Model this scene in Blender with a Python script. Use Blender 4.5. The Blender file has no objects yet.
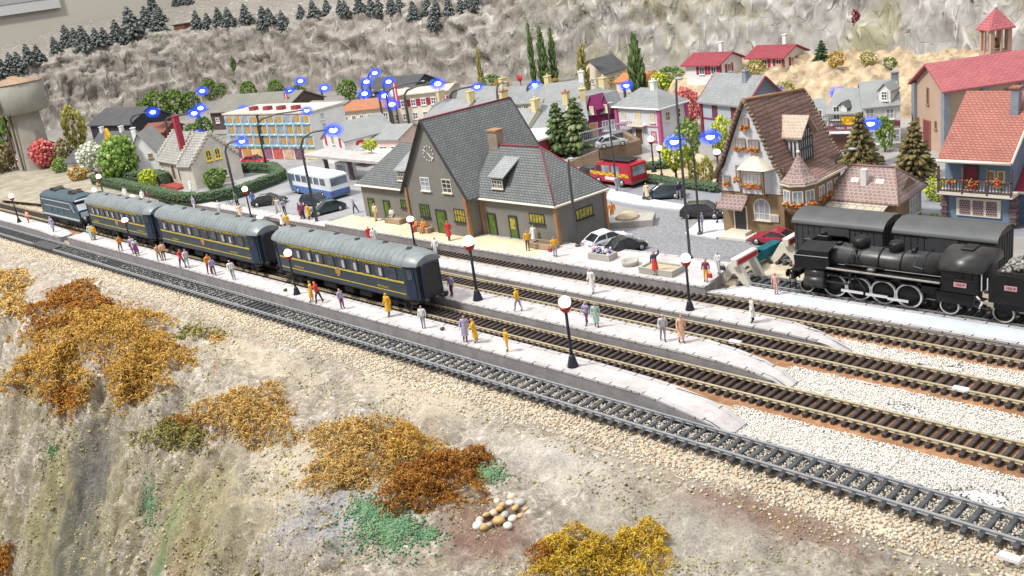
import bpy, math, random
import numpy as np
from mathutils import Vector, Matrix, noise
random.seed(7)
RNG = np.random.default_rng(11)
SC = bpy.context.scene
COL = SC.collection
PI = math.pi
# ------------------------------------------------------------------ camera
CAM_F, CAM_PITCH, CAM_ROLL, CAM_YAW, CAM_H = 987.7545, 0.3305139, -0.1478193, -0.8362303, 22.13955
_d = Vector((math.sin(CAM_YAW) * math.cos(CAM_PITCH), math.cos(CAM_YAW) * math.cos(CAM_PITCH), -math.sin(CAM_PITCH)))
_r0 = Vector((math.cos(CAM_YAW), -math.sin(CAM_YAW), 0))
_u0 = _r0.cross(_d)
_r = math.cos(CAM_ROLL) * _r0 + math.sin(CAM_ROLL) * _u0
_u = -math.sin(CAM_ROLL) * _r0 + math.cos(CAM_ROLL) * _u0
CAM_P = Vector((0, 0, CAM_H))
cam_data = bpy.data.cameras.new('camera')
cam_data.sensor_width = 36.0
cam_data.lens = CAM_F / 1024 * 36.0
cam_data.clip_end = 3000
cam = bpy.data.objects.new('camera', cam_data)
COL.objects.link(cam)
cam.matrix_world = Matrix(((_r.x, _u.x, -_d.x, 0), (_r.y, _u.y, -_d.y, 0), (_r.z, _u.z, -_d.z, CAM_H), (0, 0, 0, 1)))
SC.camera = cam
def ray(px, py):
 return _d * CAM_F + _r * (px - 512) + _u * (288 - py)
def G(px, py, z=0.0):
 """survey point: where the sight line of a photo point meets the level z"""
 v = ray(px, py)
 t = (z - CAM_H) / v.z
 return Vector((v.x * t, v.y * t, z))
def onY(px, py, c):
 v = ray(px, py)
 t = c / v.y
 return Vector((v.x * t, c, v.z * t + CAM_H))
def onX(px, py, c):
 v = ray(px, py)
 t = c / v.x
 return Vector((c, v.y * t, v.z * t + CAM_H))
def HT(bx, by, ty, z=0.0):
 """height of an upright thing standing at photo point (bx,by) whose top is at photo row ty"""
 g = G(bx, by, z)
 lo, hi = 0.0, 40.0
 for _ in range(40):
  m = (lo + hi) / 2
  q = Vector((g.x, g.y, z + m)) - CAM_P
  y = 288 - CAM_F * q.dot(_u) / q.dot(_d)
  if y > ty:
   lo = m
  else:
   hi = m
 return lo
# ------------------------------------------------------------------ materials
_M = {}
def _new(name):
 m = bpy.data.materials.new(name)
 m.use_nodes = True
 nt = m.node_tree
 b = nt.nodes['Principled BSDF']
 return m, nt, b
def N(nt, t, **kw):
 n = nt.nodes.new(t)
 for k, v in kw.items():
  if k in n.inputs:
   n.inputs[k].default_value = v
  else:
   setattr(n, k, v)
 return n
def rgb(c):
 return (c[0], c[1], c[2], 1.0)
def mixrgb(nt, fac, a, b, blend='MIX'):
 n = nt.nodes.new('ShaderNodeMix')
 n.data_type = 'RGBA'
 n.blend_type = blend
 for sock, v in ((n.inputs[0], fac), (n.inputs[6], a), (n.inputs[7], b)):
  if hasattr(v, 'is_linked') or hasattr(v, 'links'):
   nt.links.new(v, sock)
  elif isinstance(v, (tuple, list)):
   sock.default_value = rgb(v)
  else:
   sock.default_value = v
 return n.outputs[2]
def ramp(nt, fac, stops):
 n = nt.nodes.new('ShaderNodeValToRGB')
 e = n.color_ramp.elements
 while len(e) < len(stops):
  e.new(0.5)
 for i, (p, c) in enumerate(stops):
  e[i].position = p
  e[i].color = rgb(c) if isinstance(c, (tuple, list)) else (c, c, c, 1)
 nt.links.new(fac, n.inputs[0])
 return n.outputs[0]
def noise_fac(nt, scale, detail=4, rough=0.6, coord='Object', dist=0.0):
 tc = nt.nodes.new('ShaderNodeTexCoord')
 n = N(nt, 'ShaderNodeTexNoise', Scale=scale, Detail=detail, Roughness=rough, Distortion=dist)
 nt.links.new(tc.outputs[coord], n.inputs['Vector'])
 return n.outputs['Fac']
def add_bump(nt, b, h, strength=0.4, dist=0.05):
 n = N(nt, 'ShaderNodeBump', Strength=strength, Distance=dist)
 nt.links.new(h, n.inputs['Height'])
 nt.links.new(n.outputs[0], b.inputs['Normal'])
def mat(name, col, rough=0.65, var=0.15, scale=1.5, bump=0.0, bscale=8, metal=0.0, spec=0.4, dirt=None):
 if name in _M:
  return _M[name]
 m, nt, b = _new(name)
 f = noise_fac(nt, scale, 5)
 lo = tuple(max(0, c * (1 - var)) for c in col)
 hi = tuple(min(1, c * (1 + var)) for c in col)
 c = ramp(nt, f, [(0.3, lo), (0.7, hi)])
 if dirt:
  f2 = noise_fac(nt, scale * 2.7, 6, 0.7)
  c = mixrgb(nt, ramp(nt, f2, [(0.5, 0.0), (0.72, 0.6)]), c, dirt)
 nt.links.new(c, b.inputs['Base Color'])
 b.inputs['Roughness'].default_value = rough
 b.inputs['Metallic'].default_value = metal
 b.inputs['Specular IOR Level'].default_value = spec
 if bump:
  add_bump(nt, b, noise_fac(nt, bscale, 4), bump, 0.05)
 _M[name] = m
 return m
def emit(name, col, strength, trans=0.0):
 if name in _M:
  return _M[name]
 m = bpy.data.materials.new(name)
 m.use_nodes = True
 nt = m.node_tree
 nt.nodes.clear()
 out = nt.nodes.new('ShaderNodeOutputMaterial')
 e = N(nt, 'ShaderNodeEmission', Strength=strength)
 e.inputs['Color'].default_value = rgb(col)
 if trans:
  t = nt.nodes.new('ShaderNodeBsdfTransparent')
  mx = nt.nodes.new('ShaderNodeMixShader')
  lw = N(nt, 'ShaderNodeLayerWeight', Blend=0.5)
  rp = N(nt, 'ShaderNodeMapRange')
  nt.links.new(lw.outputs['Facing'], rp.inputs[0])
  rp.inputs[1].default_value = 0
  rp.inputs[2].default_value = 1
  rp.inputs[3].default_value = 1
  rp.inputs[4].default_value = 0
  pw = N(nt, 'ShaderNodeMath', operation='POWER')
  nt.links.new(rp.outputs[0], pw.inputs[0])
  pw.inputs[1].default_value = 3.0
  pm = N(nt, 'ShaderNodeMath', operation='MULTIPLY')
  nt.links.new(pw.outputs[0], pm.inputs[0])
  pm.inputs[1].default_value = trans
  nt.links.new(pm.outputs[0], mx.inputs[0])
  nt.links.new(t.outputs[0], mx.inputs[1])
  nt.links.new(e.outputs[0], mx.inputs[2])
  nt.links.new(mx.outputs[0], out.inputs[0])
 else:
  nt.links.new(e.outputs[0], out.inputs[0])
 _M[name] = m
 return m
def tiles(name, col, col2, mortar, w=0.35, h=0.25, bump=0.6, rough=0.75, msize=0.03, var=0.5):
 if name in _M:
  return _M[name]
 m, nt, b = _new(name)
 uv = nt.nodes.new('ShaderNodeUVMap')
 br = N(nt, 'ShaderNodeTexBrick', Scale=1.0)
 br.inputs['Brick Width'].default_value = w
 br.inputs['Row Height'].default_value = h
 br.inputs['Mortar Size'].default_value = msize
 br.inputs['Mortar Smooth'].default_value = 0.3
 br.inputs['Bias'].default_value = 0
 br.inputs['Color1'].default_value = rgb(col)
 br.inputs['Color2'].default_value = rgb(col2)
 br.inputs['Mortar'].default_value = rgb(mortar)
 nt.links.new(uv.outputs[0], br.inputs['Vector'])
 f = noise_fac(nt, 0.9, 6, 0.7)
 c = mixrgb(nt, 1.0, br.outputs['Color'], ramp(nt, f, [(0.25, 1 - var), (0.75, 1.0 + var * 0.25)]), 'MULTIPLY')
 nt.links.new(c, b.inputs['Base Color'])
 b.inputs['Roughness'].default_value = rough
 inv = nt.nodes.new('ShaderNodeMath')
 inv.operation = 'SUBTRACT'
 inv.inputs[0].default_value = 1
 nt.links.new(br.outputs['Fac'], inv.inputs[1])
 add_bump(nt, b, inv.outputs[0], bump, 0.06)
 _M[name] = m
 return m
def leafmat(name, stops, rough=0.8, frost=None):
 """foliage whose clumps differ one by one"""
 if name in _M:
  return _M[name]
 m, nt, b = _new(name)
 g = nt.nodes.new('ShaderNodeNewGeometry')
 n = len(stops)
 c = ramp(nt, g.outputs['Random Per Island'], [((i + 0.5) / n, s) for i, s in enumerate(stops)])
 if frost:
  sx = nt.nodes.new('ShaderNodeSeparateXYZ')
  nt.links.new(g.outputs['Normal'], sx.inputs[0])
  c = mixrgb(nt, ramp(nt, sx.outputs['Z'], [(0.25, 0.0), (0.9, 0.75)]), c, frost)
 nt.links.new(c, b.inputs['Base Color'])
 b.inputs['Roughness'].default_value = rough
 b.inputs['Specular IOR Level'].default_value = 0.2
 _M[name] = m
 return m
def glass(name, col=(0.05, 0.06, 0.07), rough=0.08):
 if name in _M:
  return _M[name]
 m, nt, b = _new(name)
 f = noise_fac(nt, 0.8, 2)
 c = ramp(nt, f, [(0.35, tuple(x * 0.6 for x in col)), (0.65, tuple(min(1, x * 1.5) for x in col))])
 nt.links.new(c, b.inputs['Base Color'])
 b.inputs['Roughness'].default_value = rough
 b.inputs['Specular IOR Level'].default_value = 0.7
 _M[name] = m
 return m
# ------------------------------------------------------------------ mesh builder
class MB:
 def __init__(self):
  self.v, self.f, self.m, self.s = [], [], [], []
  self.M = None
 def _add(self, vs, fs, m=0, smooth=False):
  o = len(self.v)
  if self.M is not None:
   vs = [self.M @ Vector(p) for p in vs]
  self.v += [tuple(p) for p in vs]
  for f in fs:
   self.f.append([o + i for i in f])
   self.m.append(m)
   self.s.append(smooth)
  return self
 def poly(self, pts, m=0):
  return self._add(pts, [list(range(len(pts)))], m)
 def box(self, c, s, m=0, rz=0.0, ch=0.0):
  """box of centre c and size s; ch chamfers the upright and top edges"""
  x, y, z = s[0] / 2, s[1] / 2, s[2] / 2
  cs, sn = math.cos(rz), math.sin(rz)
  def T(p):
   return (c[0] + p[0] * cs - p[1] * sn, c[1] + p[0] * sn + p[1] * cs, c[2] + p[2])
  if ch <= 0:
   vs = [(-x, -y, -z), (x, -y, -z), (x, y, -z), (-x, y, -z), (-x, -y, z), (x, -y, z), (x, y, z), (-x, y, z)]
   fs = [(0, 3, 2, 1), (4, 5, 6, 7), (0, 1, 5, 4), (1, 2, 6, 5), (2, 3, 7, 6), (3, 0, 4, 7)]
   return self._add([T(p) for p in vs], fs, m)
  a = ch
  ring = [(-x + a, -y), (x - a, -y), (x, -y + a), (x, y - a), (x - a, y), (-x + a, y), (-x, y - a), (-x, -y + a)]
  k = [((abs(px) - a) / abs(px) if px else 1, (abs(py) - a) / abs(py) if py else 1) for px, py in ring]
  vs = [(p[0], p[1], -z) for p in ring] + [(p[0], p[1], z - a) for p in ring] + [(p[0] * q[0], p[1] * q[1], z) for p, q in zip(ring, k)]
  fs = [tuple(reversed(range(8))), tuple(range(16, 24))]
  for r in (0, 8):
   for i in range(8):
    j = (i + 1) % 8
    fs.append((r + i, r + j, r + 8 + j, r + 8 + i))
  return self._add([T(p) for p in vs], fs, m)
 def prism(self, pts, d, m=0, smooth=False):
  """closed polygon pts (3D) swept along vector d"""
  n = len(pts)
  d = Vector(d)
  vs = [Vector(p) for p in pts] + [Vector(p) + d for p in pts]
  nrm = Vector((0, 0, 0))
  for i in range(n):
   a, b = vs[i], vs[(i + 1) % n]
   nrm += a.cross(b)
  fs = [list(range(n)), list(reversed(range(n, 2 * n)))]
  fs += [(i + n, (i + 1) % n + n, (i + 1) % n, i) for i in range(n)]
  if nrm.dot(d) > 0:
   fs = [list(reversed(f)) for f in fs]
  return self._add(vs, fs, m, smooth)
 def tube(self, pts, rad, n=8, m=0, caps=True):
  pts = [Vector(p) for p in pts]
  if not isinstance(rad, (list, tuple)):
   rad = [rad] * len(pts)
  vs, fs = [], []
  ref = Vector((0.31, 0.77, 0.13))
  for i, p in enumerate(pts):
   t = (pts[min(i + 1, len(pts) - 1)] - pts[max(i - 1, 0)]).normalized()
   a = t.cross(ref)
   if a.length < 1e-3:
    a = t.cross(Vector((1, 0, 0)))
   a.normalize()
   b = t.cross(a)
   for k in range(n):
    w = 2 * PI * k / n
    vs.append(p + (a * math.cos(w) + b * math.sin(w)) * rad[i])
  for i in range(len(pts) - 1):
   for k in range(n):
    j = (k + 1) % n
    fs.append((i * n + k, i * n + j, (i + 1) * n + j, (i + 1) * n + k))
  self._add(vs, fs, m, n > 5)
  if caps:
   o = len(self.v) - len(vs)
   self.f.append([o + k for k in reversed(range(n))])
   self.f.append([o + (len(pts) - 1) * n + k for k in range(n)])
   self.m += [m, m]
   self.s += [False, False]
  return self
 def lathe(self, prof, n=16, c=(0, 0, 0), m=0, axis='z', smooth=True):
  vs, fs = [], []
  for r, z in prof:
   for k in range(n):
    w = 2 * PI * k / n
    p = (r * math.cos(w), r * math.sin(w), z)
    if axis == 'x':
     p = (p[2], p[0], p[1])
    elif axis == 'y':
     p = (p[1], p[2], p[0])
    vs.append((c[0] + p[0], c[1] + p[1], c[2] + p[2]))
  L = len(prof)
  for i in range(L - 1):
   for k in range(n):
    j = (k + 1) % n
    fs.append((i * n + k, i * n + j, (i + 1) * n + j, (i + 1) * n + k))
  fs.append(tuple(reversed(range(n))))
  fs.append(tuple((L - 1) * n + k for k in range(n)))
  return self._add(vs, fs, m, smooth)
 def ball(self, c, r, n=12, k=8, m=0):
  if not isinstance(r, (list, tuple)):
   r = (r, r, r)
  vs, fs = [], []
  for i in range(1, k):
   t = PI * i / k
   for j in range(n):
    w = 2 * PI * j / n
    vs.append((c[0] + r[0] * math.sin(t) * math.cos(w), c[1] + r[1] * math.sin(t) * math.sin(w), c[2] + r[2] * math.cos(t)))
  top, bot = len(vs), len(vs) + 1
  vs += [(c[0], c[1], c[2] + r[2]), (c[0], c[1], c[2] - r[2])]
  for i in range(k - 2):
   for j in range(n):
    q = (j + 1) % n
    fs.append((i * n + j, (i + 1) * n + j, (i + 1) * n + q, i * n + q))
  for j in range(n):
   q = (j + 1) % n
   fs.append((top, j, q))
   fs.append((bot, (k - 2) * n + q, (k - 2) * n + j))
  return self._add(vs, fs, m, True)
 def mesh(self, name, mats):
  me = bpy.data.meshes.new(name)
  me.from_pydata(self.v, [], self.f)
  if not isinstance(mats, (list, tuple)):
   mats = [mats]
  for q in mats:
   me.materials.append(q)
  me.polygons.foreach_set('material_index', self.m)
  me.polygons.foreach_set('use_smooth', self.s)
  uvl = me.uv_layers.new(name='UVMap')
  uvs = np.zeros((len(me.loops), 2), dtype=np.float32)
  Z = Vector((0, 0, 1))
  for p in me.polygons:
   n = p.normal
   t = Z.cross(n)
   if t.length < 0.05:
    t = Vector((1, 0, 0))
   t.normalize()
   b = n.cross(t)
   for li in p.loop_indices:
    q = me.vertices[me.loops[li].vertex_index].co
    uvs[li] = (q.dot(t), q.dot(b))
  uvl.data.foreach_set('uv', uvs.ravel())
  return me
 def build(self, name, mats, parent=None, loc=(0, 0, 0)):
  o = bpy.data.objects.new(name, self.mesh(name, mats))
  COL.objects.link(o)
  o.location = loc
  if parent is not None:
   o.parent = parent
  return o
def tag(o, label=None, cat=None, group=None, kind=None):
 if label:
  o['label'] = label
 if cat:
  o['category'] = cat
 if group:
  o['group'] = group
 if kind:
  o['kind'] = kind
 return o
def thing(name, label, cat, loc=(0, 0, 0), rz=0.0, group=None):
 o = bpy.data.objects.new(name, None)
 o.empty_display_size = 0.2
 COL.objects.link(o)
 o.location = loc
 o.rotation_euler = (0, 0, rz)
 return tag(o, label, cat, group)
def struct(o):
 o['kind'] = 'structure'
 return o
def link_copy(src, parent=None, loc=None, rz=None):
 c = src.copy()
 COL.objects.link(c)
 if parent is not None:
  c.parent = parent
 if loc is not None:
  c.location = loc
 if rz is not None:
  c.rotation_euler = (0, 0, rz)
 return c
def copy_tree(o, parent=None):
 c = link_copy(o, parent)
 for ch in list(o.children):
  copy_tree(ch, c)
 return c
def dup(o, loc, rz=None, label=None, group=None, scale=None):
 c = copy_tree(o)
 c.location = loc
 if rz is not None:
  c.rotation_euler = (0, 0, rz)
 if label:
  c['label'] = label
 if group:
  c['group'] = group
 if scale:
  c.scale = scale if isinstance(scale, (tuple, list)) else (scale,) * 3
 return c
# ---------------- many small pieces as one mesh (numpy)
def jitter_ico(seed, amt=0.25):
 r = np.random.default_rng(seed)
 t = (1 + 5 ** 0.5) / 2
 v = np.array([(-1, t, 0), (1, t, 0), (-1, -t, 0), (1, -t, 0), (0, -1, t), (0, 1, t), (0, -1, -t), (0, 1, -t), (t, 0, -1), (t, 0, 1), (-t, 0, -1), (-t, 0, 1)], float)
 v /= np.linalg.norm(v[0])
 v *= 1 + r.uniform(-amt, amt, (12, 1))
 f = np.array([(0, 11, 5), (0, 5, 1), (0, 1, 7), (0, 7, 10), (0, 10, 11), (1, 5, 9), (5, 11, 4), (11, 10, 2), (10, 7, 6), (7, 1, 8), (3, 9, 4), (3, 4, 2), (3, 2, 6), (3, 6, 8), (3, 8, 9), (4, 9, 5), (2, 4, 11), (6, 2, 10), (8, 6, 7), (9, 8, 1)])
 return v, f
def jitter_octa(seed, amt=0.3):
 r = np.random.default_rng(seed)
 v = np.array([(1, 0, 0), (-1, 0, 0), (0, 1, 0), (0, -1, 0), (0, 0, 1), (0, 0, -1)], float)
 v = v * (1 + r.uniform(-amt, amt, (6, 1))) + r.uniform(-0.15, 0.15, (6, 3))
 f = np.array([(0, 2, 4), (2, 1, 4), (1, 3, 4), (3, 0, 4), (2, 0, 5), (1, 2, 5), (3, 1, 5), (0, 3, 5)])
 return v, f
def leaf_tpl(seed):
 r = np.random.default_rng(seed)
 v, f = [], []
 for k in range(5):
  o = len(v)
  d = r.normal(size=3)
  d /= np.linalg.norm(d)
  s = np.cross(d, r.normal(size=3))
  s /= np.linalg.norm(s)
  c = d * 0.3
  v += [c, c + d * 0.45 + s * 0.3, c + d * 0.95, c + d * 0.45 - s * 0.3]
  f += [(o, o + 1, o + 2), (o, o + 2, o + 3)]
 return np.array(v), np.array(f)
def strand_tpl(seed, curl=1.0, npt=6, rad=0.05):
 r = np.random.default_rng(seed)
 p = np.zeros(3)
 d = np.array([0, 0, 1.0])
 pts = [p.copy()]
 ax = r.normal(size=3)
 for k in range(npt - 1):
  d = d + curl * 0.45 * np.cross(ax, d) + r.normal(size=3) * 0.3 * curl
  d /= np.linalg.norm(d)
  p = p + d / (npt - 1)
  pts.append(p.copy())
 v, f = [], []
 for i, q in enumerate(pts):
  t = pts[min(i + 1, npt - 1)] - pts[max(i - 1, 0)]
  a = np.cross(t, (0.3, 0.8, 0.2))
  a /= np.linalg.norm(a) + 1e-9
  b = np.cross(t, a)
  b /= np.linalg.norm(b) + 1e-9
  rr = rad * (1 - 0.6 * i / (npt - 1))
  for k in range(3):
   w = 2 * PI * k / 3
   v.append(q + rr * (a * math.cos(w) + b * math.sin(w)))
 for i in range(npt - 1):
  for k in range(3):
   j = (k + 1) % 3
   f += [(i * 3 + k, i * 3 + j, i * 3 + 3 + j), (i * 3 + k, i * 3 + 3 + j, i * 3 + 3 + k)]
 return np.array(v), np.array(f)
def rand_rot(n, rng=RNG):
 q = rng.normal(size=(n, 4))
 q /= np.linalg.norm(q, axis=1, keepdims=True)
 w, x, y, z = q.T
 return np.stack([1 - 2 * (y * y + z * z), 2 * (x * y - z * w), 2 * (x * z + y * w),
      2 * (x * y + z * w), 1 - 2 * (x * x + z * z), 2 * (y * z - x * w),
      2 * (x * z - y * w), 2 * (y * z + x * w), 1 - 2 * (x * x + y * y)], 1).reshape(n, 3, 3)
def dir_rot(d, rng=RNG):
 """rotations whose z axis is d (n,3)"""
 d = d / np.linalg.norm(d, axis=1, keepdims=True)
 a = np.cross(d, rng.normal(size=d.shape))
 a /= np.linalg.norm(a, axis=1, keepdims=True)
 b = np.cross(d, a)
 return np.stack([a, b, d], 2)
def scatter(name, tpls, pos, scl, rot, mats, parent=None, loc=(0, 0, 0), smooth=False, midx=None):
 """one mesh of many small pieces: template i%len at pos with rotation and size"""
 pos = np.asarray(pos, float)
 n = len(pos)
 scl = np.asarray(scl, float)
 if scl.ndim == 1:
  scl = np.repeat(scl[:, None], 3, 1)
 V, F, MI = [], [], []
 off = 0
 for k, (tv, tf) in enumerate(tpls):
  sel = np.arange(k, n, len(tpls))
  if len(sel) == 0:
   continue
  pv = np.einsum('nij,nvj->nvi', rot[sel], tv[None] * scl[sel][:, None, :]) + pos[sel][:, None, :]
  V.append(pv.reshape(-1, 3))
  F.append((tf[None] + (np.arange(len(sel)) * len(tv))[:, None, None] + off).reshape(-1, 3))
  if midx is not None:
   MI.append(np.repeat(np.asarray(midx)[sel], len(tf)))
  off += len(sel) * len(tv)
 V = np.concatenate(V)
 F = np.concatenate(F)
 me = bpy.data.meshes.new(name)
 me.vertices.add(len(V))
 me.vertices.foreach_set('co', V.astype(np.float32).ravel())
 me.loops.add(len(F) * 3)
 me.loops.foreach_set('vertex_index', F.astype(np.int32).ravel())
 me.polygons.add(len(F))
 me.polygons.foreach_set('loop_start', np.arange(0, len(F) * 3, 3, dtype=np.int32))
 me.polygons.foreach_set('loop_total', np.full(len(F), 3, dtype=np.int32))
 if smooth:
  me.polygons.foreach_set('use_smooth', np.ones(len(F), dtype=bool))
 for q in (mats if isinstance(mats, (list, tuple)) else [mats]):
  me.materials.append(q)
 if midx is not None:
  me.polygons.foreach_set('material_index', np.concatenate(MI).astype(np.int32))
 me.update()
 me.validate()
 o = bpy.data.objects.new(name, me)
 COL.objects.link(o)
 o.location = loc
 if parent is not None:
  o.parent = parent
 return o
ICOS = [jitter_ico(i) for i in range(6)]
OCTAS = [jitter_octa(i) for i in range(8)]
LEAVES = [leaf_tpl(i) for i in range(6)]
STRANDS = [strand_tpl(i, 2.3, 7, 0.062) for i in range(14)]
# ------------------------------------------------------------------ ground, rock, tracks
def fbm(x, y, z=0.0, o=4, s=1.0):
 a, t = 1.0, 0.0
 for _ in range(o):
  t += a * noise.noise((x * s, y * s, z))
  s *= 2.05
  a *= 0.5
 return t
def interp(x, tab):
 if x <= tab[0][0]:
  return tab[0][1]
 for (a, va), (b, vb) in zip(tab, tab[1:]):
  if x <= b:
   return va + (vb - va) * (x - a) / (b - a)
 return tab[-1][1]
RIM = [(-140, 25), (-105, 24.5), (-85, 23.2), (-70, 22.8), (-52, 22.6), (-42, 20.5), (-34, 18), (-25, 16), (-10, 12), (0, 8)]
def tz(x, y):
 e = 29.9 + 0.5 * fbm(x, 3.1, 0, 3, 0.12)
 if y >= e:
  return -0.47
 rim = interp(x, RIM) + 1.1 * fbm(x, 7.7, 0, 3, 0.22)
 k = min(1.0, (e - y) / 2.0)
 z = -0.47 - 0.10 * (e - y) * k
 if y < rim:
  q = rim - y
  z -= (0.95 + .6 * max(0, min(1, (-45 - x) / 20))) * q * q / (q + 1.6)
 fold = abs(fbm(x * 1.1 + y * 0.35, y * 0.55, 2.0, 4, 0.24))
 z += k * (0.55 * fbm(x, y, 0, 5, 0.33) + 0.13 * fbm(x, y, 5, 4, 1.5))
 if y < rim + 1:
  z += min(1, (rim + 1 - y) / 3) * ((1.3 + max(0, min(1.3, (-42 - x) / 14))) * fold - 0.6)
 rm = noise.ridged_multi_fractal((x * .30 + .15 * y, y * .42, 3.3), .85, 2.1, 7, 1.0, 2.0)
 bl = max(0.0, min(1.0, (rim + 2.0 - y) / 3.0))
 z += k * (.17 + .55 * bl) * (rm - 1.1)
 z += k * .10 * (noise.ridged_multi_fractal((x * 1.1, y * 1.3, z), .8, 2.2, 4, 1.0, 2.0) - 1.0)
 st_ = z * 2.2 + 1.4 * fbm(x, y, 4, 2, .25)
 z += k * (.05 + .12 * bl) * (math.floor(st_) + min(1, (st_ % 1) * 4) - st_)
 return z
def T(px, py):
 """survey point on the rocky slope seen at a photo point"""
 h = FG_BVH.ray_cast(CAM_P, ray(px, py).normalized())[0]
 return h if h is not None else G(px, py, -.47)
def grid_mesh(name, xs, ys, zf, m, smooth=True):
 nx, ny = len(xs), len(ys)
 V = [(x, y, zf(x, y)) for y in ys for x in xs]
 F = [(j * nx + i, j * nx + i + 1, (j + 1) * nx + i + 1, (j + 1) * nx + i) for j in range(ny - 1) for i in range(nx - 1)]
 me = bpy.data.meshes.new(name)
 me.from_pydata(V, [], F)
 me.polygons.foreach_set('use_smooth', [smooth] * len(F))
 me.materials.append(m)
 o = bpy.data.objects.new(name, me)
 COL.objects.link(o)
 return o
def rock_material():
 m, nt, b = _new('painted_plaster_rock')
 f1 = noise_fac(nt, 0.22, 7, 0.65)
 f2 = noise_fac(nt, 1.1, 8, 0.72, dist=0.4)
 f3 = noise_fac(nt, 0.13, 4, 0.6, dist=1.0)
 c = ramp(nt, f2, [(0.30, (0.29, 0.265, 0.24)), (0.42, (0.51, 0.47, 0.42)), (0.54, (0.67, 0.62, 0.55)), (0.64, (0.88, 0.86, 0.82))])
 c = mixrgb(nt, ramp(nt, f1, [(0.46, 0.0), (0.62, 0.55)]), c, (0.56, 0.49, 0.37))
 tcb = nt.nodes.new('ShaderNodeTexCoord')
 rg = N(nt, 'ShaderNodeTexNoise', noise_type='RIDGED_MULTIFRACTAL', Scale=2.3, Detail=10, Roughness=0.72, Distortion=0.7)
 nt.links.new(tcb.outputs['Object'], rg.inputs['Vector'])
 fg = noise_fac(nt, 3.6, 10, 0.85)
 c = mixrgb(nt, 1.0, c, ramp(nt, fg, [(0.30, (0.52, 0.49, 0.45)), (0.44, (1.0, 0.99, 0.98)), (0.60, (1.25, 1.23, 1.20))]), 'MULTIPLY')
 c = mixrgb(nt, 0.8, c, ramp(nt, rg.outputs['Fac'], [(0.05, (0.50, 0.47, 0.44)), (0.35, (0.9, 0.88, 0.86)), (0.75, (1.0, 1.0, 1.0))]), 'MULTIPLY')
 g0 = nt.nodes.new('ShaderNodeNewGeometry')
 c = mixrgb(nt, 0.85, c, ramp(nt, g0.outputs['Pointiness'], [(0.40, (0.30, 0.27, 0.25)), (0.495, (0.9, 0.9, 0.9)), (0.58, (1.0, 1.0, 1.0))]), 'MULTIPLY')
 tc = nt.nodes.new('ShaderNodeTexCoord')
 sx = nt.nodes.new('ShaderNodeSeparateXYZ')
 nt.links.new(tc.outputs['Object'], sx.inputs[0])
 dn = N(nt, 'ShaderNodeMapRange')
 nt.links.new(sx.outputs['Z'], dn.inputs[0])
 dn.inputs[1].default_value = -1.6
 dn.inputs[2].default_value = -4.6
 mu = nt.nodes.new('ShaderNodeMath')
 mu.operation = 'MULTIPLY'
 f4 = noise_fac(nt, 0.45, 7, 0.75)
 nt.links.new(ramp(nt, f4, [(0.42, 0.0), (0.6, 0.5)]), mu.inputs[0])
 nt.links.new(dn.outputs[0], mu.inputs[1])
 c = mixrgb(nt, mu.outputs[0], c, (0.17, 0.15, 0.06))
 f5 = noise_fac(nt, 0.3, 5, 0.6, dist=0.6)
 c = mixrgb(nt, ramp(nt, f5, [(0.63, 0.0), (0.70, 0.6)]), c, (0.28, 0.17, 0.13))
 f6 = noise_fac(nt, 9, 3, 0.6)
 c = mixrgb(nt, ramp(nt, f6, [(0.60, 0.0), (0.68, 0.75)]), c, (0.22, 0.19, 0.11))
 f7 = noise_fac(nt, 6, 3, 0.6, dist=0.3)
 c = mixrgb(nt, ramp(nt, f7, [(0.63, 0.0), (0.70, 0.6)]), c, (0.62, 0.55, 0.30))
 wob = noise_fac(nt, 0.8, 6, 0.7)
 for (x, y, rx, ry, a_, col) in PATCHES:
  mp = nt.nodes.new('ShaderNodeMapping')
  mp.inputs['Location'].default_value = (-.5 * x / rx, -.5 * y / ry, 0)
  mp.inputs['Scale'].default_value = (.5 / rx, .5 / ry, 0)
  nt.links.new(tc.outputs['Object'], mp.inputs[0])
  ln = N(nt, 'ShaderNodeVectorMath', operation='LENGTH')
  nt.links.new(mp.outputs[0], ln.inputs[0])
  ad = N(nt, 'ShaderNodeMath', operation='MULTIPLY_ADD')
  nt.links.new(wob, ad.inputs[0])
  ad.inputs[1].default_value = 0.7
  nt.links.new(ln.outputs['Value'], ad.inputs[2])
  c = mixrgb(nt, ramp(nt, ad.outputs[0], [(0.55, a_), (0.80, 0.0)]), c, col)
 fine = noise_fac(nt, 11, 6, 0.85)
 c = mixrgb(nt, 1.0, c, ramp(nt, fine, [(0.36, (0.42, 0.40, 0.36)), (0.48, (1, 1, 1)), (0.62, (1.3, 1.29, 1.26))]), 'MULTIPLY')
 nt.links.new(c, b.inputs['Base Color'])
 b.inputs['Roughness'].default_value = 0.8
 b.inputs['Specular IOR Level'].default_value = 0.25
 add_bump(nt, b, mixrgb(nt, 0.5, rg.outputs['Fac'], fg), 1.0, 0.24)
 return m
PATCHES = []
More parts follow.
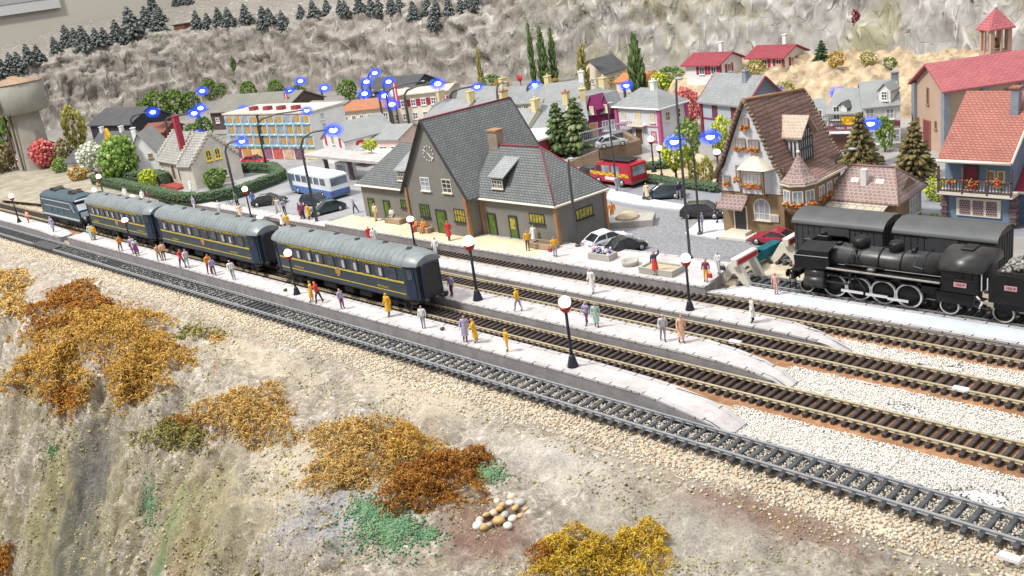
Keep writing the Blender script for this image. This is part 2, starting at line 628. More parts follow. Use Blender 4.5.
for (px, py, z, rx, ry, a_, col) in ((490, 560, -2.6, 3.0, 2.0, .8, (.22, .12, .09)), (745, 522, -1, 3.2, 1.3, .75, (.24, .14, .11)), (810, 545, -1.2, 2.6, 1.0, .7, (.26, .16, .12)), (150, 548, -5, 1.6, 2.6, .75, (.26, .13, .09)),
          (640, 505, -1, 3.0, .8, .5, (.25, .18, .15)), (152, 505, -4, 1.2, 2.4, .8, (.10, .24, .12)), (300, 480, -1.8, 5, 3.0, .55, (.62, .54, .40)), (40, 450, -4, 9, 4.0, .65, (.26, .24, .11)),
          (190, 500, -3.6, 6, 3.2, .6, (.33, .29, .15)), (330, 545, -3, 3.5, 2.5, .6, (.36, .37, .42)), (70, 430, -3.5, 3.2, 3.0, .8, (.11, .11, .115)), (420, 400, -.8, 6, 2.0, .5, (.66, .58, .44)),  # blue-grey entry paints shadow of the steep rock into the colour
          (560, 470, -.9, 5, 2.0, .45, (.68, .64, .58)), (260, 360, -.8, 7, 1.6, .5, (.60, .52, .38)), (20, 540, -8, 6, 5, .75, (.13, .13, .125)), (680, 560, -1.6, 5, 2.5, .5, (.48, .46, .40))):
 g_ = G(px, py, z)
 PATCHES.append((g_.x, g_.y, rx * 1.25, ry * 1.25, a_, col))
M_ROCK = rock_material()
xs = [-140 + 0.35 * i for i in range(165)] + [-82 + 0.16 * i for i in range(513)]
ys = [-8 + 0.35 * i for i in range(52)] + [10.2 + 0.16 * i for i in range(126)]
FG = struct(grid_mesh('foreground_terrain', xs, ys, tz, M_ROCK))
from mathutils.bvhtree import BVHTree
FG_BVH = BVHTree.FromPolygons([v.co for v in FG.data.vertices], [tuple(p.vertices) for p in FG.data.polygons])
def sheet(name, pts, z, m, t=0.0):
 """level sheet; with t it has a visible thickness"""
 mb = MB()
 P = [Vector((p[0], p[1], z)) for p in pts]
 if t:
  mb.prism(P, (0, 0, -t))
 else:
  mb.poly(P)
  if mb.mesh('tmp', M_ROCK).polygons[0].normal.z < 0:
   mb.f[0].reverse()
 return struct(mb.build(name, m))
M_BALLAST = mat('ballast_tan', (0.50, 0.42, 0.31), 0.9, 0.35, 0.35, 0.7, 6, dirt=(0.16, 0.13, 0.11))
M_TOWN = mat('town_ground', (0.33, 0.315, 0.295), 0.9, 0.22, 0.15, 0.3, 5, dirt=(0.30, 0.26, 0.2))
sheet('layout_base', [(-330, 29.6), (20, 29.6), (20, 200), (-330, 200)], -0.49, M_BALLAST)
sheet('town_ground', [(-330, 47.75), (-36.3, 47.75), (-36.3, 57.4), (20, 57.4), (20, 200), (-330, 200)], 0.0, M_TOWN, 0.45)
M_PLAZA = mat('pale_paving', (0.31, 0.31, 0.32), 0.85, 0.16, 0.3, 0.2, 9, dirt=(0.25, 0.24, 0.235))
M_LOT = mat('lot_asphalt', (0.24, 0.24, 0.25), 0.9, 0.35, 4.0, 0.6, 12, dirt=(0.31, 0.31, 0.31))
M_STREET = mat('street_asphalt', (0.24, 0.245, 0.27), 0.9, 0.14, 0.4, 0.3, 12, dirt=(0.30, 0.30, 0.31))
M_SAND = mat('sandy_ground', (0.52, 0.43, 0.29), 0.9, 0.25, 0.6, 0.5, 5, dirt=(0.35, 0.33, 0.2))
M_KERB = mat('white_kerb', (0.70, 0.71, 0.74), 0.8, 0.08, 1.5, dirt=(0.5, 0.5, 0.5))
sheet('paved_plaza', [(-128, 55), (-111, 49.2), (-75.5, 49.2), (-75.5, 60), (-90, 66.5), (-128, 66)], 0.004, M_PLAZA)
sheet('parking_lot', [(-50, 49.5), (-36.4, 49.5), (-36.4, 59), (-44, 64.5), (-50, 62)], 0.006, M_LOT)
st = [G(585, 195), G(610, 204), G(720, 222), G(735, 205), G(720, 192), G(640, 183), G(560, 170), G(545, 178)]
sheet('street', [(p.x, p.y) for p in st], 0.008, M_STREET)
st = [G(610, 190), G(650, 200), G(688, 207), G(684, 211), G(640, 206), G(606, 200)]
sheet('pavement_strip', [(p.x, p.y) for p in st], 0.14, M_KERB, 0.14)
st = [G(685, 233, .12), G(716, 238, .12), G(728, 230, .12), G(721, 220, .12), G(699, 221, .12)]
sheet('pavement_island', [(p.x, p.y) for p in st], 0.14, M_KERB, 0.14)
st = [G(642, 182), G(718, 192), G(735, 170), G(690, 150), G(650, 158)]
sheet('park_ground', [(p.x, p.y) for p in st], 0.012, M_SAND)
st = [G(812, 245), G(940, 238), G(1024, 236), G(1060, 205), G(930, 190), G(880, 160), G(835, 160)]
sheet('side_road', [(p.x, p.y) for p in st], 0.010, M_STREET)
st = [G(0, 200), G(80, 208), G(150, 222), G(160, 198), G(95, 175), G(45, 165), G(0, 175)]
sheet('sandy_verge', [(p.x, p.y) for p in st], 0.014, mat('dull_verge', (0.36, 0.32, 0.25), 0.95, 0.3, 0.4, 0.5, 5, dirt=(0.17, 0.17, 0.11)))
# ---------------- platforms
M_PLAT = mat('platform_concrete', (0.53, 0.49, 0.485), 0.85, 0.18, 0.8, 0.25, 14, dirt=(0.32, 0.285, 0.27))
M_PLATSIDE = mat('platform_side', (0.27, 0.26, 0.27), 0.9, 0.2, 1.2, 0.3, 6)
M_BEIGE = mat('platform_beige', (0.66, 0.56, 0.38), 0.85, 0.12, 0.45, 0.2, 14, dirt=(0.5, 0.41, 0.28))
M_GREENP = mat('platform_greenish', (0.56, 0.58, 0.51), 0.85, 0.10, 0.6, 0.15, 14)
M_BLUEP = mat('platform_blue_white', (0.52, 0.57, 0.62), 0.85, 0.10, 0.6, 0.1, 14)
M_STONE = tiles('kerb_stones', (0.54, 0.515, 0.51), (0.44, 0.42, 0.42), (0.08, 0.075, 0.075), 1.1, 5.0, 0.5, 0.85, 0.045, 0.25)
def platform(name, rows, top_m, label):
 """rows of (x, y_front, y_back, z_top) along the track; kerb stones edge the top"""
 mb, kb = MB(), MB()
 n = len(rows)
 k = 0.28
 vs = []
 for x, a, b, z in rows:
  vs += [(x, a, -0.48), (x, a, z - 0.02), (x, b, z - 0.02), (x, b, -0.48)]
 fs, fm = [], []
 for i in range(n - 1):
  o = i * 4
  q = o + 4
  mb._add(vs[o:o + 8], [(0, 4, 5, 1), (2, 6, 7, 3)], 1)
  mb._add(vs[o:o + 8], [(1, 5, 6, 2)], 0)
 mb._add(vs[:4], [(0, 1, 2, 3)], 1)
 mb._add(vs[-4:], [(3, 2, 1, 0)], 1)
 t = mb.build(name, [top_m, M_PLATSIDE])
 struct(t)
 for i in range(n - 1):
  (x0, a0, b0, z0), (x1, a1, b1, z1) = rows[i], rows[i + 1]
  for (p0, p1, s) in ((a0, a1, 1), (b0, b1, -1)):
   e0, e1 = p0 - 0.03 * s, p1 - 0.03 * s
   kb._add([(x0, e0, z0 - .11), (x1, e1, z1 - .11), (x1, e1, z1), (x0, e0, z0), (x1, e1 + k * s, z1), (x0, e0 + k * s, z0), (x1, e1 + k * s, z1 - .11), (x0, e0 + k * s, z0 - .11)],
     [(0, 1, 2, 3), (3, 2, 4, 5), (5, 4, 6, 7)] if s > 0 else [(3, 2, 1, 0), (5, 4, 2, 3), (7, 6, 4, 5)])
 kb.build('kerb', M_STONE, t)
 return t
platform('island_platform', [(-104, 34.0, 35.75, .45), (-34, 34.0, 35.75, .45), (-29.5, 33.95, 35.55, .45), (-28.0, 33.75, 35.4, .44), (-26.2, 33.5, 35.2, .34), (-24.9, 33.45, 35.0, .14), (-23.9, 33.5, 34.95, -.30)], M_PLAT, '')
platform('island_platform', [(-113, 38.95, 40.9, .45), (-30, 38.95, 40.9, .45), (-28.0, 38.9, 40.6, .44), (-26.0, 38.8, 40.2, .34), (-24.9, 38.8, 40.0, .12), (-24.1, 38.85, 39.9, -.30)], M_PLAT, '')
platform('island_platform', [(-116, 43.95, 45.7, .24), (-31, 43.95, 45.7, .24), (-27.5, 43.95, 45.5, .24), (-25.6, 43.95, 45.1, .16), (-24.6, 43.95, 44.8, .0), (-23.6, 44.0, 44.6, -.36)], M_PLAT, '')
platform('station_platform', [(-77.1, 47.72, 50.95, .45), (-50.4, 47.72, 50.95, .45)], M_BEIGE, '')
platform('station_platform', [(-50.38, 47.72, 51.6, .45), (-40, 47.72, 52.2, .45), (-35.9, 47.72, 52.2, .45), (-35.0, 47.74, 47.9, .45)], M_PLAT, '')
platform('low_platform', [(-112, 47.72, 49.1, .2), (-77.12, 47.72, 49.1, .2)], M_PLAT, '')
platform('low_platform', [(-35.0, 47.75, 47.9, .1), (-33.2, 47.8, 49.6, .16), (-4, 47.7, 50.0, .18)], M_BLUEP, '')
platform('ramp_platform', [(-150, 33.9, 36.0, .3), (-113, 34.0, 35.75, .35), (-108.5, 33.9, 35.7, .25), (-106.5, 34.1, 35.4, .12)], M_GREENP, '')
# ---------------- tracks
M_BRASS = mat('brass_rail', (0.56, 0.485, 0.33), 0.40, 0.15, 2, metal=0.35)
M_STEEL = mat('grey_rail', (0.36, 0.37, 0.39), 0.42, 0.15, 2, metal=0.4)
M_SLEEP = mat('brown_sleeper', (0.060, 0.048, 0.046), 0.6, 0.35, 3)
M_SLEEPG = mat('grey_sleeper', (0.075, 0.078, 0.085), 0.6, 0.35, 3)
M_RUST = mat('rusty_trackbed', (0.30, 0.155, 0.075), 0.95, 0.35, 1.3, 0.8, 9, dirt=(0.5, 0.4, 0.28))
def sleeper_mesh(m, w):
 mb = MB()
 mb.box((0, 0, -0.22), (w, 2.2, 0.19), 0, 0, 0.03)
 for s in (-1, 1):
  mb.box((0, s * 0.7175, -0.105), (w * 0.8, 0.30, 0.04))
 return mb.mesh('sleeper', m)
def track(y0, x0, x1, sp, railm, sleepm, label, w=0.22, singles=100, bed=None):
 t = thing('railway_track', label, 'railway track', (x1, y0 + 0.7175, 0), 0, 'railway tracks through the station')
 L = x1 - x0
 for s in (-1, 1):
  mb = MB()
  yc = s * (0.7175 + 0.03)
  n = max(2, int(L / 6))
  prof = [(-0.10, -0.13), (0.10, -0.13), (0.10, -0.105), (0.035, -0.09), (0.035, -0.05), (0.065, -0.04), (0.065, 0), (-0.065, 0), (-0.065, -0.04), (-0.035, -0.05), (-0.035, -0.09), (-0.10, -0.105)]
  mb.prism([(0, yc + a, b) for a, b in prof], (-L, 0, 0))
  mb.build('rail', railm, t)
 me = sleeper_mesh(sleepm, w)
 N_ = int(L / sp)
 rest = MB()
 for i in range(N_):
  x = -(i + 0.5) * sp
  if i < singles:
   o = bpy.data.objects.new('sleeper', me)
   COL.objects.link(o)
   o.parent = t
   o.location = (x + random.uniform(-.02, .02), random.uniform(-.03, .03), 0)
   o.rotation_euler = (0, 0, random.uniform(-.015, .015))
  else:
   rest.box((x, 0, -0.22), (w, 2.2, 0.19))
 if rest.v:
  o = rest.build('sleepers', sleepm, t)
  o['kind'] = 'stuff'
 if bed:
  mb = MB()
  h = 0.33
  mb.prism([(0.2, -1.5, -0.485), (0.2, -1.2, -h), (0.2, 1.2, -h), (0.2, 1.5, -0.485)], (-L - 0.4, 0, 0))
  mb.build('ballast_bed', bed, t)
 return t
YF, YA, YB, YC_, YE, YG = 31.892, 37.132, 42.2175 - 0.25, 46.446 - 0.15, 50.55, 55.25
track(YF, -165, -3, 0.62, M_STEEL, M_SLEEPG, 'grey steel railway track beside the tan gravel shoulder nearest the rocky slope', 0.22)
track(YA, -165, -3, 0.48, M_BRASS, M_SLEEP, 'brass railed track under the blue passenger train', bed=M_RUST)
track(42.2175 - 0.05, -165, -3, 0.48, M_BRASS, M_SLEEP, 'brass railed track between the two narrow middle platforms', bed=M_RUST)
track(46.446 - 0.1, -165, -3, 0.48, M_BRASS, M_SLEEP, 'brass railed track running along the station platform edge', bed=M_RUST)
track(YE, -34.6, -3, 0.50, M_STEEL, M_SLEEPG, 'short dark siding under the black steam locomotive', bed=M_BALLAST)
track(YG, -35.4, -3, 0.50, M_STEEL, M_SLEEPG, 'short siding under the two grey box wagons', bed=M_BALLAST)
# ---------------- loose stone
def gravel(name, n, box, smin, smax, m, zf, keep=None, tpl=OCTAS):
 x = RNG.uniform(box[0], box[1], n)
 y = RNG.uniform(box[2], box[3], n)
 if keep is not None:
  k = np.array([keep(a, b) for a, b in zip(x, y)])
  x, y = x[k], y[k]
 z = np.array([zf(a, b) for a, b in zip(x, y)])
 s = RNG.uniform(smin, smax, len(x))
 sc = np.stack([s * RNG.uniform(.8, 1.3, len(x)), s, s * RNG.uniform(.55, .9, len(x))], 1)
 o = scatter(name, tpl, np.stack([x, y, z + s * 0.2], 1), sc, rand_rot(len(x)), m)
 o['kind'] = 'stuff'
 return o
M_GRAV = leafmat('tan_gravel', [(0.58, 0.51, 0.39), (0.70, 0.64, 0.53), (0.46, 0.39, 0.29), (0.78, 0.74, 0.66), (0.54, 0.46, 0.32), (0.36, 0.32, 0.27), (0.66, 0.58, 0.44), (0.56, 0.40, 0.25)], 0.7)
M_WGRAV = leafmat('white_gravel', [(0.86, 0.84, 0.78), (0.74, 0.71, 0.65), (0.90, 0.88, 0.84), (0.80, 0.76, 0.70), (0.85, 0.81, 0.73), (0.56, 0.52, 0.48)], 0.8)
M_ASH = leafmat('ash_gravel', [(0.14, 0.14, 0.16), (0.24, 0.23, 0.24), (0.4, 0.38, 0.38), (0.10, 0.10, 0.12)], 0.9)
M_GRAVP = leafmat('pale_gravel', [(.46, .43, .37), (.58, .54, .47), (.34, .31, .26), (.66, .62, .54)], .8)
def near(x, a, b):
 return RNG.uniform() < np.clip(a + b * (x + 110) / 110, 0, 1)
gravel('gravel_shoulder', 38000, (-150, -4, 28.7, 33.0), .05, .105, M_GRAV, lambda x, y: max(tz(x, y), -0.47) if y < 30.8 else -0.47,
  lambda x, y: (y > 29.75 + 0.5 * noise.noise((x * .3, 0, 0)) or RNG.uniform() < 0.12) and near(x, .55, .5))
gravel('gravel_between_sleepers', 15000, (-110, -4, 32.0, 33.2), .04, .075, M_GRAVP, lambda x, y: -0.31 + .09 * RNG.uniform(), lambda x, y: noise.noise((x * .15, 9, 0)) > -.25)
def wk(y0, y1, xe):
 def k(x, y):
  return x > xe + 0.6 * noise.noise((y * 2, x * .5, 0)) and not (noise.noise((x * .35, y * .6, 4)) > 0.38 and x > -20)
 return k
M_WSHEET = mat('white_ballast_base', (0.80, 0.77, 0.71), 0.9, 0.2, 1.2, 0.6, 14, dirt=(0.5, 0.46, 0.42))
for (y0, y1, xe) in ((33.6, 36.35, -25.2), (38.7, 41.45, -25.6), (43.75, 46.1, -25.0)):
 sheet('white_ballast_bed', [(xe + .6, y0 + .1), (-3, y0 + .1), (-3, y1 - .1), (xe + .6, y1 - .1)], -0.468, M_WSHEET)
 gravel('white_ballast', 19000, (-27, -4, y0 - .1, y1 + .1), .028, .058, M_WGRAV, lambda x, y: -0.44 + 0.07 * RNG.uniform(), wk(y0, y1, xe))
gravel('ash_ballast', 7000, (-21, -4, 33.7, 45.8), .03, .065, M_ASH, lambda x, y: -0.40 + .1 * RNG.uniform(),
  lambda x, y: noise.noise((x * .35, y * .6, 4)) > 0.27 and not (36.2 < y < 39.5 or 41.0 < y < 44.4))
gravel('yard_ballast', 6000, (-165, -104, 33.6, 47.5), .06, .12, M_GRAV, lambda x, y: -0.47, None)
# ---------------- mountain
def mountain_material():
 m, nt, b = _new('painted_cliff')
 f1 = noise_fac(nt, 0.045, 6, 0.65, dist=0.5)
 f2 = noise_fac(nt, 0.30, 9, 0.72, dist=0.6)
 tc = nt.nodes.new('ShaderNodeTexCoord')
 mp = nt.nodes.new('ShaderNodeMapping')
 mp.inputs['Scale'].default_value = (1, 1, 0.45)
 nt.links.new(tc.outputs['Object'], mp.inputs[0])
 n3 = N(nt, 'ShaderNodeTexNoise', Scale=0.8, Detail=8, Roughness=0.75)
 nt.links.new(mp.outputs[0], n3.inputs['Vector'])
 c = ramp(nt, f2, [(0.30, (0.25, 0.235, 0.215)), (0.44, (0.43, 0.41, 0.38)), (0.56, (0.55, 0.53, 0.50)), (0.68, (0.76, 0.75, 0.73))])
 c = mixrgb(nt, ramp(nt, n3.outputs['Fac'], [(0.50, 0.0), (0.66, 0.55)]), c, (0.30, 0.21, 0.16))
 sx = nt.nodes.new('ShaderNodeSeparateXYZ')
 nt.links.new(tc.outputs['Object'], sx.inputs[0])
 rt = N(nt, 'ShaderNodeMapRange')
 nt.links.new(sx.outputs['X'], rt.inputs[0])
 rt.inputs[1].default_value = -135
 rt.inputs[2].default_value = -85
 c2 = ramp(nt, f2, [(0.28, (0.40, 0.39, 0.38)), (0.42, (0.62, 0.615, 0.61)), (0.58, (0.76, 0.755, 0.75)), (0.70, (0.86, 0.86, 0.85))])
 c2 = mixrgb(nt, ramp(nt, f1, [(0.46, 0.0), (0.55, 0.75)]), c2, (0.53, 0.53, 0.30))
 c = mixrgb(nt, rt.outputs[0], c, c2)
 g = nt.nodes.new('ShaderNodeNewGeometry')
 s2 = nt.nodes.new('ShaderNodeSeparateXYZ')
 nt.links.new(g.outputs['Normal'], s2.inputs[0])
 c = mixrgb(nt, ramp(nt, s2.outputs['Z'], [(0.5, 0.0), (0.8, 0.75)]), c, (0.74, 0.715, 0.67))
 nt.links.new(c, b.inputs['Base Color'])
 b.inputs['Roughness'].default_value = 0.9
 b.inputs['Specular IOR Level'].default_value = 0.15
 rg = N(nt, 'ShaderNodeTexNoise', noise_type='RIDGED_MULTIFRACTAL', Scale=0.7, Detail=9, Roughness=0.68, Distortion=0.8)
 nt.links.new(mp.outputs[0], rg.inputs['Vector'])
 c = mixrgb(nt, 0.75, c, ramp(nt, rg.outputs['Fac'], [(0.05, (0.48, 0.45, 0.42)), (0.4, (0.9, 0.88, 0.86)), (0.8, (1.0, 1.0, 1.0))]), 'MULTIPLY')
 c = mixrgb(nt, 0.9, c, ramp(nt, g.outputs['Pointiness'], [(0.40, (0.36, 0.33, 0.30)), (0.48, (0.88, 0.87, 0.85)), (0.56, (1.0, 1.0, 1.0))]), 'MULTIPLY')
 dn_ = N(nt, 'ShaderNodeTexNoise', Scale=0.6, Detail=4)
 nt.links.new(tc.outputs['Object'], dn_.inputs['Vector'])
 dv = nt.nodes.new('ShaderNodeMix')
 dv.data_type = 'RGBA'
 dv.inputs[0].default_value = 0.72
 nt.links.new(dn_.outputs['Color'], dv.inputs[6])
 nt.links.new(tc.outputs['Object'], dv.inputs[7])
 vo = N(nt, 'ShaderNodeTexVoronoi', feature='DISTANCE_TO_EDGE', Scale=0.42)
 nt.links.new(dv.outputs[2], vo.inputs['Vector'])
 f9 = noise_fac(nt, 0.25, 4)
 cm = nt.nodes.new('ShaderNodeMath')
 cm.operation = 'MULTIPLY'
 nt.links.new(ramp(nt, vo.outputs['Distance'], [(0.0, 1.0), (0.028, 0.0)]), cm.inputs[0])
 nt.links.new(ramp(nt, f9, [(0.50, 0.0), (0.62, 0.12)]), cm.inputs[1])
 c = mixrgb(nt, cm.outputs[0], c, (0.22, 0.21, 0.20))
 nt.links.new(c, b.inputs['Base Color'])
 hm = nt.nodes.new('ShaderNodeMath')
 hm.operation = 'SUBTRACT'
 nt.links.new(rg.outputs['Fac'], hm.inputs[0])
 nt.links.new(cm.outputs[0], hm.inputs[1])
 add_bump(nt, b, hm.outputs[0], 1.0, 0.7)
 return m
BASE = [(-222, 20), (-217, 45), (-213, 68), (-208, 92), (-193, 106), (-165, 113), (-130, 119.5), (-104, 127), (-84, 130), (-64, 127), (-45, 121), (-22, 119), (8, 118), (30, 118)]
TOPH = [12.5, 12.5, 12.5, 14.3, 16.5, 14.5, 15.5, 24, 30, 31, 31, 31, 31, 31]
RISE = [0, 0, 1, 4, 12, 16, 15, 10, 6, 4, 4, 4, 4, 4]
def curve_at(tab, t):
 i = min(int(t), len(tab) - 2)
 f = t - i
 a, b = tab[i], tab[i + 1]
 if isinstance(a, tuple):
  p0 = tab[max(i - 1, 0)]
  p3 = tab[min(i + 2, len(tab) - 1)]
  return tuple(0.5 * ((2 * b1) + (-b0 + b2) * f + (2 * b0 - 5 * b1 + 4 * b2 - b3) * f * f + (-b0 + 3 * b1 - 3 * b2 + b3) * f ** 3) for b0, b1, b2, b3 in zip(p0, a, b, p3))
 f = f * f * (3 - 2 * f)
 return a + (b - a) * f
def mountain_pt(s, v):
 """s along the foot, v 0..1 up the face, 1..2 plateau behind, 2..3 the second slope"""
 bx, by = curve_at(BASE, s)
 ax, ay = curve_at(BASE, min(s + 0.05, 12.99))
 dx, dy = ax - bx, ay - by
 l = math.hypot(dx, dy) or 1
 nx, ny = -dy / l, dx / l          # away from the town
 if nx * (-1) + ny * 1 < 0:
  nx, ny = -nx, -ny
 h = curve_at(TOPH, s) + 1.3 * fbm(s * 2.3, 0.4, 0, 3, 1.0)
 rise = curve_at(RISE, s)
 if v <= 1:
  out = 7.5 * v ** 1.5 + 0.6 * math.sin(v * 6)
  z = h * (v ** 0.85)
 elif v <= 2:
  q = v - 1
  out = 7.5 + 16 * q
  z = h + 0.16 * rise * q - 1.2 * (1 - min(rise, 4) / 4) * q
 else:
  q = v - 2
  out = 23.5 + 26 * q
  z = h + 0.16 * rise + rise * q ** 0.8 - 1.2 * (1 - min(rise, 4) / 4) * (1 - q)
 x, y = bx + nx * out, by + ny * out
 a = min(1, v * 5) * (1.0 if v < 1 else max(0.45, 1 - (v - 1) * 2))
 n1 = 1 - 2 * abs(fbm(x + z * .2, y, z * 0.2, 4, 0.13))
 n2 = fbm(x, y, z * .6, 4, 0.3)
 rm = noise.ridged_multi_fractal((x * .22 + z * .08, y * .22, z * .12), .75, 2.1, 7, 1.0, 2.0)
 wx, wy = 1.1 * fbm(x, y, z * .3 + 9, 3, .2), 1.1 * fbm(x + 40, y, z * .3, 3, .2)
 pl = noise.cell((x * .20 + wx + z * .06, y * .20 + wy, z * .13 + wx)) + .5 * noise.cell((x * .45 + wy, y * .45 + wx, z * .3 + wy))
 k = a * (1.25 * (n1 - 0.4) + .45 * n2 + .5 * (rm - 1.1) + .55 * pl)
 if v < 1:
  return (x + nx * -k, y + ny * -k, z + 0.35 * k)
 return (x, y, z + 0.5 * k)
def build_mountain():
 ns, nv = 760, 130
 V, F = [], []
 for j in range(nv):
  v = 3.0 * j / (nv - 1)
  if v < 1.2:
   pass
  for i in range(ns):
   V.append(mountain_pt(13.0 * i / (ns - 1) * 0.9999, v))
 for j in range(nv - 1):
  for i in range(ns - 1):
   F.append((j * ns + i, j * ns + i + 1, (j + 1) * ns + i + 1, (j + 1) * ns + i))
 me = bpy.data.meshes.new('mountain')
 me.from_pydata(V, [], F)
 me.polygons.foreach_set('use_smooth', [True] * len(F))
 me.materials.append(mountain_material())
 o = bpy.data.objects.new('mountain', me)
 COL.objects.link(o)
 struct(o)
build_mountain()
M_MOUND = mat('orange_mound', (0.46, 0.35, 0.22), 0.95, 0.5, 0.8, 1.0, 1.6, dirt=(0.60, 0.56, 0.50))
MOUND_C = [(G(845, 110), 22, 9, 4.6), (G(775, 108), 14, 8, 4.4), (G(905, 110), 14, 9, 4.4), (G(725, 95), 12, 8, 2.9)]
def mound_z(x, y):
 z = -0.3
 for c, rx, ry, h in MOUND_C:
  q = ((x - c.x) / rx) ** 2 + ((y - c.y - 5) / ry) ** 2
  if q < 1:
   z = max(z, h * (1 - q) ** 0.6)
 if z > 0:
  z += min(1, z) * (.8 * fbm(x, y, 1, 4, 0.3) + .75 * (noise.ridged_multi_fractal((x * .3, y * .3, 5), .75, 2.1, 7, 1.0, 2.0) - 1.1) * 1.5)
 return z
struct(grid_mesh('sand_mound', [-110 + 0.35 * i for i in range(243)], [92 + 0.35 * i for i in range(95)], mound_z, M_MOUND))
M_WALL = mat('cream_wall', (0.60, 0.57, 0.50), 0.85, 0.05, 0.02)
mb = MB()
mb.poly([(-285, -150, -60), (-285, 320, -60), (-285, 320, 160), (-285, -150, 160)])
struct(mb.build('room_wall', M_WALL))
mb = MB()
mb.poly([(-285, 230, -60), (60, 230, -60), (60, 230, 160), (-285, 230, 160)])
struct(mb.build('room_wall', M_WALL))
p1, p2, p3 = onX(0, 19, -284), onX(57, 8, -284), onX(54, -6, -284)
t = thing('wall_panel', 'white framed panel fixed on the cream room wall above the hills', 'wall panel', (-284, (p1.y + p2.y) / 2, p2.z))
w = 30
mb = MB()
mb.box((0, p2.y - (p1.y + p2.y) / 2 - w / 2 + 1, 12.0), (2.6, w, 24), 0, 0, 0.4)
mb.build('frame', mat('panel_white', (0.62, 0.62, 0.62), 0.5, 0.04), t)
mb = MB()
mb.box((1.4, p2.y - (p1.y + p2.y) / 2 - w / 2 + 1, 12.9), (0.4, w - 4.4, 20.5))
mb.build('board', mat('panel_grey', (0.44, 0.45, 0.46), 0.5, 0.04), t)
# ------------------------------------------------------------------ buildings
M_WHITE = mat('white_paint', (0.74, 0.74, 0.73), 0.7, 0.08, 0.8, dirt=(0.6, 0.59, 0.56))
M_CREAM = mat('cream_plaster', (0.70, 0.63, 0.50), 0.8, 0.1, 0.7, 0.2, 6, dirt=(0.55, 0.5, 0.4))
M_TRIM = mat('cream_trim', (0.72, 0.66, 0.55), 0.6, 0.06, 1)
M_WINW = mat('white_window_frame', (0.78, 0.76, 0.72), 0.5, 0.05, 1)
M_GLASS = glass('window_glass', (0.06, 0.07, 0.08))
M_GLASSB = glass('pale_window_glass', (0.30, 0.33, 0.38))
M_GLASSY = mat('yellow_glass', (0.36, 0.31, 0.05), 0.25, 0.7, 4, dirt=(0.05, 0.08, 0.02))  # yellow coloured panes mottled with dark green
M_GLASSG = mat('green_glass', (0.10, 0.16, 0.03), 0.25, 0.6, 3, dirt=(0.03, 0.05, 0.01))
M_DARK = mat('dark_trim', (0.045, 0.042, 0.042), 0.5, 0.2, 2)
M_REDT = mat('red_trim', (0.24, 0.04, 0.06), 0.6, 0.15, 2)
M_FLOWER = leafmat('orange_red_flowers', [(0.62, 0.10, 0.03), (0.70, 0.20, 0.04), (0.50, 0.04, 0.03), (0.72, 0.33, 0.06), (0.14, 0.20, 0.05)], 0.7)
M_SLATE = tiles('grey_slate', (0.165, 0.164, 0.160), (0.215, 0.213, 0.208), (0.06, 0.09, 0.095), 0.36, 0.21, 0.9, 0.75, 0.03, 0.22)
M_SLATE2 = tiles('light_slate', (0.30, 0.32, 0.32), (0.35, 0.36, 0.36), (0.2, 0.21, 0.21), 0.35, 0.2, 0.5, 0.75, 0.022, 0.3)
M_STATION = mat('station_grey_wall', (0.205, 0.20, 0.18), 0.85, 0.10, 0.5, 0.15, 8, dirt=(0.17, 0.165, 0.155))
M_BROWNQ = mat('brown_corner', (0.34, 0.19, 0.10), 0.8, 0.15, 2)
M_BRICKC = tiles('chimney_brick', (0.36, 0.22, 0.14), (0.30, 0.18, 0.12), (0.4, 0.35, 0.28), 0.25, 0.1, 0.5)
class Face:
 """an upright wall plane: origin O (world), level unit direction e, outward normal n"""
 def __init__(s, O, e):
  s.O = Vector(O)
  s.e = Vector((e[0], e[1], 0)).normalized()
  s.n = Vector((s.e.y, -s.e.x, 0))
 def hit(s, px, py):
  v = ray(px, py)
  t = (s.O - CAM_P).dot(s.n) / v.dot(s.n)
  return CAM_P + v * t
 def at(s, u, z):
  return Vector((s.O.x + s.e.x * u, s.O.y + s.e.y * u, z))
 @property
 def rz(s):
  return math.atan2(s.e.y, s.e.x)
_WC = {}
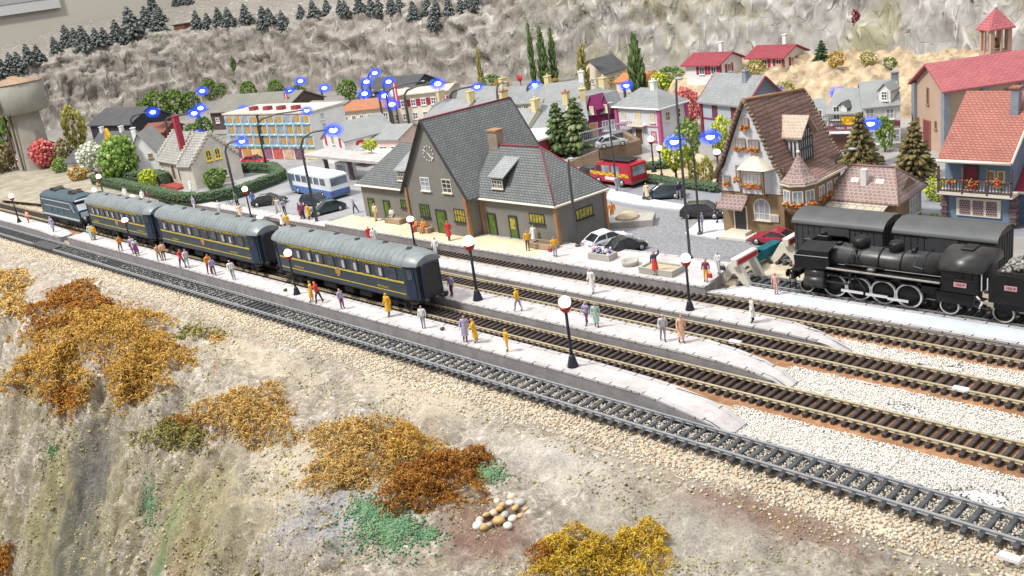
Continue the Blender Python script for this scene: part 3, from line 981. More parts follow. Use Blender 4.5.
def window(parent, face, p, w, h, fm=None, gm=None, nx=1, ny=1, t=0.07, sill=True, name='window', flowers=None, arch=False, label=None, shutters=None):
 """window centred at world point p on a wall face: frame part, pane sub-part"""
 fm, gm = fm or M_WINW, gm or M_GLASS
 key = (round(w, 2), round(h, 2), fm.name, gm.name, nx, ny, t, sill, arch)
 if key not in _WC:
  a = MB()
  d = 0.06
  def bar(cx, cz, sx, sz, dd=d):
   a.box((cx, -dd / 2 + 0.005, cz), (sx, dd, sz))
  top = h / 2
  bar(-w / 2 + t / 2, 0, t, h)
  bar(w / 2 - t / 2, 0, t, h)
  bar(0, -h / 2 + t / 2, w - 2 * t, t)
  if not arch:
   bar(0, h / 2 - t / 2, w - 2 * t, t)
  else:
   r = w / 2
   for k in range(8):
    a0, a1 = PI * k / 8, PI * (k + 1) / 8
    a.prism([(r * math.cos(a0), 0.005, top + r * math.sin(a0)), (r * math.cos(a1), 0.005, top + r * math.sin(a1)), ((r - t) * math.cos(a1), 0.005, top + (r - t) * math.sin(a1)), ((r - t) * math.cos(a0), 0.005, top + (r - t) * math.sin(a0))], (0, -d, 0))
  for i in range(1, nx + 1):
   if nx > 0 and i < nx + 1:
    bar(-w / 2 + w * i / (nx + 1), (r / 2 - .05 if arch else 0), t * 0.7, h - 2 * t + (r - .1 if arch else 0), d * 0.8)
  for j in range(1, ny + 1):
   bar(0, -h / 2 + h * j / (ny + 1), w - 2 * t, t * 0.7, d * 0.7)
  if sill:
   a.box((0, -0.07, -h / 2 - 0.035), (w + 0.16, 0.16, 0.06))
  fmesh = a.mesh(name, fm)
  b = MB()
  if arch:
   r = w / 2
   pts = [(-w / 2 + .02, -0.012, -h / 2 + .02), (w / 2 - .02, -0.012, -h / 2 + .02)] + [((r - .02) * math.cos(PI * k / 8), -0.012, top + (r - .02) * math.sin(PI * k / 8)) for k in range(9)]
   b.prism(pts, (0, 0.02, 0))
  else:
   b.box((0, -0.01, 0), (w - t, 0.02, h - t))
  _WC[key] = (fmesh, b.mesh('pane', gm))
 fmesh, pmesh = _WC[key]
 o = bpy.data.objects.new(name, fmesh)
 COL.objects.link(o)
 o.parent = parent
 q = Vector(p) - parent.location + face.n * 0.006
 o.location = q
 o.rotation_euler = (0, 0, face.rz)
 pn = bpy.data.objects.new('pane', pmesh)
 COL.objects.link(pn)
 pn.parent = o
 if label:
  o['label'] = label
 if flowers:
  n = int(26 * w) + 10
  pos = np.stack([RNG.uniform(-w / 2, w / 2, n), RNG.uniform(-.28, -.06, n), -h / 2 + RNG.uniform(-.18, .16, n)], 1)
  f = scatter('window_flowers', ICOS, pos, RNG.uniform(.05, .11, n), rand_rot(n), flowers, o)
 if shutters:
  for s in (-1, 1):
   m = MB()
   m.box((s * (w / 2 + w * 0.26), -0.03, 0), (w * 0.5, 0.05, h))
   m.build('shutter', shutters, o)
 return o
def opening(parent, face, p, w, h, m, name='door', fm=None, label=None, handle=True):
 """door leaf with surround; p is the middle of its foot"""
 a = MB()
 a.box((0, -0.02, h / 2), (w, 0.06, h))
 o = a.build(name, m, parent, Vector(p) - parent.location + face.n * 0.01)
 o.rotation_euler = (0, 0, face.rz)
 if fm:
  b = MB()
  for s in (-1, 1):
   b.box((s * (w / 2 + .05), -0.03, h / 2), (0.10, 0.1, h))
  b.box((0, -0.03, h + .05), (w + 0.2, 0.1, 0.10))
  b.build('frame', fm, o)
 if label:
  o['label'] = label
 return o
class House:
 """a block on the plan quad A, A+u, A+u+v, A+v; corners in world metres"""
 def __init__(s, name, label, cat, A, B, v, z0=0.0, group=None):
  s.A = Vector((A[0], A[1], 0))
  s.u = Vector((B[0] - A[0], B[1] - A[1], 0))
  s.v = Vector((v[0], v[1], 0))
  s.z0 = z0
  s.lu, s.lv = s.u.length, s.v.length
  s.t = thing(name, label, cat, (A[0], A[1], z0), 0, group)
  s.front = Face((A[0], A[1], z0), s.u)
  s.right = Face((B[0], B[1], z0), s.v)
  s.left = Face((A[0] + v[0], A[1] + v[1], z0), -s.v)
 def P(s, a, b, z):
  """local point at plan fractions a, b and height z above the house floor"""
  q = s.u * a + s.v * b
  return Vector((q.x, q.y, z))
 def walls(s, h, m, ridge=None, axis='u', name='wall', off=0.5):
  mb = MB()
  P = s.P
  q = [P(0, 0, -.3), P(1, 0, -.3), P(1, 1, -.3), P(0, 1, -.3)]
  e = [P(0, 0, h), P(1, 0, h), P(1, 1, h), P(0, 1, h)]
  mb._add(q + e, [(0, 1, 5, 4), (1, 2, 6, 5), (2, 3, 7, 6), (3, 0, 4, 7), (4, 5, 6, 7)])
  if ridge:
   if axis == 'u':
    mb._add([e[1], e[2], P(1, off, ridge), e[0], e[3], P(0, off, ridge)], [(0, 1, 2), (4, 3, 5)])
   else:
    mb._add([e[0], e[1], P(off, 0, ridge), e[3], e[2], P(off, 1, ridge)], [(0, 1, 2), (4, 3, 5)])
  return mb.build(name, m, s.t)
 def gable_roof(s, h, ridge, m, axis='u', over=0.35, eav=0.35, th=0.14, off=0.5, edge=None, ridge_m=None, ridge2=None, name='roof'):
  mb = MB()
  P = s.P
  ridge2 = ridge if ridge2 is None else ridge2
  if axis == 'u':
   oa, ob = over / s.lu, eav / s.lv
   Q = lambda a, b, z: P(a, b, z)
  else:
   oa, ob = over / s.lv, eav / s.lu
   Q = lambda a, b, z: P(b, a, z)
  k0 = (ridge - h) / off
  k1 = (ridge - h) / (1 - off)
  r0, r1 = Q(-oa, off, ridge), Q(1 + oa, off, ridge2)
  e0, e1 = Q(-oa, -ob, h - k0 * ob), Q(1 + oa, -ob, h - k0 * ob)
  g0, g1 = Q(-oa, 1 + ob, h - k1 * ob), Q(1 + oa, 1 + ob, h - k1 * ob)
  t = Vector((0, 0, th))
  for (a, b, c, d) in ((e0, e1, r1, r0), (g1, g0, r0, r1)):
   pts = [a + t * .3, b + t * .3, c + t * .3, d + t * .3]
   mb._add([p + t for p in pts] + pts, [(0, 1, 2, 3), (7, 6, 5, 4), (0, 4, 5, 1), (1, 5, 6, 2), (3, 7, 4, 0)] if axis == 'u' else [(3, 2, 1, 0), (4, 5, 6, 7), (1, 5, 4, 0), (2, 6, 5, 1), (0, 4, 7, 3)])
  o = mb.build(name, m, s.t)
  if ridge_m:
   b = MB()
   b.tube([r0 + t * 1.2, r1 + t * 1.2], 0.09, 6)
   b.build('ridge_tiles', ridge_m, o)
  if edge:
   for (a, d) in ((e0, r0), (g0, r0), (e1, r1), (g1, r1)):
    b = MB()
    b.tube([a + t * .8, d + t * .8], 0.11, 4)
    b.build('bargeboard', edge, o)
  return o
 def hip_roof(s, h, ridge, a0, a1, m, eav=0.3, th=0.12, b0=0.5, ridge_m=None, axis='u', fascia=None, name='roof'):
  """ridge from fraction a0 to a1 of the length; a0<=0 or a1>=1 gives an upright end there"""
  mb = MB()
  ou, ov = eav / s.lu, eav / s.lv
  P = s.P
  E = [P(-ou, -ov, h), P(1 + ou, -ov, h), P(1 + ou, 1 + ov, h), P(-ou, 1 + ov, h)]
  R = [P(a0, b0, ridge), P(a1, b0, ridge)] if axis == 'u' else [P(b0, a0, ridge), P(b0, a1, ridge)]
  t = Vector((0, 0, th))
  vs = [p + t for p in E] + [p + t for p in R] + E
  if axis == 'u':
   fs = [(0, 1, 5, 4), (1, 2, 5), (2, 3, 4, 5), (3, 0, 4)]
  else:
   fs = [(0, 1, 4), (1, 2, 5, 4), (2, 3, 5), (3, 0, 4, 5)]
  fs += [(6, 7, 1, 0), (7, 8, 2, 1), (8, 9, 3, 2), (9, 6, 0, 3), (9, 8, 7, 6)]
  mb._add(vs, fs)
  o = mb.build(name, m, s.t)
  if ridge_m:
   b = MB()
   t2 = t * 1.3
   b.tube([R[0] + t2, R[1] + t2], 0.08, 6)
   b.build('ridge_tiles', ridge_m, o)
   b = MB()
   if a1 < 1:
    for e in ((1, 2) if axis == 'u' else (2, 3)):
     b.tube([R[1] + t2, E[e] + t * 1.1], 0.05, 6)
   if a0 > 0:
    for e in ((0, 3) if axis == 'u' else (0, 1)):
     b.tube([R[0] + t2, E[e] + t * 1.1], 0.05, 6)
   if b.v:
    b.build('hip_tiles', ridge_m, o)
  if fascia:
   b = MB()
   for i in range(4):
    a, c = E[i], E[(i + 1) % 4]
    b.tube([a + t * .4, c + t * .4], 0.10, 4)
   b.build('gutter', fascia, o)
  return o
 def win(s, face, px, py, w, h, **k):
  return window(s.t, face, face.hit(px, py), w, h, **k)
 def row(s, face, us, z, w, h, **k):
  for u in us:
   window(s.t, face, face.at(u, s.z0 + z), w, h, **k)
 def chimney(s, a, b, z0, z1, w, m, pots=0, cap=None, wd=None):
  mb = MB()
  c = s.P(a, b, 0)
  rz = math.atan2(s.u.y, s.u.x)
  mb.box((c.x, c.y, (z0 + z1) / 2), (w, wd or w, z1 - z0), 0, rz)
  o = mb.build('chimney', m, s.t)
  k = MB()
  k.box((c.x, c.y, z1 + 0.05), (w + .14, (wd or w) + .14, 0.1), 0, rz)
  for i in range(pots):
   k.lathe([(0.1, z1 + .1), (0.08, z1 + .4)], 8, (c.x + (i - (pots - 1) / 2) * .3 * math.cos(rz), c.y + (i - (pots - 1) / 2) * .3 * math.sin(rz), 0))
  k.build('chimney_cap', cap or m, o)
  return o
 def sub(s, name, mb, m):
  """mesh given in world coordinates, as a part"""
  mb.v = [(p[0] - s.t.location.x, p[1] - s.t.location.y, p[2] - s.t.location.z) for p in mb.v]
  return mb.build(name, m, s.t)
def build_station():
 X0, X1, G0, G1 = -75.0, -50.4, -66.6, -59.1
 Yf, z0 = 51.0, 0.0
 v = (0.6, 4.9)
 h = House('railway_station', 'dark grey railway station with a tall clock gable, slate roofs and two lower wings', 'railway station', (X0, Yf), (X1, Yf), v)
 U = X1 - X0
 fa = lambda x: (x - X0) / U
 z = 3.45
 for (xa, xb, nm, a0, a1) in ((X0, G0, 'left', .42, 1.02), (G1, X1, 'right', -.02, .60)):
  w = House.__new__(House)
  w.A, w.u, w.v = Vector((xa, Yf, 0)), Vector((xb - xa, 0, 0)), Vector((v[0], v[1], 0))
  w.z0, w.lu, w.lv, w.t = 0, xb - xa, math.hypot(*v), h.t
  off = Vector((xa - X0, 0, 0))
  w.P = (lambda off, w: (lambda a, b, zz: off + w.u * a + w.v * b + Vector((0, 0, zz))))(off, w)
  w.walls(z, M_STATION)
  rr = w.hip_roof(z, 7.15 if nm == 'right' else 6.9, a0, a1, M_SLATE, 0.35, 0.10, 0.5, M_REDT if nm == 'right' else None, fascia=M_TRIM)
  rr['label'] = 'hipped slate roof of the %s wing' % ('shorter' if nm == 'left' else 'longer')
 c = House.__new__(House)
 c.A, c.u, c.v = Vector((G0, Yf - 1.2, 0)), Vector((G1 - G0, 0, 0)), Vector((1.2, 8.6, 0))
 c.z0, c.lu, c.lv, c.t = 0, G1 - G0, 8.6, h.t
 off = Vector((G0 - X0, -1.2, 0))
 c.P = lambda a, b, zz: off + c.u * a + c.v * b + Vector((0, 0, zz))
 c.walls(4.3, M_STATION, 9.85, 'v')
 c.gable_roof(4.3, 9.85, M_SLATE, 'v', 0.25, 0.55, 0.14, 0.5, M_DARK, M_REDT)
 F = Face((X0, Yf, 0), (1, 0))
 FC = Face((G0, Yf - 1.2, 0), (1, 0))
 FR = Face((X1, Yf, 0), v)
 H_ = h
 def hw(face, px, py, w, hh, **k):
  return window(h.t, face, face.hit(px, py), w, hh, **k)
 hw(FC, 425.5, 184, 1.15, 1.15, nx=1, ny=2, fm=M_WINW, gm=M_GLASSB)
 hw(FC, 447, 186, 1.15, 1.15, nx=1, ny=2, fm=M_TRIM, gm=M_GLASS)
 hw(FC, 425, 210.5, 1.25, 1.1, nx=3, ny=2, t=.05, fm=M_DARK, gm=M_GLASSG)
 hw(FC, 460, 215.5, 1.35, 1.1, nx=3, ny=1, t=.05, fm=M_DARK, gm=M_GLASSY)
 M_GREEND = mat('green_door', (0.08, 0.14, 0.03), 0.5, 0.3, 2)
 def door(face, px, py, w, hh, lite):
  p = face.hit(px, py)
  p.z = 0.45
  o = opening(h.t, face, p, w, hh, M_GREEND, fm=M_DARK)
  b = MB()
  b.box((0, -0.06, hh * .68), (w * .75, 0.03, hh * .5))
  b.build('pane', lite, o)
  return o
 door(FC, 443, 225, 1.1, 1.95, M_GLASSG)
 for px, py in ((372.5, 208), (388.5, 213)):
  door(F, px, py, .75, 1.7, M_GLASSG)
 for px, py in ((493, 225), (514.5, 230)):
  door(F, px, py, .75, 1.75, M_GLASSY if px > 500 else M_GLASSG)
 hw(F, 405.5, 204, 1.3, .75, nx=3, ny=0, t=.05, fm=M_DARK, gm=M_GLASSG)
 hw(F, 537, 218.5, 1.6, .8, nx=4, ny=0, t=.05, fm=M_DARK, gm=M_GLASSY)
 hw(FR, 584, 212.5, 1.75, .85, nx=4, ny=0, t=.06, fm=M_DARK, gm=M_GLASSY)
 b = MB()
 for (x, y) in ((G0, Yf - 1.2), (G1, Yf - 1.2)):
  b.box((x, y, 2.1), (.3, .3, 4.2))
  h.sub('corner_pier', b, M_BROWNQ)
  b = MB()
 for x, y in ((X1, Yf), (X1 + v[0], Yf + v[1]), (G1 + .55, Yf)):
  b = MB()
  b.box((x, y, 1.65), (.28, .28, 3.36))
  h.sub('corner_pier', b, M_BROWNQ)
 cpos = FC.hit(428.5, 153.5)
 a = MB()
 for k in range(12):
  w = 2 * PI * k / 12
  a.box((math.sin(w) * .62, -0.04, math.cos(w) * .62), (0.10, 0.05, 0.10))
 ck = a.build('clock', M_WINW, h.t, cpos - h.t.location + Vector((0, -0.01, 0)))
 a = MB()
 a.prism([(-.03, 0, .05), (.03, 0, -.05), (-.42, 0, .30), (-.47, 0, .22)], (0, -.04, 0))
 a.build('clock_hand', M_WINW, ck, (0, -.06, 0))
 a = MB()
 a.prism([(-.05, 0, .05), (.05, 0, .05), (.56, 0, -.40), (.49, 0, -.46)], (0, -.04, 0))
 a.build('clock_hand', M_WINW, ck, (0, -.06, 0))
 for px, py, zc, w in ((401, 176.5, 4.25, 1.15), (497, 184, 4.45, 1.35)):
  fd = Face((X0, Yf + .10, 0), (1, 0))
  p = fd.hit(px, py)
  a = MB()
  a.box((p.x, p.y + .9, p.z), (w, 1.7, .85))
  d = h.sub('dormer', a, M_DARK)
  d.location = (0, 0, 0)
  b = MB()
  e = .22
  pts = [(p.x - w / 2 - e, p.y - .14, p.z + .47), (p.x + w / 2 + e, p.y - .14, p.z + .47), (p.x + w / 2 + e + .25, p.y + 1.9, p.z + 1.75), (p.x - w / 2 - e + .25, p.y + 1.9, p.z + 1.75)]
  b._add([Vector(q) + Vector((0, 0, .1)) for q in pts] + pts, [(0, 1, 2, 3), (7, 6, 5, 4), (0, 4, 5, 1), (1, 5, 6, 2), (2, 6, 7, 3), (3, 7, 4, 0)])
  b.v = [(q[0] - X0, q[1] - Yf, q[2]) for q in b.v]
  b.build('dormer_roof', M_SLATE2, d)
  window(h.t, fd, Vector((p.x, p.y + .04, p.z - .02)), w * .9, .7, nx=3, ny=1, t=.06, fm=M_TRIM)
 p = onY(497, 147, Yf + 2.6)
 a = MB()
 a.box((p.x, p.y, 7.4), (1.0, .8, 1.9))
 ch = h.sub('chimney', a, M_BRICKC)
 a = MB()
 a.box((p.x - X0, p.y - Yf, 8.42), (1.15, .95, .15))
 a.build('chimney_cap', M_BROWNQ, ch)
build_station()
M_TILEB = tiles('brown_tiles', (0.235, 0.135, 0.11), (0.285, 0.165, 0.135), (0.12, 0.07, 0.06), 1.6, 0.30, 0.9, 0.7, 0.035, 0.35)
M_TILEP = tiles('mauve_tiles', (0.25, 0.155, 0.14), (0.31, 0.20, 0.18), (0.42, 0.33, 0.29), 0.34, 0.30, 0.9, 0.7, 0.05, 0.25)
M_BROWNW = mat('brown_stucco', (0.27, 0.185, 0.105), 0.85, 0.12, 1.0, 0.3, 8)
M_HOTELW = mat('hotel_white', (0.62, 0.63, 0.66), 0.8, 0.07, 0.9, dirt=(0.5, 0.5, 0.5))
M_STONEQ = tiles('rough_quoins', (0.33, 0.23, 0.16), (0.26, 0.18, 0.13), (0.2, 0.15, 0.1), 0.28, 0.22, 0.9)
def build_hotel():
 A, B = (-41.1, 59.0), (-36.0, 59.0)
 v = (0.45, 6.6)
 h = House('village_hotel', 'white and brown half-timbered hotel with a steep brown roof and a tiled corner turret', 'hotel', A, B, v)
 P = h.P
 zb, ze, zr = 3.25, 4.5, 9.75
 a = MB()
 a._add([P(0, 0, -.3), P(1, 0, -.3), P(1, 1, -.3), P(0, 1, -.3), P(0, 0, zb), P(1, 0, zb), P(1, 1, zb), P(0, 1, zb)], [(0, 1, 5, 4), (1, 2, 6, 5), (2, 3, 7, 6), (3, 0, 4, 7)])
 w = a.build('ground_floor_wall', M_BROWNW, h.t)
 a = MB()
 e = -0.03
 prof = [(-.02, zb), (1.02, zb), (1.02, 4.3), (.90, 5.2), (.80, 6.4), (.70, 7.6), (.60, 8.7), (.52, 9.6), (.48, 9.6), (.40, 8.7), (.30, 7.6), (.20, 6.4), (.10, 5.2), (-.02, 4.3)]
 fr = [P(q, -.012, zz) for q, zz in prof]
 bk = [P(q, 1.0, zz - .8 * max(0, zz - 4.4) / 5.2) for q, zz in prof]
 n = len(prof)
 a._add(fr + bk, [list(range(n)), list(reversed(range(n, 2 * n)))] + [(i + n, (i + 1) % n + n, (i + 1) % n, i) for i in range(n)])
 a.build('upper_wall', M_HOTELW, h.t)
 rp = [(1.05, 4.1), (1.02, 4.55), (.92, 5.35), (.81, 6.55), (.71, 7.75), (.61, 8.85), (.5, zr)]
 for side in (1, -1):
  a = MB()
  k = [(q if side > 0 else 1 - q, zz) for q, zz in rp]
  f0 = [P(q, -.05, zz) for q, zz in k]
  b0 = [P(q, 1.04, zz - (.7 if i > 3 else .3) * (i / 6)) for i, (q, zz) in enumerate(k)]
  t = Vector((0, 0, .16))
  m = len(k)
  vs = f0 + b0 + [p + t for p in f0] + [p + t for p in b0]
  fs = []
  for i in range(m - 1):
   fs += [(i + 2 * m, i + 3 * m, i + 1 + 3 * m, i + 1 + 2 * m), (i, i + 1, i + 1 + m, i + m), (i, i + 2 * m, i + 1 + 2 * m, i + 1), (i + m, i + 1 + m, i + 1 + 3 * m, i + 3 * m)]
  fs.append((0, m, 3 * m, 2 * m))
  if side < 0:
   fs = [tuple(reversed(f)) for f in fs]
  a._add(vs, fs)
  ro = a.build('roof', M_TILEB, h.t)
  for bb, nm in ((f0, 'coping'), (b0, 'coping')):
   c = MB()
   for i in range(m - 1):
    L = (bb[i + 1] - bb[i]).length
    for q in range(4):
     p = bb[i].lerp(bb[i + 1], (q + .5) / 4) + t * .9
     c.ball(p, (.17 + .05 * (q % 2), .16, .17), 6, 4)
   c.build(nm, M_STONEQ, ro)
 c = MB()
 c.tube([P(.5, -.05, zr + .2), P(.5, 1.04, zr - .5)], .13, 6)
 c.build('ridge_tiles', M_BROWNQ, h.t)
 F, R_ = h.front, Face((B[0], B[1], 0), v)
 FU = Face((A[0], 58.87, 0), (1, 0))
 FL = M_FLOWER
 for px, py, ww, hh, nx in ((745, 122.5, .55, .7, 1), (740, 143, .85, .75, 2), (753.5, 144.5, .85, .75, 2), (727, 179, .5, .6, 1), (740, 172, .7, 1.0, 2)):
  h.win(FU, px, py, ww, hh, nx=nx, ny=1, t=.06, fm=mat('tan_frame', (.38, .27, .18), .6), gm=M_GLASSB, flowers=FL)
 p = F.hit(757.5, 178)
 a = MB()
 wd, dp, z1, z2 = 1.25, .75, p.z - .95, p.z + .75
 y = 59.0
 pl = [(p.x - wd, y), (p.x - wd * .72, y - dp), (p.x + wd * .72, y - dp), (p.x + wd, y)]
 a._add([(q[0], q[1], zz) for zz in (z1, z2) for q in pl], [(0, 1, 5, 4), (1, 2, 6, 5), (2, 3, 7, 6), (3, 2, 1, 0)])
 bay = h.sub('bay_window', a, M_HOTELW)
 a = MB()
 rings = [(1.22, z2), (1.0, z2 + .2), (.62, z2 + .55), (.30, z2 + .85), (.12, z2 + .92)]
 vs = []
 for s, zz in rings:
  vs += [(p.x - wd * s, y), (p.x - wd * .72 * s, y - dp * s), (p.x + wd * .72 * s, y - dp * s), (p.x + wd * s, y)]
 vs3 = []
 for i, (s, zz) in enumerate(rings):
  for q in vs[i * 4:i * 4 + 4]:
   vs3.append((q[0] - A[0], q[1] - A[1], zz))
 fs = []
 for i in range(4):
  for k in range(3):
   fs.append((i * 4 + k, i * 4 + k + 1, i * 4 + k + 5, i * 4 + k + 4))
 fs.append((16, 17, 18, 19))
 a._add(vs3, fs)
 a.build('bay_roof', mat('cream_roof', (.66, .60, .48), .7, .08, 2), bay)
 FB = Face((0, y - dp, 0), (1, 0))
 window(h.t, FB, Vector((p.x, y - dp, p.z + .1)), 1.5, .95, nx=4, ny=1, t=.06, fm=mat('tan_frame', (.38, .27, .18)), gm=M_GLASSB, flowers=FL)
 for s in (-1, 1):
  a = MB()
  a.box((p.x + s * wd * .72, y - dp, (z1 + z2) / 2), (.14, .14, z2 - z1 - .02))
  h.sub('bay_post', a, M_STONEQ)
 for s in (-.6, .6):
  a = MB()
  a.prism([(p.x + s - .1, y, z1 - .45), (p.x + s - .1, y, z1), (p.x + s - .1, y - .6, z1)], (.2, 0, 0))
  h.sub('bracket', a, M_BROWNW)
 d = F.hit(741.5, 222)
 d.z = .35
 opening(h.t, F, d, .95, 1.75, M_DARK, fm=M_TRIM)
 q = F.hit(737, 203)
 a = MB()
 pts = [(q.x - 1.15, 58.98, q.z + .55), (q.x + 1.05, 58.98, q.z + .55), (q.x + 1.05, 58.0, q.z - .25), (q.x - 1.15, 58.0, q.z - .25)]
 a._add([Vector(w_) + Vector((0, 0, .1)) for w_ in pts] + pts, [(3, 2, 1, 0), (4, 5, 6, 7), (2, 3, 7, 6), (1, 2, 6, 5), (3, 0, 4, 7)])
 pr = h.sub('porch_roof', a, M_TILEP)
 a = MB()
 a.box((d.x, 58.55, .20), (1.7, .9, .4))
 a.box((d.x, 58.25, .09), (2.5, 1.5, .18))
 h.sub('door_steps', a, M_TRIM)
 aw = F.hit(762.5, 213)
 window(h.t, F, Vector((aw.x, aw.y, aw.z - .05)), 1.35, .95, nx=2, ny=1, t=.07, fm=M_TRIM, gm=M_GLASSB, arch=True)
 mb_ = F.hit(774.5, 218)
 a = MB()
 a.box((mb_.x, 58.95, mb_.z), (.75, .08, .55))
 k = h.sub('menu_board', a, M_TRIM)
 a = MB()
 for dx in (-.16, .16):
  a.box((mb_.x + dx - A[0], 58.95 - A[1] - .05, mb_.z), (.24, .02, .4))
 a.build('menu_sheet', mat('grey_paper', (.45, .45, .47), .7), k)
 for q0 in (0.0, 1.0):
  a = MB()
  pp = P(q0, 0, 0)
  for i in range(14):
   a.box((pp.x, pp.y - .02, 3.3 + i * .085 * 1.6), (.30 + .12 * (i % 2), .12, .12))
  a.build('quoins', M_STONEQ, h.t)
 dc = P(.82, .44, 6.0)
 wv, hv = .95, 1.75
 fx = dc.x + .9
 vd = Vector((v[0], v[1], 0)).normalized()
 a = MB()
 x0 = dc.x - .9
 pts = [(fx, dc.y - wv, 5.0), (fx, dc.y + wv, 5.0), (fx, dc.y + wv, 6.55), (fx, dc.y, 7.9), (fx, dc.y - wv, 6.55)]
 a.prism(pts, (-2.2, 0, 0))
 dm = a.build('dormer', M_HOTELW, h.t)
 a = MB()
 for i in range(7):
  yy = dc.y - wv + .06 + (2 * wv - .12) * i / 6
  top = 6.55 + (7.9 - 6.55) * (1 - abs(yy - dc.y) / wv)
  a.box((fx + .02, yy, (5.0 + top) / 2), (.07, .11, top - 5.0))
 for zz in (5.05, 5.9, 6.6):
  a.box((fx + .03, dc.y, zz), (.07, 2 * wv, .12))
 a.box((fx + .03, dc.y, 7.3), (.07, wv * 1.1, .12))
 for i in range(4):
  a.box((fx - .25 - i * .3, dc.y - wv - .02, 5.75), (.1, .07, 1.6))
 a.build('timber_frame', M_DARK, dm)
 for s in (-1, 1):
  a = MB()
  q0 = [(fx + .4, dc.y, 8.1), (fx + .4, dc.y + s * (wv + .2), 6.75), (fx - 2.2, dc.y + s * (wv + .2), 6.75), (fx - 2.2, dc.y, 8.1)]
  a._add([Vector(w_) + Vector((0, 0, .13)) for w_ in q0] + q0, [(0, 1, 2, 3), (7, 6, 5, 4), (0, 4, 5, 1), (1, 5, 6, 2)] if s > 0 else [(3, 2, 1, 0), (4, 5, 6, 7), (1, 5, 4, 0), (2, 6, 5, 1)])
  a.build('dormer_roof', tiles('dormer_tiles', (.48, .34, .25), (.55, .41, .31), (.62, .5, .4), .3, .25, .8, .75, .045, .3), dm)
 WX = -34.35
 a = MB()
 wz = 4.0
 a._add([(-36.3, 59.6, -.3), (WX, 59.6, -.3), (WX, 64, -.3), (-36.3, 64, -.3), (-36.3, 59.6, wz), (WX, 59.6, wz), (WX, 64, wz), (-36.3, 64, wz)], [(0, 1, 5, 4), (1, 2, 6, 5), (2, 3, 7, 6), (4, 5, 6, 7)])
 h.sub('wing_wall', a, M_BROWNW)
 a = MB()
 pts = [(WX + .35, 59.3, wz), (WX + .35, 64.2, wz), (-36.2, 64.2, wz + .75), (-36.2, 59.3, wz + .75)]
 a._add([Vector(w_) + Vector((0, 0, .14)) for w_ in pts] + pts, [(0, 1, 2, 3), (7, 6, 5, 4), (0, 4, 5, 1), (1, 5, 6, 2)])
 h.sub('wing_roof', a, M_TILEB)
 a = MB()
 a.box((WX + .36, 61.75, wz + .03), (.14, 4.9, .16))
 h.sub('gutter', a, M_TRIM)
 FW = Face((WX, 59.6, 0), (0, 1))
 for yy in (61.2, 62.3, 63.4):
  window(h.t, FW, Vector((WX, yy, 3.0)), .75, .9, nx=1, ny=0, t=.08, fm=M_WINW, gm=M_GLASSB, flowers=FL)
 tc_ = Vector((-34.95, 59.4, 0))
 a = MB()
 a.lathe([(.75, 1.9), (1.1, 2.3), (1.15, 4.2)], 8, tc_, 0, 'z', False)
 h.sub('turret', a, M_BROWNW)
 a = MB()
 a.lathe([(1.35, 4.2), (1.35, 4.3), (.82, 4.8), (.36, 5.55), (.06, 6.15)], 8, tc_, 0, 'z', False)
 h.sub('turret_roof', a, M_TILEP)
 a = MB()
 a.lathe([(1.38, 4.12), (1.38, 4.23)], 8, tc_, 0, 'z', False)
 h.sub('turret_gutter', a, M_TRIM)
 a = MB()
 a.ball((tc_.x, tc_.y, 6.25), .14, 8, 6)
 h.sub('finial', a, M_TRIM)
 for ang in (-112.5, -67.5, -22.5):
  w_ = math.radians(ang)
  nrm = Vector((math.cos(w_), math.sin(w_), 0))
  fc = Face(tc_ + nrm * 1.04, (-nrm.y, nrm.x))
  window(h.t, fc, tc_ + nrm * 1.05 + Vector((0, 0, 3.3)), .72, .95, nx=1, ny=0, t=.08, fm=M_WINW, gm=M_GLASSB, flowers=FL)
build_hotel()
# ---------------- tiled annex beside the hotel
def build_annex():
 A, B, v = (-34.3, 62.3), (-29.5, 62.3), (-0.3, 4.6)
 h = House('tiled_annex', 'low brown outbuilding with mauve tiled roof, skylights and white chimney beside the hotel', 'outbuilding', A, B, v)
 h.walls(2.15, M_BROWNW, 3.5)
 h.hip_roof(2.15, 3.95, .12, .80, M_TILEP, .35, .12, .5, mat('mauve_ridge', (.27, .15, .14)))
 F, R_ = h.front, h.right
 p = R_.hit(914.5, 206)
 window(h.t, R_, Vector((p.x, p.y, 1.1)), 2.0, 1.2, nx=3, ny=1, t=.1, fm=M_TRIM, gm=M_GLASSB, arch=True)
 a = MB()
 pts = [(A[0] + .1, 62.3, 2.15), (B[0] - .4, 62.3, 2.15), (B[0] - .4, 60.9, 1.75), (A[0] + .1, 60.9, 1.75)]
 a._add([Vector(w_) + Vector((0, 0, .08)) for w_ in pts] + pts, [(3, 2, 1, 0), (4, 5, 6, 7), (2, 3, 7, 6), (1, 2, 6, 5)])
 h.sub('lean_to_roof', a, tiles('corrugated_cream', (.52, .47, .37), (.5, .45, .36), (.34, .30, .22), .6, .5, .6, .7, .05, .2))
 for x in (A[0], B[0] - .5):
  a = MB()
  a.box((x, 61.0, .85), (.14, .14, 1.75))
  h.sub('post', a, M_BROWNW)
 h.row(F, (3.0,), 1.0, 1.5, .9, nx=5, ny=2, t=.05, fm=M_WINW)
 for u in (.28, .66):
  c = h.P(u, .24, 3.17)
  a = MB()
  k = math.atan2(3.95 - 2.15, 4.6 * .5)
  a.M = Matrix.Translation(c) @ Matrix.Rotation(k, 4, 'X')
  a.box((0, 0, 0.02), (.55, .75, .1))
  o = a.build('skylight', M_WINW, h.t)
 c = h.P(.45, .22, 0)
 a = MB()
 a.box((c.x, c.y, 3.4), (.40, .40, 1.6))
 o = a.build('chimney', M_WHITE, h.t)
build_annex()
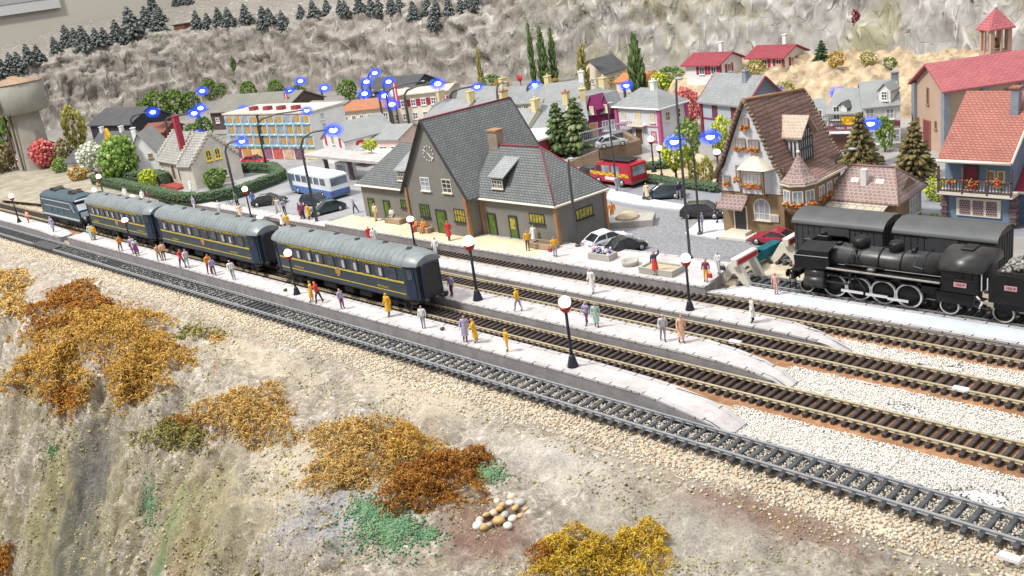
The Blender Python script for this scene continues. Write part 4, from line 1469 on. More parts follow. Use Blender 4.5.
# ---------------- blue house with the flower balcony
M_TILER = tiles('orange_red_tiles', (0.40, 0.145, 0.105), (0.47, 0.185, 0.14), (0.28, 0.095, 0.075), 0.30, 0.21, 0.8, 0.75, 0.03, 0.25)
M_BLUEW = mat('blue_wall', (0.17, 0.25, 0.34), 0.85, 0.10, 0.8, 0.2, 8)
M_DWOOD = mat('dark_wood', (0.10, 0.065, 0.06), 0.65, 0.25, 2)
def build_balcony():
 A, B, v = (-27.75, 66.0), (-23.5, 66.0), (0.1, 6.0)
 h = House('balcony_house', 'blue house with orange-red tiled roof and a dark wooden balcony of red flowers', 'house', A, B, v)
 h.walls(4.3, M_BLUEW, 7.6)
 a = MB()
 P = h.P
 o0, o1 = -.04, 1.08
 vs = [P(o0, -.15, 4.5), P(o1, -.15, 4.5), P(o1, .62, 8.2), P(o0, .62, 8.2), P(o1, 1.15, 5.0), P(o0, 1.15, 5.0)]
 t = Vector((0, 0, .16))
 a._add([p + t for p in vs] + vs, [(0, 1, 2, 3), (3, 2, 4, 5), (0, 6, 7, 1), (1, 7, 8, 2), (9, 6, 0, 3), (2, 8, 10, 4), (8, 7, 6, 9), (10, 8, 9, 11)])
 h.t_roof = a.build('roof', M_TILER, h.t)
 a = MB()
 a.tube([P(o0, -.16, 4.58), P(o1, -.16, 4.58)], .12, 6)
 a.tube([P(o1, -.15, 4.58), P(o1, .62, 8.28)], .09, 5)
 a.build('gutter', M_TRIM, h.t_roof)
 c = P(.84, .40, 0)
 a = MB()
 a.box((c.x, c.y, 7.8), (.5, .6, 2.0))
 ch = a.build('chimney', mat('grey_chimney', (.24, .27, .31), .8), h.t)
 a = MB()
 a.box((c.x, c.y, 8.86), (.68, .8, .14))
 a.build('chimney_cap', M_TILER, ch)
 z = 2.35
 a = MB()
 a.box((2.25, -.35, z), (4.9, 1.1, .22))
 sl = a.build('balcony_floor', M_TRIM, h.t)
 a = MB()
 a.box((2.25, -.86, z + .95), (4.8, .09, .09))
 a.box((2.25, -.86, z + .2), (4.8, .08, .08))
 for i in range(24):
  a.box((-.12 + i * .206, -.86, z + .56), (.07, .05, .72))
 a.build('balcony_railing', M_DWOOD, h.t)
 for x in (-.1, 1.5, 3.1, 4.6):
  a = MB()
  a.box((x, -.84, (z + 4.2) / 2), (.13, .13, 4.2 - z))
  a.build('balcony_post', M_DWOOD, h.t)
 for x in (.75, 2.2, 3.7):
  n = 30
  pos = np.stack([x + RNG.normal(0, .28, n), -.95 + RNG.normal(0, .09, n), z + .85 + RNG.normal(0, .16, n)], 1)
  scatter('blossoms', ICOS, pos, RNG.uniform(.04, .09, n), rand_rot(n), M_FLOWER, h.t)
 F = h.front
 for u, ww, g in ((3.05, .5, M_GLASSY), (3.65, .5, M_GLASSY)):
  window(h.t, F, F.at(u, z + 1.15), ww, .75, nx=0, ny=0, t=.09, fm=M_TRIM, gm=mat('amber_glass', (.42, .25, .1), .3, .4, 3))
 opening(h.t, F, F.at(1.75, z + .1), .75, 1.6, M_REDT, fm=M_DWOOD)
 M_LAT = tiles('leaded_panes', (.12, .03, .05), (.16, .05, .07), (.45, .4, .42), .16, .16, .2, .3, .02, .3)
 a = MB()
 a.box((2.25, -.05, 1.25), (2.9, .14, 1.25))
 fw = a.build('window', M_TRIM, h.t)
 for i in range(3):
  a = MB()
  a.box((1.38 + i * .87, -.14, 1.25), (.68, .05, .95))
  a.build('pane', M_LAT, fw)
 for x in (0, 4.5):
  a = MB()
  for i in range(9):
   a.box((x, 0, .12 + i * .24), (.34 + .14 * (i % 2), .34 + .14 * (i % 2), .2))
  a.build('quoins', mat('purple_quoins', (.17, .11, .12), .8), h.t)
 k = House('red_roofed_wing', 'dark red roofed blue wing joined to the right of the balcony house', 'house', (-23.45, 67.2), (-17, 67.2), (0, 5))
 k.walls(2.4, M_BLUEW)
 a = MB()
 vs = [k.P(-.0, -.12, 2.2), k.P(1.05, -.12, 2.2), k.P(1.05, .8, 6.4), k.P(-.0, .8, 6.4)]
 a._add([p + t for p in vs] + vs, [(0, 1, 2, 3), (7, 6, 5, 4), (0, 4, 5, 1), (3, 7, 4, 0)])
 a.build('roof', mat('crimson_roof', (.30, .035, .06), .6, .15, 1.0), k.t)
 a = MB()
 a.tube([k.P(0, -.12, 2.28), k.P(1.05, -.12, 2.28)], .1, 5)
 a.build('gutter', M_TRIM, k.t)
 k.row(k.front, (.9, 2.6), 1.5, .8, 1.0, nx=1, ny=0, t=.09, fm=M_TRIM, flowers=M_FLOWER)
build_balcony()
# ---------------- town hall like building with the bell tower
def build_church():
 A, B = (-39.4, 87.4), (-35.3, 84.0)
 v = (10.0, 11.0)
 M_PINK = mat('pink_stucco', (0.50, 0.36, 0.27), 0.85, 0.08, 0.6, 0.25, 8)
 M_ROOFP = tiles('pinkish_red_roof', (0.46, 0.13, 0.14), (0.50, 0.15, 0.16), (0.36, 0.1, 0.11), 0.6, 0.26, 0.7, 0.7, 0.03, 0.25)
 h = House('bell_tower_hall', 'pink walled hall with a red roof and an open bell tower above the balcony house', 'hall', A, B, v)
 h.walls(5.7, M_PINK, 7.4, 'v')
 h.gable_roof(5.7, 7.4, M_ROOFP, 'v', .5, .5, .16)
 F = h.front
 h.win(F, 928, 96, .45, 1.5, nx=0, ny=0, t=.1, fm=M_BROWNQ)
 h.win(F, 918.5, 121, .4, .75, nx=0, ny=0, t=.09, fm=M_BROWNQ)
 h.win(F, 936, 125, .4, .75, nx=0, ny=0, t=.09, fm=M_BROWNQ)
 p = F.hit(927.5, 142)
 p.z = 0
 opening(h.t, F, p, 1.15, 2.5, mat('wine_door', (.22, .06, .07), .6), fm=M_BROWNQ)
 M_GP = mat('grey_pilaster', (.26, .29, .33), .8)
 for a_, b_ in ((0, 0), (1, 0), (1, .22), (1, .44), (1, .66), (1, .88)):
  q = h.P(a_, b_, 2.8)
  a = MB()
  a.box(q, (.55, .55, 5.7), 0, math.atan2(h.u.y, h.u.x))
  a.build('pilaster', M_GP, h.t)
 h.row(h.right, (2.2, 5.4, 8.4), 4.3, .9, 1.4, nx=1, ny=1, t=.1, fm=M_BROWNQ)
 c = Vector(onY(995, 60, 92.0)) - h.t.location
 zb = 6.7
 rz = math.atan2(h.u.y, h.u.x)
 a = MB()
 a.box((c.x, c.y, zb + .3), (1.9, 1.9, 1.1), 0, rz)
 tw = a.build('bell_tower', M_PINK, h.t)
 a = MB()
 for i in range(4):
  w_ = rz + PI / 4 + i * PI / 2
  a.box((c.x + 1.1 * math.cos(w_), c.y + 1.1 * math.sin(w_), zb + 1.75), (.35, .35, 1.9), 0, rz)
 for i in range(4):
  w_ = rz + i * PI / 2
  a.box((c.x + .95 * math.cos(w_), c.y + .95 * math.sin(w_), zb + 1.75), (.16, .16, 1.9), 0, rz)
 a.build('tower_posts', M_PINK, tw)
 a = MB()
 a.lathe([(.28, zb + 1.1), (.45, zb + 1.1), (.36, zb + 1.4), (.25, zb + 1.8), (.05, zb + 1.95)], 10, (c.x, c.y, 0))
 a.build('bell', mat('bell_bronze', (.2, .15, .08), .4, metal=.7), tw)
 a = MB()
 R0 = 1.65
 a.lathe([(R0, zb + 2.7), (R0, zb + 2.8), (.05, zb + 4.5)], 4, (0, 0, 0), 0, 'z', False)
 a.v = [(x * math.cos(rz + PI / 4) - y * math.sin(rz + PI / 4) + c.x, x * math.sin(rz + PI / 4) + y * math.cos(rz + PI / 4) + c.y, z) for x, y, z in a.v]
 rf = a.build('tower_roof', M_ROOFP, tw)
 a = MB()
 a.ball((c.x, c.y, zb + 4.6), .16, 8, 6)
 a.build('finial', M_WHITE, rf)
build_church()
# ---------------- generic town houses
def G2(px, py, z=0):
 g = G(px, py, z)
 return (g.x, g.y)
def perp(A, B, d):
 dx, dy = B[0] - A[0], B[1] - A[1]
 l = math.hypot(dx, dy)
 return (-dy / l * d, dx / l * d)
M_GREYR = mat('grey_roofing', (0.27, 0.28, 0.275), 0.8, 0.12, 0.6, 0.2, 5, dirt=(0.34, 0.34, 0.33))
M_GREYR2 = mat('dark_roofing', (0.10, 0.10, 0.105), 0.8, 0.15, 0.6, 0.2, 5)
M_REDR = tiles('crimson_tiles', (0.34, 0.055, 0.075), (0.38, 0.07, 0.09), (0.24, 0.035, 0.05), 0.5, 0.25, 0.6, 0.7, 0.03, 0.25)
A, B = G2(864, 150), G2(900.5, 147)
h = House('corner_shop_house', 'white house with grey mansard roof, white dormer and maroon shop band', 'house', A, B, perp(A, B, 6.0))
h.walls(3.9, M_WHITE)
h.gable_roof(3.9, 5.6, M_GREYR, 'u', .1, .25, .12, .5)
a = MB(); a._add([h.P(1.004, 0, 0), h.P(1.004, 1, 0), h.P(1.004, 1, 3.9), h.P(1.004, .5, 5.7), h.P(1.004, 0, 3.9)], [(0, 1, 2, 3, 4)])
a.build('side_wall', mat('olive_wall', (.30, .28, .20), .85, .12, .6), h.t)
for px in (870, 890):
 h.win(h.front, px, 113.5, .75, 1.0, nx=1, ny=1, t=.1, gm=M_GLASSB)
a = MB(); a.box((h.lu / 2, -.06, 2.25), (h.lu, .12, .45)); o = a.build('shop_band', mat('maroon', (.20, .05, .07), .6), h.t); o.rotation_euler = (0, 0, h.front.rz)
h.row(h.front, (.9, 2.6), 1.1, 1.1, 1.3, nx=1, ny=1, t=.1, gm=M_GLASSB)
q = h.P(.68, .12, 0)
a = MB(); a.prism([(q.x - .55, q.y - .5, 4.0), (q.x + .55, q.y - .5, 4.0), (q.x + .55, q.y - .5, 5.2), (q.x, q.y - .5, 5.75), (q.x - .55, q.y - .5, 5.2)], (0, 1.6, 0))
d = a.build('dormer', M_WHITE, h.t)
window(h.t, Face((0, 0, 0), (1, 0)), Vector((A[0] + q.x, A[1] + q.y - .52, 4.75)), .6, .85, nx=1, ny=2, t=.08)
a = MB()
for s in (-1, 1):
 p4 = [(q.x, q.y - .65, 5.85), (q.x + s * .72, q.y - .65, 5.1), (q.x + s * .72, q.y + 1.2, 5.1), (q.x, q.y + 1.2, 5.85)]
 a._add([Vector(p) + Vector((0, 0, .08)) for p in p4] + p4, [(0, 1, 2, 3), (7, 6, 5, 4), (0, 4, 5, 1)] if s > 0 else [(3, 2, 1, 0), (4, 5, 6, 7), (1, 5, 4, 0)])
a.build('dormer_roof', M_GREYR, d)
h.chimney(.97, .5, 5.0, 6.3, .6, mat('grey_chimney', (.24, .27, .31)))
A, B = G2(829, 150), G2(862, 150)
h = House('sign_shop_house', 'white shop with a yellow sign and maroon fascia under a grey roof', 'shop', A, B, perp(A, B, 5.5))
h.walls(3.5, M_WHITE)
h.gable_roof(3.5, 5.1, M_GREYR, 'u', .15, .3, .12, .5)
p = h.front.hit(836.5, 113); window(h.t, h.front, p, .65, 1.3, nx=1, ny=1, t=.08)
a = MB(); a.box((0, -.25, 0), (1.1, .5, .08)); a.box((0, -.48, .3), (1.1, .05, .06)); [a.box((-.5 + i * .2, -.48, .15), (.04, .04, .3)) for i in range(6)]
o = a.build('balcony', M_DARK, h.t, p + Vector((0, 0, -.75)) - h.t.location); o.rotation_euler = (0, 0, h.front.rz)
p = h.front.hit(849, 120)
a = MB(); a.box((0, -.08, 0), (1.25, .1, .8)); sg = a.build('sign_board', mat('yellow_sign', (.85, .50, .02), .5, .05), h.t, p - h.t.location); sg.rotation_euler = (0, 0, h.front.rz)
h.sign_at = (sg, p)
SIGN_YELLOW = sg
a = MB(); a.box((h.lu / 2, -.12, 2.12), (h.lu, .2, .34)); o = a.build('shop_fascia', mat('maroon', (.20, .05, .07)), h.t); o.rotation_euler = (0, 0, h.front.rz)
FASCIA = o; FASCIA_L = h.lu
a = MB(); a.box((h.lu / 2, -.4, 1.75), (h.lu, .8, .1)); o = a.build('awning', M_WHITE, h.t); o.rotation_euler = (0, 0, h.front.rz)
a = MB(); a.box((h.lu / 2, -.03, .8), (h.lu * .9, .05, 1.5)); o = a.build('shop_front', mat('brown_shopfront', (.13, .06, .05), .4), h.t); o.rotation_euler = (0, 0, h.front.rz)
q = h.P(.45, .0, 0)
a = MB(); a.prism([(q.x - .45, q.y - .05, 3.3), (q.x + .45, q.y - .05, 3.3), (q.x + .45, q.y - .05, 3.95), (q.x, q.y - .05, 4.35), (q.x - .45, q.y - .05, 3.95)], (0, 1.2, 0)); a.build('dormer', M_WHITE, h.t)
a = MB()
for s in (-1, 1):
 p4 = [(q.x, q.y - .2, 4.42), (q.x + s * .65, q.y - .2, 3.85), (q.x + s * .65, q.y + 1.2, 3.85), (q.x, q.y + 1.2, 4.42)]
 a._add([Vector(p) + Vector((0, 0, .08)) for p in p4] + p4, [(0, 1, 2, 3), (7, 6, 5, 4), (0, 4, 5, 1)] if s > 0 else [(3, 2, 1, 0), (4, 5, 6, 7), (1, 5, 4, 0)])
a.build('dormer_roof', M_GREYR2, h.t)
A, B = G2(806, 152), G2(828, 150)
h = House('small_white_house', 'narrow white house with grey roof left of the yellow sign shop', 'house', A, B, perp(A, B, 5.5))
h.walls(2.9, M_WHITE)
h.gable_roof(2.9, 4.3, M_GREYR, 'u', .15, .3, .12, .5)
p = h.front.hit(819, 115); window(h.t, h.front, p, .6, 1.0, nx=1, ny=1, t=.08)
A, B = G2(704, 137), G2(749, 144)
h = House('red_trimmed_house', 'pale blue house with red window surrounds and a light grey roof behind the hotel', 'house', A, B, perp(A, B, 4.6))
BW = mat('pale_blue_wall', (.42, .47, .55), .8, .08, .8)
h.walls(4.1, BW, 6.3)
h.gable_roof(4.1, 6.3, M_SLATE2, 'u', .3, .45, .14, .5, M_REDT)
a = MB(); a._add([h.P(1.004, 0, 0), h.P(1.004, 1, 0), h.P(1.004, 1, 4.1), h.P(1.004, .5, 6.3), h.P(1.004, 0, 4.1)], [(0, 1, 2, 3, 4)]); a.build('side_wall', mat('blue_grey_wall', (.19, .22, .26), .8), h.t)
for u in (.3, .72):
 for z in (1.0, 3.05):
  window(h.t, h.front, h.front.at(u * h.lu, z), .85, 1.2, nx=1, ny=1, t=.13, fm=M_REDT)
for a_ in (0, 1):
 b = MB(); q = h.P(a_, 0, 2.03); b.box(q, (.35, .35, 4.1), 0, h.front.rz); b.build('corner_strip', M_REDT, h.t)
b = MB(); b.box((h.lu / 2, -.03, 2.1), (h.lu, .08, .16)); o = b.build('string_course', M_REDT, h.t); o.rotation_euler = (0, 0, h.front.rz)
h.chimney(.72, .4, 5.4, 6.9, .6, mat('grey_chimney', (.24, .27, .31)), 1)
A, B = G2(620, 142), G2(662, 146)
h = House('villa', 'white villa with pink corners, hipped grey roof and a small balcony over its door', 'house', A, B, perp(A, B, 4.0))
VW = mat('villa_white', (.62, .64, .70), .8, .06, .8)
PK = mat('pink_corner', (.50, .10, .22), .7, .1, 2)
h.walls(3.9, VW)
h.hip_roof(3.9, 5.6, .3, .7, M_SLATE2, .35, .12, .5, fascia=M_WHITE)
for u in (.16, .5, .84):
 window(h.t, h.front, h.front.at(u * h.lu, 2.95), .75 if u != .5 else .9, 1.05 if u != .5 else 1.4, nx=1, ny=1, t=.1, fm=M_TRIM, gm=mat('cream_blind', (.66, .58, .42), .6))
for u in (.16, .84):
 window(h.t, h.front, h.front.at(u * h.lu, 1.0), .75, 1.05, nx=1, ny=1, t=.1, fm=PK, gm=mat('cream_blind', (.66, .58, .42)))
opening(h.t, h.front, h.front.at(.5 * h.lu, 0), 1.0, 1.7, mat('brown_door', (.16, .09, .05), .5), fm=M_WHITE)
b = MB(); b.box((h.lu / 2, -.35, 2.1), (2.4, .7, .12)); b.box((h.lu / 2, -.66, 2.65), (2.4, .05, .07)); [b.box((h.lu / 2 - 1.1 + i * .2, -.66, 2.38), (.04, .04, .5)) for i in range(12)]
o = b.build('balcony', M_TRIM, h.t); o.rotation_euler = (0, 0, h.front.rz)
for a_, b_ in ((0, 0), (1, 0), (1, 1)):
 b = MB(); q = h.P(a_, b_, 1.94); b.box(q, (.38, .38, 3.9), 0, h.front.rz); b.build('corner_strip', PK, h.t)
b = MB(); b.box((h.lu / 2, -.02, 2.0), (h.lu - .4, .06, .14)); o = b.build('string_course', PK, h.t); o.rotation_euler = (0, 0, h.front.rz)
h.row(h.right, (1.2, 2.8), 2.95, .75, 1.05, nx=1, ny=1, t=.1, fm=M_TRIM)
h.chimney(.62, .5, 5.3, 6.4, .6, M_WHITE, 2)
A, B = G2(588, 140), G2(617, 136)
h = House('magenta_house', 'magenta house with pointed dormers and a grey roof above the ramp', 'house', A, B, perp(A, B, 5.5))
MG = mat('magenta_wall', (.25, .03, .12), .8, .12, .8)
h.walls(2.9, MG)
h.gable_roof(2.9, 4.7, M_SLATE2, 'u', .2, .25, .12, .5)
for u in (.25, .72):
 q = h.P(u, -.02, 0)
 b = MB(); b.prism([(q.x - .6, q.y, 2.7), (q.x + .6, q.y, 2.7), (q.x + .6, q.y, 3.6), (q.x, q.y, 4.8), (q.x - .6, q.y, 3.6)], (.4, 1.8, 0)); d = b.build('dormer', MG, h.t)
 b = MB()
 for s in (-1, 1):
  p4 = [(q.x, q.y - .15, 4.95), (q.x + s * .8, q.y - .15, 3.35), (q.x + s * .8 + .4, q.y + 1.8, 3.35), (q.x + .4, q.y + 1.8, 4.95)]
  b._add([Vector(p) + Vector((0, 0, .08)) for p in p4] + p4, [(0, 1, 2, 3), (7, 6, 5, 4), (0, 4, 5, 1)] if s > 0 else [(3, 2, 1, 0), (4, 5, 6, 7), (1, 5, 4, 0)])
 b.build('dormer_roof', M_SLATE2 if u > .5 else MG, d)
 window(h.t, Face((0, 0, 0), (1, 0)), Vector((A[0] + q.x, A[1] + q.y - .02, 3.35)), .6, .9, nx=1, ny=0, t=.1, fm=M_TRIM, gm=mat('cream_blind', (.66, .58, .42)))
h.row(h.front, (2.2, 3.2), 1.35, .8, 1.2, nx=1, ny=0, t=.1, fm=M_WHITE, gm=M_GLASSB)
opening(h.t, h.front, h.front.at(.8, 0), .8, 1.8, mat('orange_door', (.6, .3, .18), .6), fm=M_TRIM)
YC = mat('pale_yellow_chimney', (.66, .56, .30), .8, .1, 2)
YW = mat('pale_yellow_wall', (.62, .54, .34), .8, .1, 1)
TL = ['grey roofed terrace house with two pale yellow chimneys behind the clock gable',
  'grey roofed terrace house with a dark red dormer, left of the white flat roof',
  'grey roofed terrace house with cream windows directly above the white flat roof',
  'grey roofed terrace house with a yellow chimney and green gable edge beside two spruces',
  'grey roofed terrace house half hidden by the two spruces',
  'grey roofed terrace house between the spruces and the magenta house',
  'grey roofed back row house with a tall white chimney',
  'grey roofed back row house in front of the cypress group',
  'grey roofed back row house behind the terrace chimneys, left end of its row']
TS = [((428, 137), (462, 140), 5.5, 2.6, 4.4), ((466, 138), (492, 143), 5.5, 2.7, 4.6), ((494, 150), (528, 152), 5.0, 2.4, 4.3), ((530, 150), (565, 148), 5.6, 2.6, 4.6),
  ((568, 145), (590, 142), 5.6, 2.6, 4.5), ((640 - 38, 128), (622, 122), 5.0, 2.6, 4.2), ((548, 122), (585, 118), 5.5, 2.6, 4.4), ((500, 122), (545, 120), 5.5, 2.4, 4.1), ((452, 118), (495, 120), 5.5, 2.4, 4.0)]
for i, (pa, pb, dp, hw_, hr) in enumerate(TS):
 A, B = G2(*pa), G2(*pb)
 h = House('terrace_house', TL[i], 'house', A, B, perp(A, B, dp), 0, 'grey roofed terrace houses behind the station')
 h.walls(hw_, YW if i % 3 != 1 else M_CREAM, hr)
 h.gable_roof(hw_, hr, M_SLATE2 if i % 2 else M_GREYR, 'u', .12, .3, .12, .5, YW if i == 3 else None)
 n = max(2, int(h.lu / 1.7))
 h.row(h.front, [h.lu * (k + .5) / n for k in range(n)], 1.6, .8, .9, nx=1, ny=1, t=.1, fm=M_TRIM)
 for k in ((.06, .94) if i in (0,) else (.95,)):
  h.chimney(k, .5, hr - .4, hr + 1.15, .62, YC if i != 6 else M_WHITE, 1, mat('pot_red', (.4, .14, .08)) if i in (1, 3) else None, wd=.95)
 if i == 1:
  q = h.P(.4, .06, 0)
  b = MB(); b.box((q.x, q.y + .4, hw_ + .5), (.9, 1.2, .8)); b.build('dormer', MG, h.t)
A, B = G2(478, 163), G2(528, 167)
h = House('flat_roof_house', 'low building with a white flat roof and a red chimney block behind the station', 'building', A, B, perp(A, B, 7))
h.walls(2.3, M_REDT)
b = MB(); b._add([h.P(-.03, -.03, 2.3), h.P(1.03, -.03, 2.3), h.P(1.03, 1.03, 2.3), h.P(-.03, 1.03, 2.3), h.P(-.03, -.03, 2.5), h.P(1.03, -.03, 2.5), h.P(1.03, 1.03, 2.5), h.P(-.03, 1.03, 2.5)], [(4, 5, 6, 7), (0, 1, 5, 4), (1, 2, 6, 5), (2, 3, 7, 6), (3, 0, 4, 7), (3, 2, 1, 0)])
b.build('roof', M_WHITE, h.t)
h.chimney(.35, .55, 2.5, 3.3, .7, mat('magenta_wall', (.25, .03, .12)))
for k, (bx, by, rx, tl, nm) in enumerate((((687, 85), (721, 85), 4.6, 0, 'white red-roofed house with maroon corner stripe standing on the slope, nearer the cypress'), ((750, 78), (785, 78), 4.4, 0, 'white red-roofed house on the slope beside the sandy mound'))):
 z0 = 3.0
 A, B = G2(bx[0], bx[1], z0), G2(by[0], by[1], z0)
 h = House('hillside_house', nm, 'house', A, B, perp(A, B, rx), z0, 'white houses with red roofs on the slope')
 h.walls(2.5, M_WHITE if k == 0 else mat('offwhite_wall', (.70, .66, .62), .8), 3.4)
 h.gable_roof(2.5, 3.4, M_REDR, 'u', .4, .55, .14, .5)
 RS = mat('red_shutter', (.33, .03, .07), .6)
 h.row(h.front, (h.lu * .48, h.lu * .82) if k == 0 else (h.lu * .45, h.lu * .85), 1.75, .8, .95, nx=1, ny=0, t=.08, fm=M_WHITE, shutters=RS)
 h.row(h.right, (h.lv * .4,), 1.75, .8, .95, nx=1, ny=0, t=.08, fm=M_WHITE, shutters=RS)
 h.chimney(.75, .5, 3.6, 4.7, .45, M_WHITE)
 if k == 0:
  b = MB(); q = h.P(1, 0, 1.35); b.box(q, (.3, .3, 2.7), 0, h.front.rz); b.build('corner_strip', M_REDT, h.t)
 b = MB(); b._add([h.P(-.3, -.5, -3.4), h.P(1.3, -.5, -3.4), h.P(1.3, 1.6, -3.4), h.P(-.3, 1.6, -3.4), h.P(-.1, -.1, .02), h.P(1.1, -.1, .02), h.P(1.1, 1.2, .02), h.P(-.1, 1.2, .02)], [(4, 5, 6, 7), (0, 1, 5, 4), (1, 2, 6, 5), (2, 3, 7, 6), (3, 0, 4, 7)])
 b.v = [(p[0] + .0, p[1], p[2]) for p in b.v]
 b.build('plinth', M_MOUND, h.t)
A, B = G2(580, 92), G2(606, 92)
h = House('cottage', 'small cream cottage with a dark grey roof at the foot of the cliff', 'house', A, B, perp(A, B, 5))
h.walls(2.7, M_CREAM, 4.6, 'v'); h.gable_roof(2.7, 4.6, M_GREYR2, 'v', .3, .3, .12)
h.row(h.front, (1.2, 2.8), 1.6, .6, .8, nx=1, ny=1); h.row(h.right, (1.3, 3.3), 1.6, .6, .8, nx=1, ny=1)
A, B = G2(617, 92), G2(650, 92)
h = House('orange_roofed_shed', 'long low shed with an orange roof beside the cottage', 'shed', A, B, perp(A, B, 4))
h.walls(1.5, M_CREAM, 2.3); h.gable_roof(1.5, 2.3, mat('orange_roof', (.55, .22, .08), .8), 'u', .2, .3, .1)
h.row(h.front, (1.2, 3.0), .8, .6, .6)
# ---------------- apartment block, blue balconies and ochre blinds
def build_apartments():
 A, B = G2(234, 158), G2(318, 160)
 h = House('apartment_block', 'long white apartment block with blue balconies and ochre blinds over ground floor shops', 'apartment building', A, B, perp(A, B, 6.0))
 H_ = 6.0
 h.walls(H_, M_WHITE)
 b = MB(); b._add([h.P(-.01, -.04, H_ + .01), h.P(1.01, -.04, H_ + .01), h.P(1.01, 1.04, H_ + .01), h.P(-.01, 1.04, H_ + .01), h.P(-.01, -.04, H_ + .2), h.P(1.01, -.04, H_ + .2), h.P(1.01, 1.04, H_ + .2), h.P(-.01, 1.04, H_ + .2)], [(4, 5, 6, 7), (0, 1, 5, 4), (1, 2, 6, 5), (2, 3, 7, 6), (3, 0, 4, 7)])
 h.roof = b.build('roof', mat('pale_flat_roof', (.60, .54, .47), .85), h.t)
 for u in (.25, .42, .58, .75):
  q = h.P(u, .3, H_ + .45); b = MB(); b.box(q, (1.1, .8, .5), 0, h.front.rz); b.build('roof_box', M_REDT, h.roof)
 BL = mat('sky_blue_panel', (.30, .55, .70), .6, .1, 2)
 OC = mat('ochre_blind', (.52, .30, .05), .7, .12, 2)
 n = 10
 for fl in range(3):
  z = 1.75 + fl * 1.45
  for i in range(n):
   u0 = h.lu * (i + .5) / n
   wn = h.lu / n
   b = MB()
   b.box((0, -.05, .58), (wn * .96, .1, 1.12))
   f = b.build('window', M_WINW, h.t, h.front.at(u0, z) - h.t.location); f.rotation_euler = (0, 0, h.front.rz)
   b = MB(); b.box((wn * (-.24), -.11, .68), (wn * .36, .06, .8)); b.build('pane', M_GLASSB, f)
   b = MB(); b.box((wn * .22, -.12, .68 + .03 * (i % 3)), (wn * .40, .1, .82)); b.build('blind', OC if (i * 7 + fl * 3) % 5 else M_GLASSB, f)
   b = MB(); b.box((0, -.2, .03), (wn * .9, .3, .06)); b.box((-wn * .1, -.34, .14), (wn * .62, .05, .26)); b.build('balcony', BL, f)
 b = MB(); b.box((h.lu * .42, -.1, 3.9), (.35, .25, 4.3)); o = b.build('downpipe', M_DARK, h.t); o.rotation_euler = (0, 0, h.front.rz)
 cols = [(.25, .06, .12), (.5, .25, .08), (.7, .5, .2), (.3, .12, .2), (.55, .12, .10), (.6, .4, .3), (.2, .1, .14), (.75, .62, .30)]
 for i in range(8):
  b = MB(); b.box((0, -.04, .75), (h.lu / 8 * .86, .08, 1.35)); f = b.build('shop_window', mat('shopfront_%s' % ['wine', 'rust', 'amber', 'plum', 'red', 'tan', 'dusk', 'straw'][i], cols[i], .4, .4, 2), h.t, h.front.at(h.lu * (i + .5) / 8, 0) - h.t.location); f.rotation_euler = (0, 0, h.front.rz)
 for z in (2.4, 3.9, 5.2):
  h.row(h.right, (h.lv * .35,) if z > 3 else (h.lv * .6,), z, .7, .9, nx=1, ny=1, t=.09, gm=M_GLASSB)
build_apartments()
A, B = G2(327, 163), G2(349, 167)
h = House('gabled_shop', 'white gabled shop with red shutters and a red emblem on its side wall', 'shop', A, B, perp(A, B, 7.0))
h.walls(3.1, M_WHITE, 4.8, 'v')
h.gable_roof(3.1, 4.8, M_GREYR, 'v', .2, .25, .12, .5)
window(h.t, h.front, h.front.at(h.lu * .5, 3.1), .6, 1.1, nx=0, ny=0, t=.09, fm=M_TRIM, gm=M_GLASSY)
RDP = mat('signal_red', (.55, .03, .05), .6, .1, 2)
for u in (.18, .82):
 b = MB(); b.box((h.lu * u, -.05, 2.9), (.35, .08, 1.1)); o = b.build('red_banner', RDP, h.t); o.rotation_euler = (0, 0, h.front.rz)
def emblem(parent, face, p, s):
 b = MB()
 for k in range(5):
  w_ = PI * (k + .5) / 5
  b.ball((math.cos(w_) * s * .55, -.03, math.sin(w_) * s * .38), (s * .3, .04, s * .22), 8, 6)
 o = b.build('emblem', RDP, parent, Vector(p) - parent.location + face.n * .01); o.rotation_euler = (0, 0, face.rz)
 return o
emblem(h.t, h.front, h.front.at(h.lu * .38, 1.3), .5)
emblem(h.t, h.right, h.right.at(h.lv * .30, 2.35), .8)
SHOP_FACE, SHOP_T = h.right, h.t
SHOP_LV = h.lv
b = MB(); b._add([h.P(1, .0, 1.2), h.P(1.5, .0, 1.1), h.P(1.5, 1.3, 1.1), h.P(1, 1.3, 1.2)], [(0, 1, 2, 3)])
b.build('awning', mat('pink_awning', (.68, .50, .44), .7), h.t)
A2, B2 = G2(366, 160), G2(402, 160)
h = House('long_store', 'long low store with a sloping grey roof and pink front behind the bus canopy', 'shop', A2, B2, perp(A2, B2, 6))
h.walls(2.5, mat('pink_wall', (.60, .45, .40), .8), 3.6); h.gable_roof(2.5, 3.6, M_GREYR, 'u', .2, .3, .12, .5)
h.row(h.front, (1.2, 3.2, 5.0), 1.1, 1.2, 1.2, nx=1, ny=0)
b = MB(); b.box((h.lu / 2 - 1.5, -1.2, 1.35), (h.lu + 4, 2.4, .16)); o = b.build('canopy', M_WHITE, h.t); o.rotation_euler = (0, 0, h.front.rz)
c0, c1 = G(297, 172), G(382, 176)
cz = 2.6
t = thing('bus_canopy', 'long grey canopy on dark pillars behind the blue and white bus', 'canopy', (c0.x, c0.y, 0))
e0, e1 = G(302, 157, cz), G(392, 166, cz)
d = Vector((e1.x - e0.x, e1.y - e0.y, 0)); n_ = Vector((-d.y, d.x, 0)).normalized()
b = MB()
P4 = [e0, e1, e1 + n_ * 3.2, e0 + n_ * 3.2]
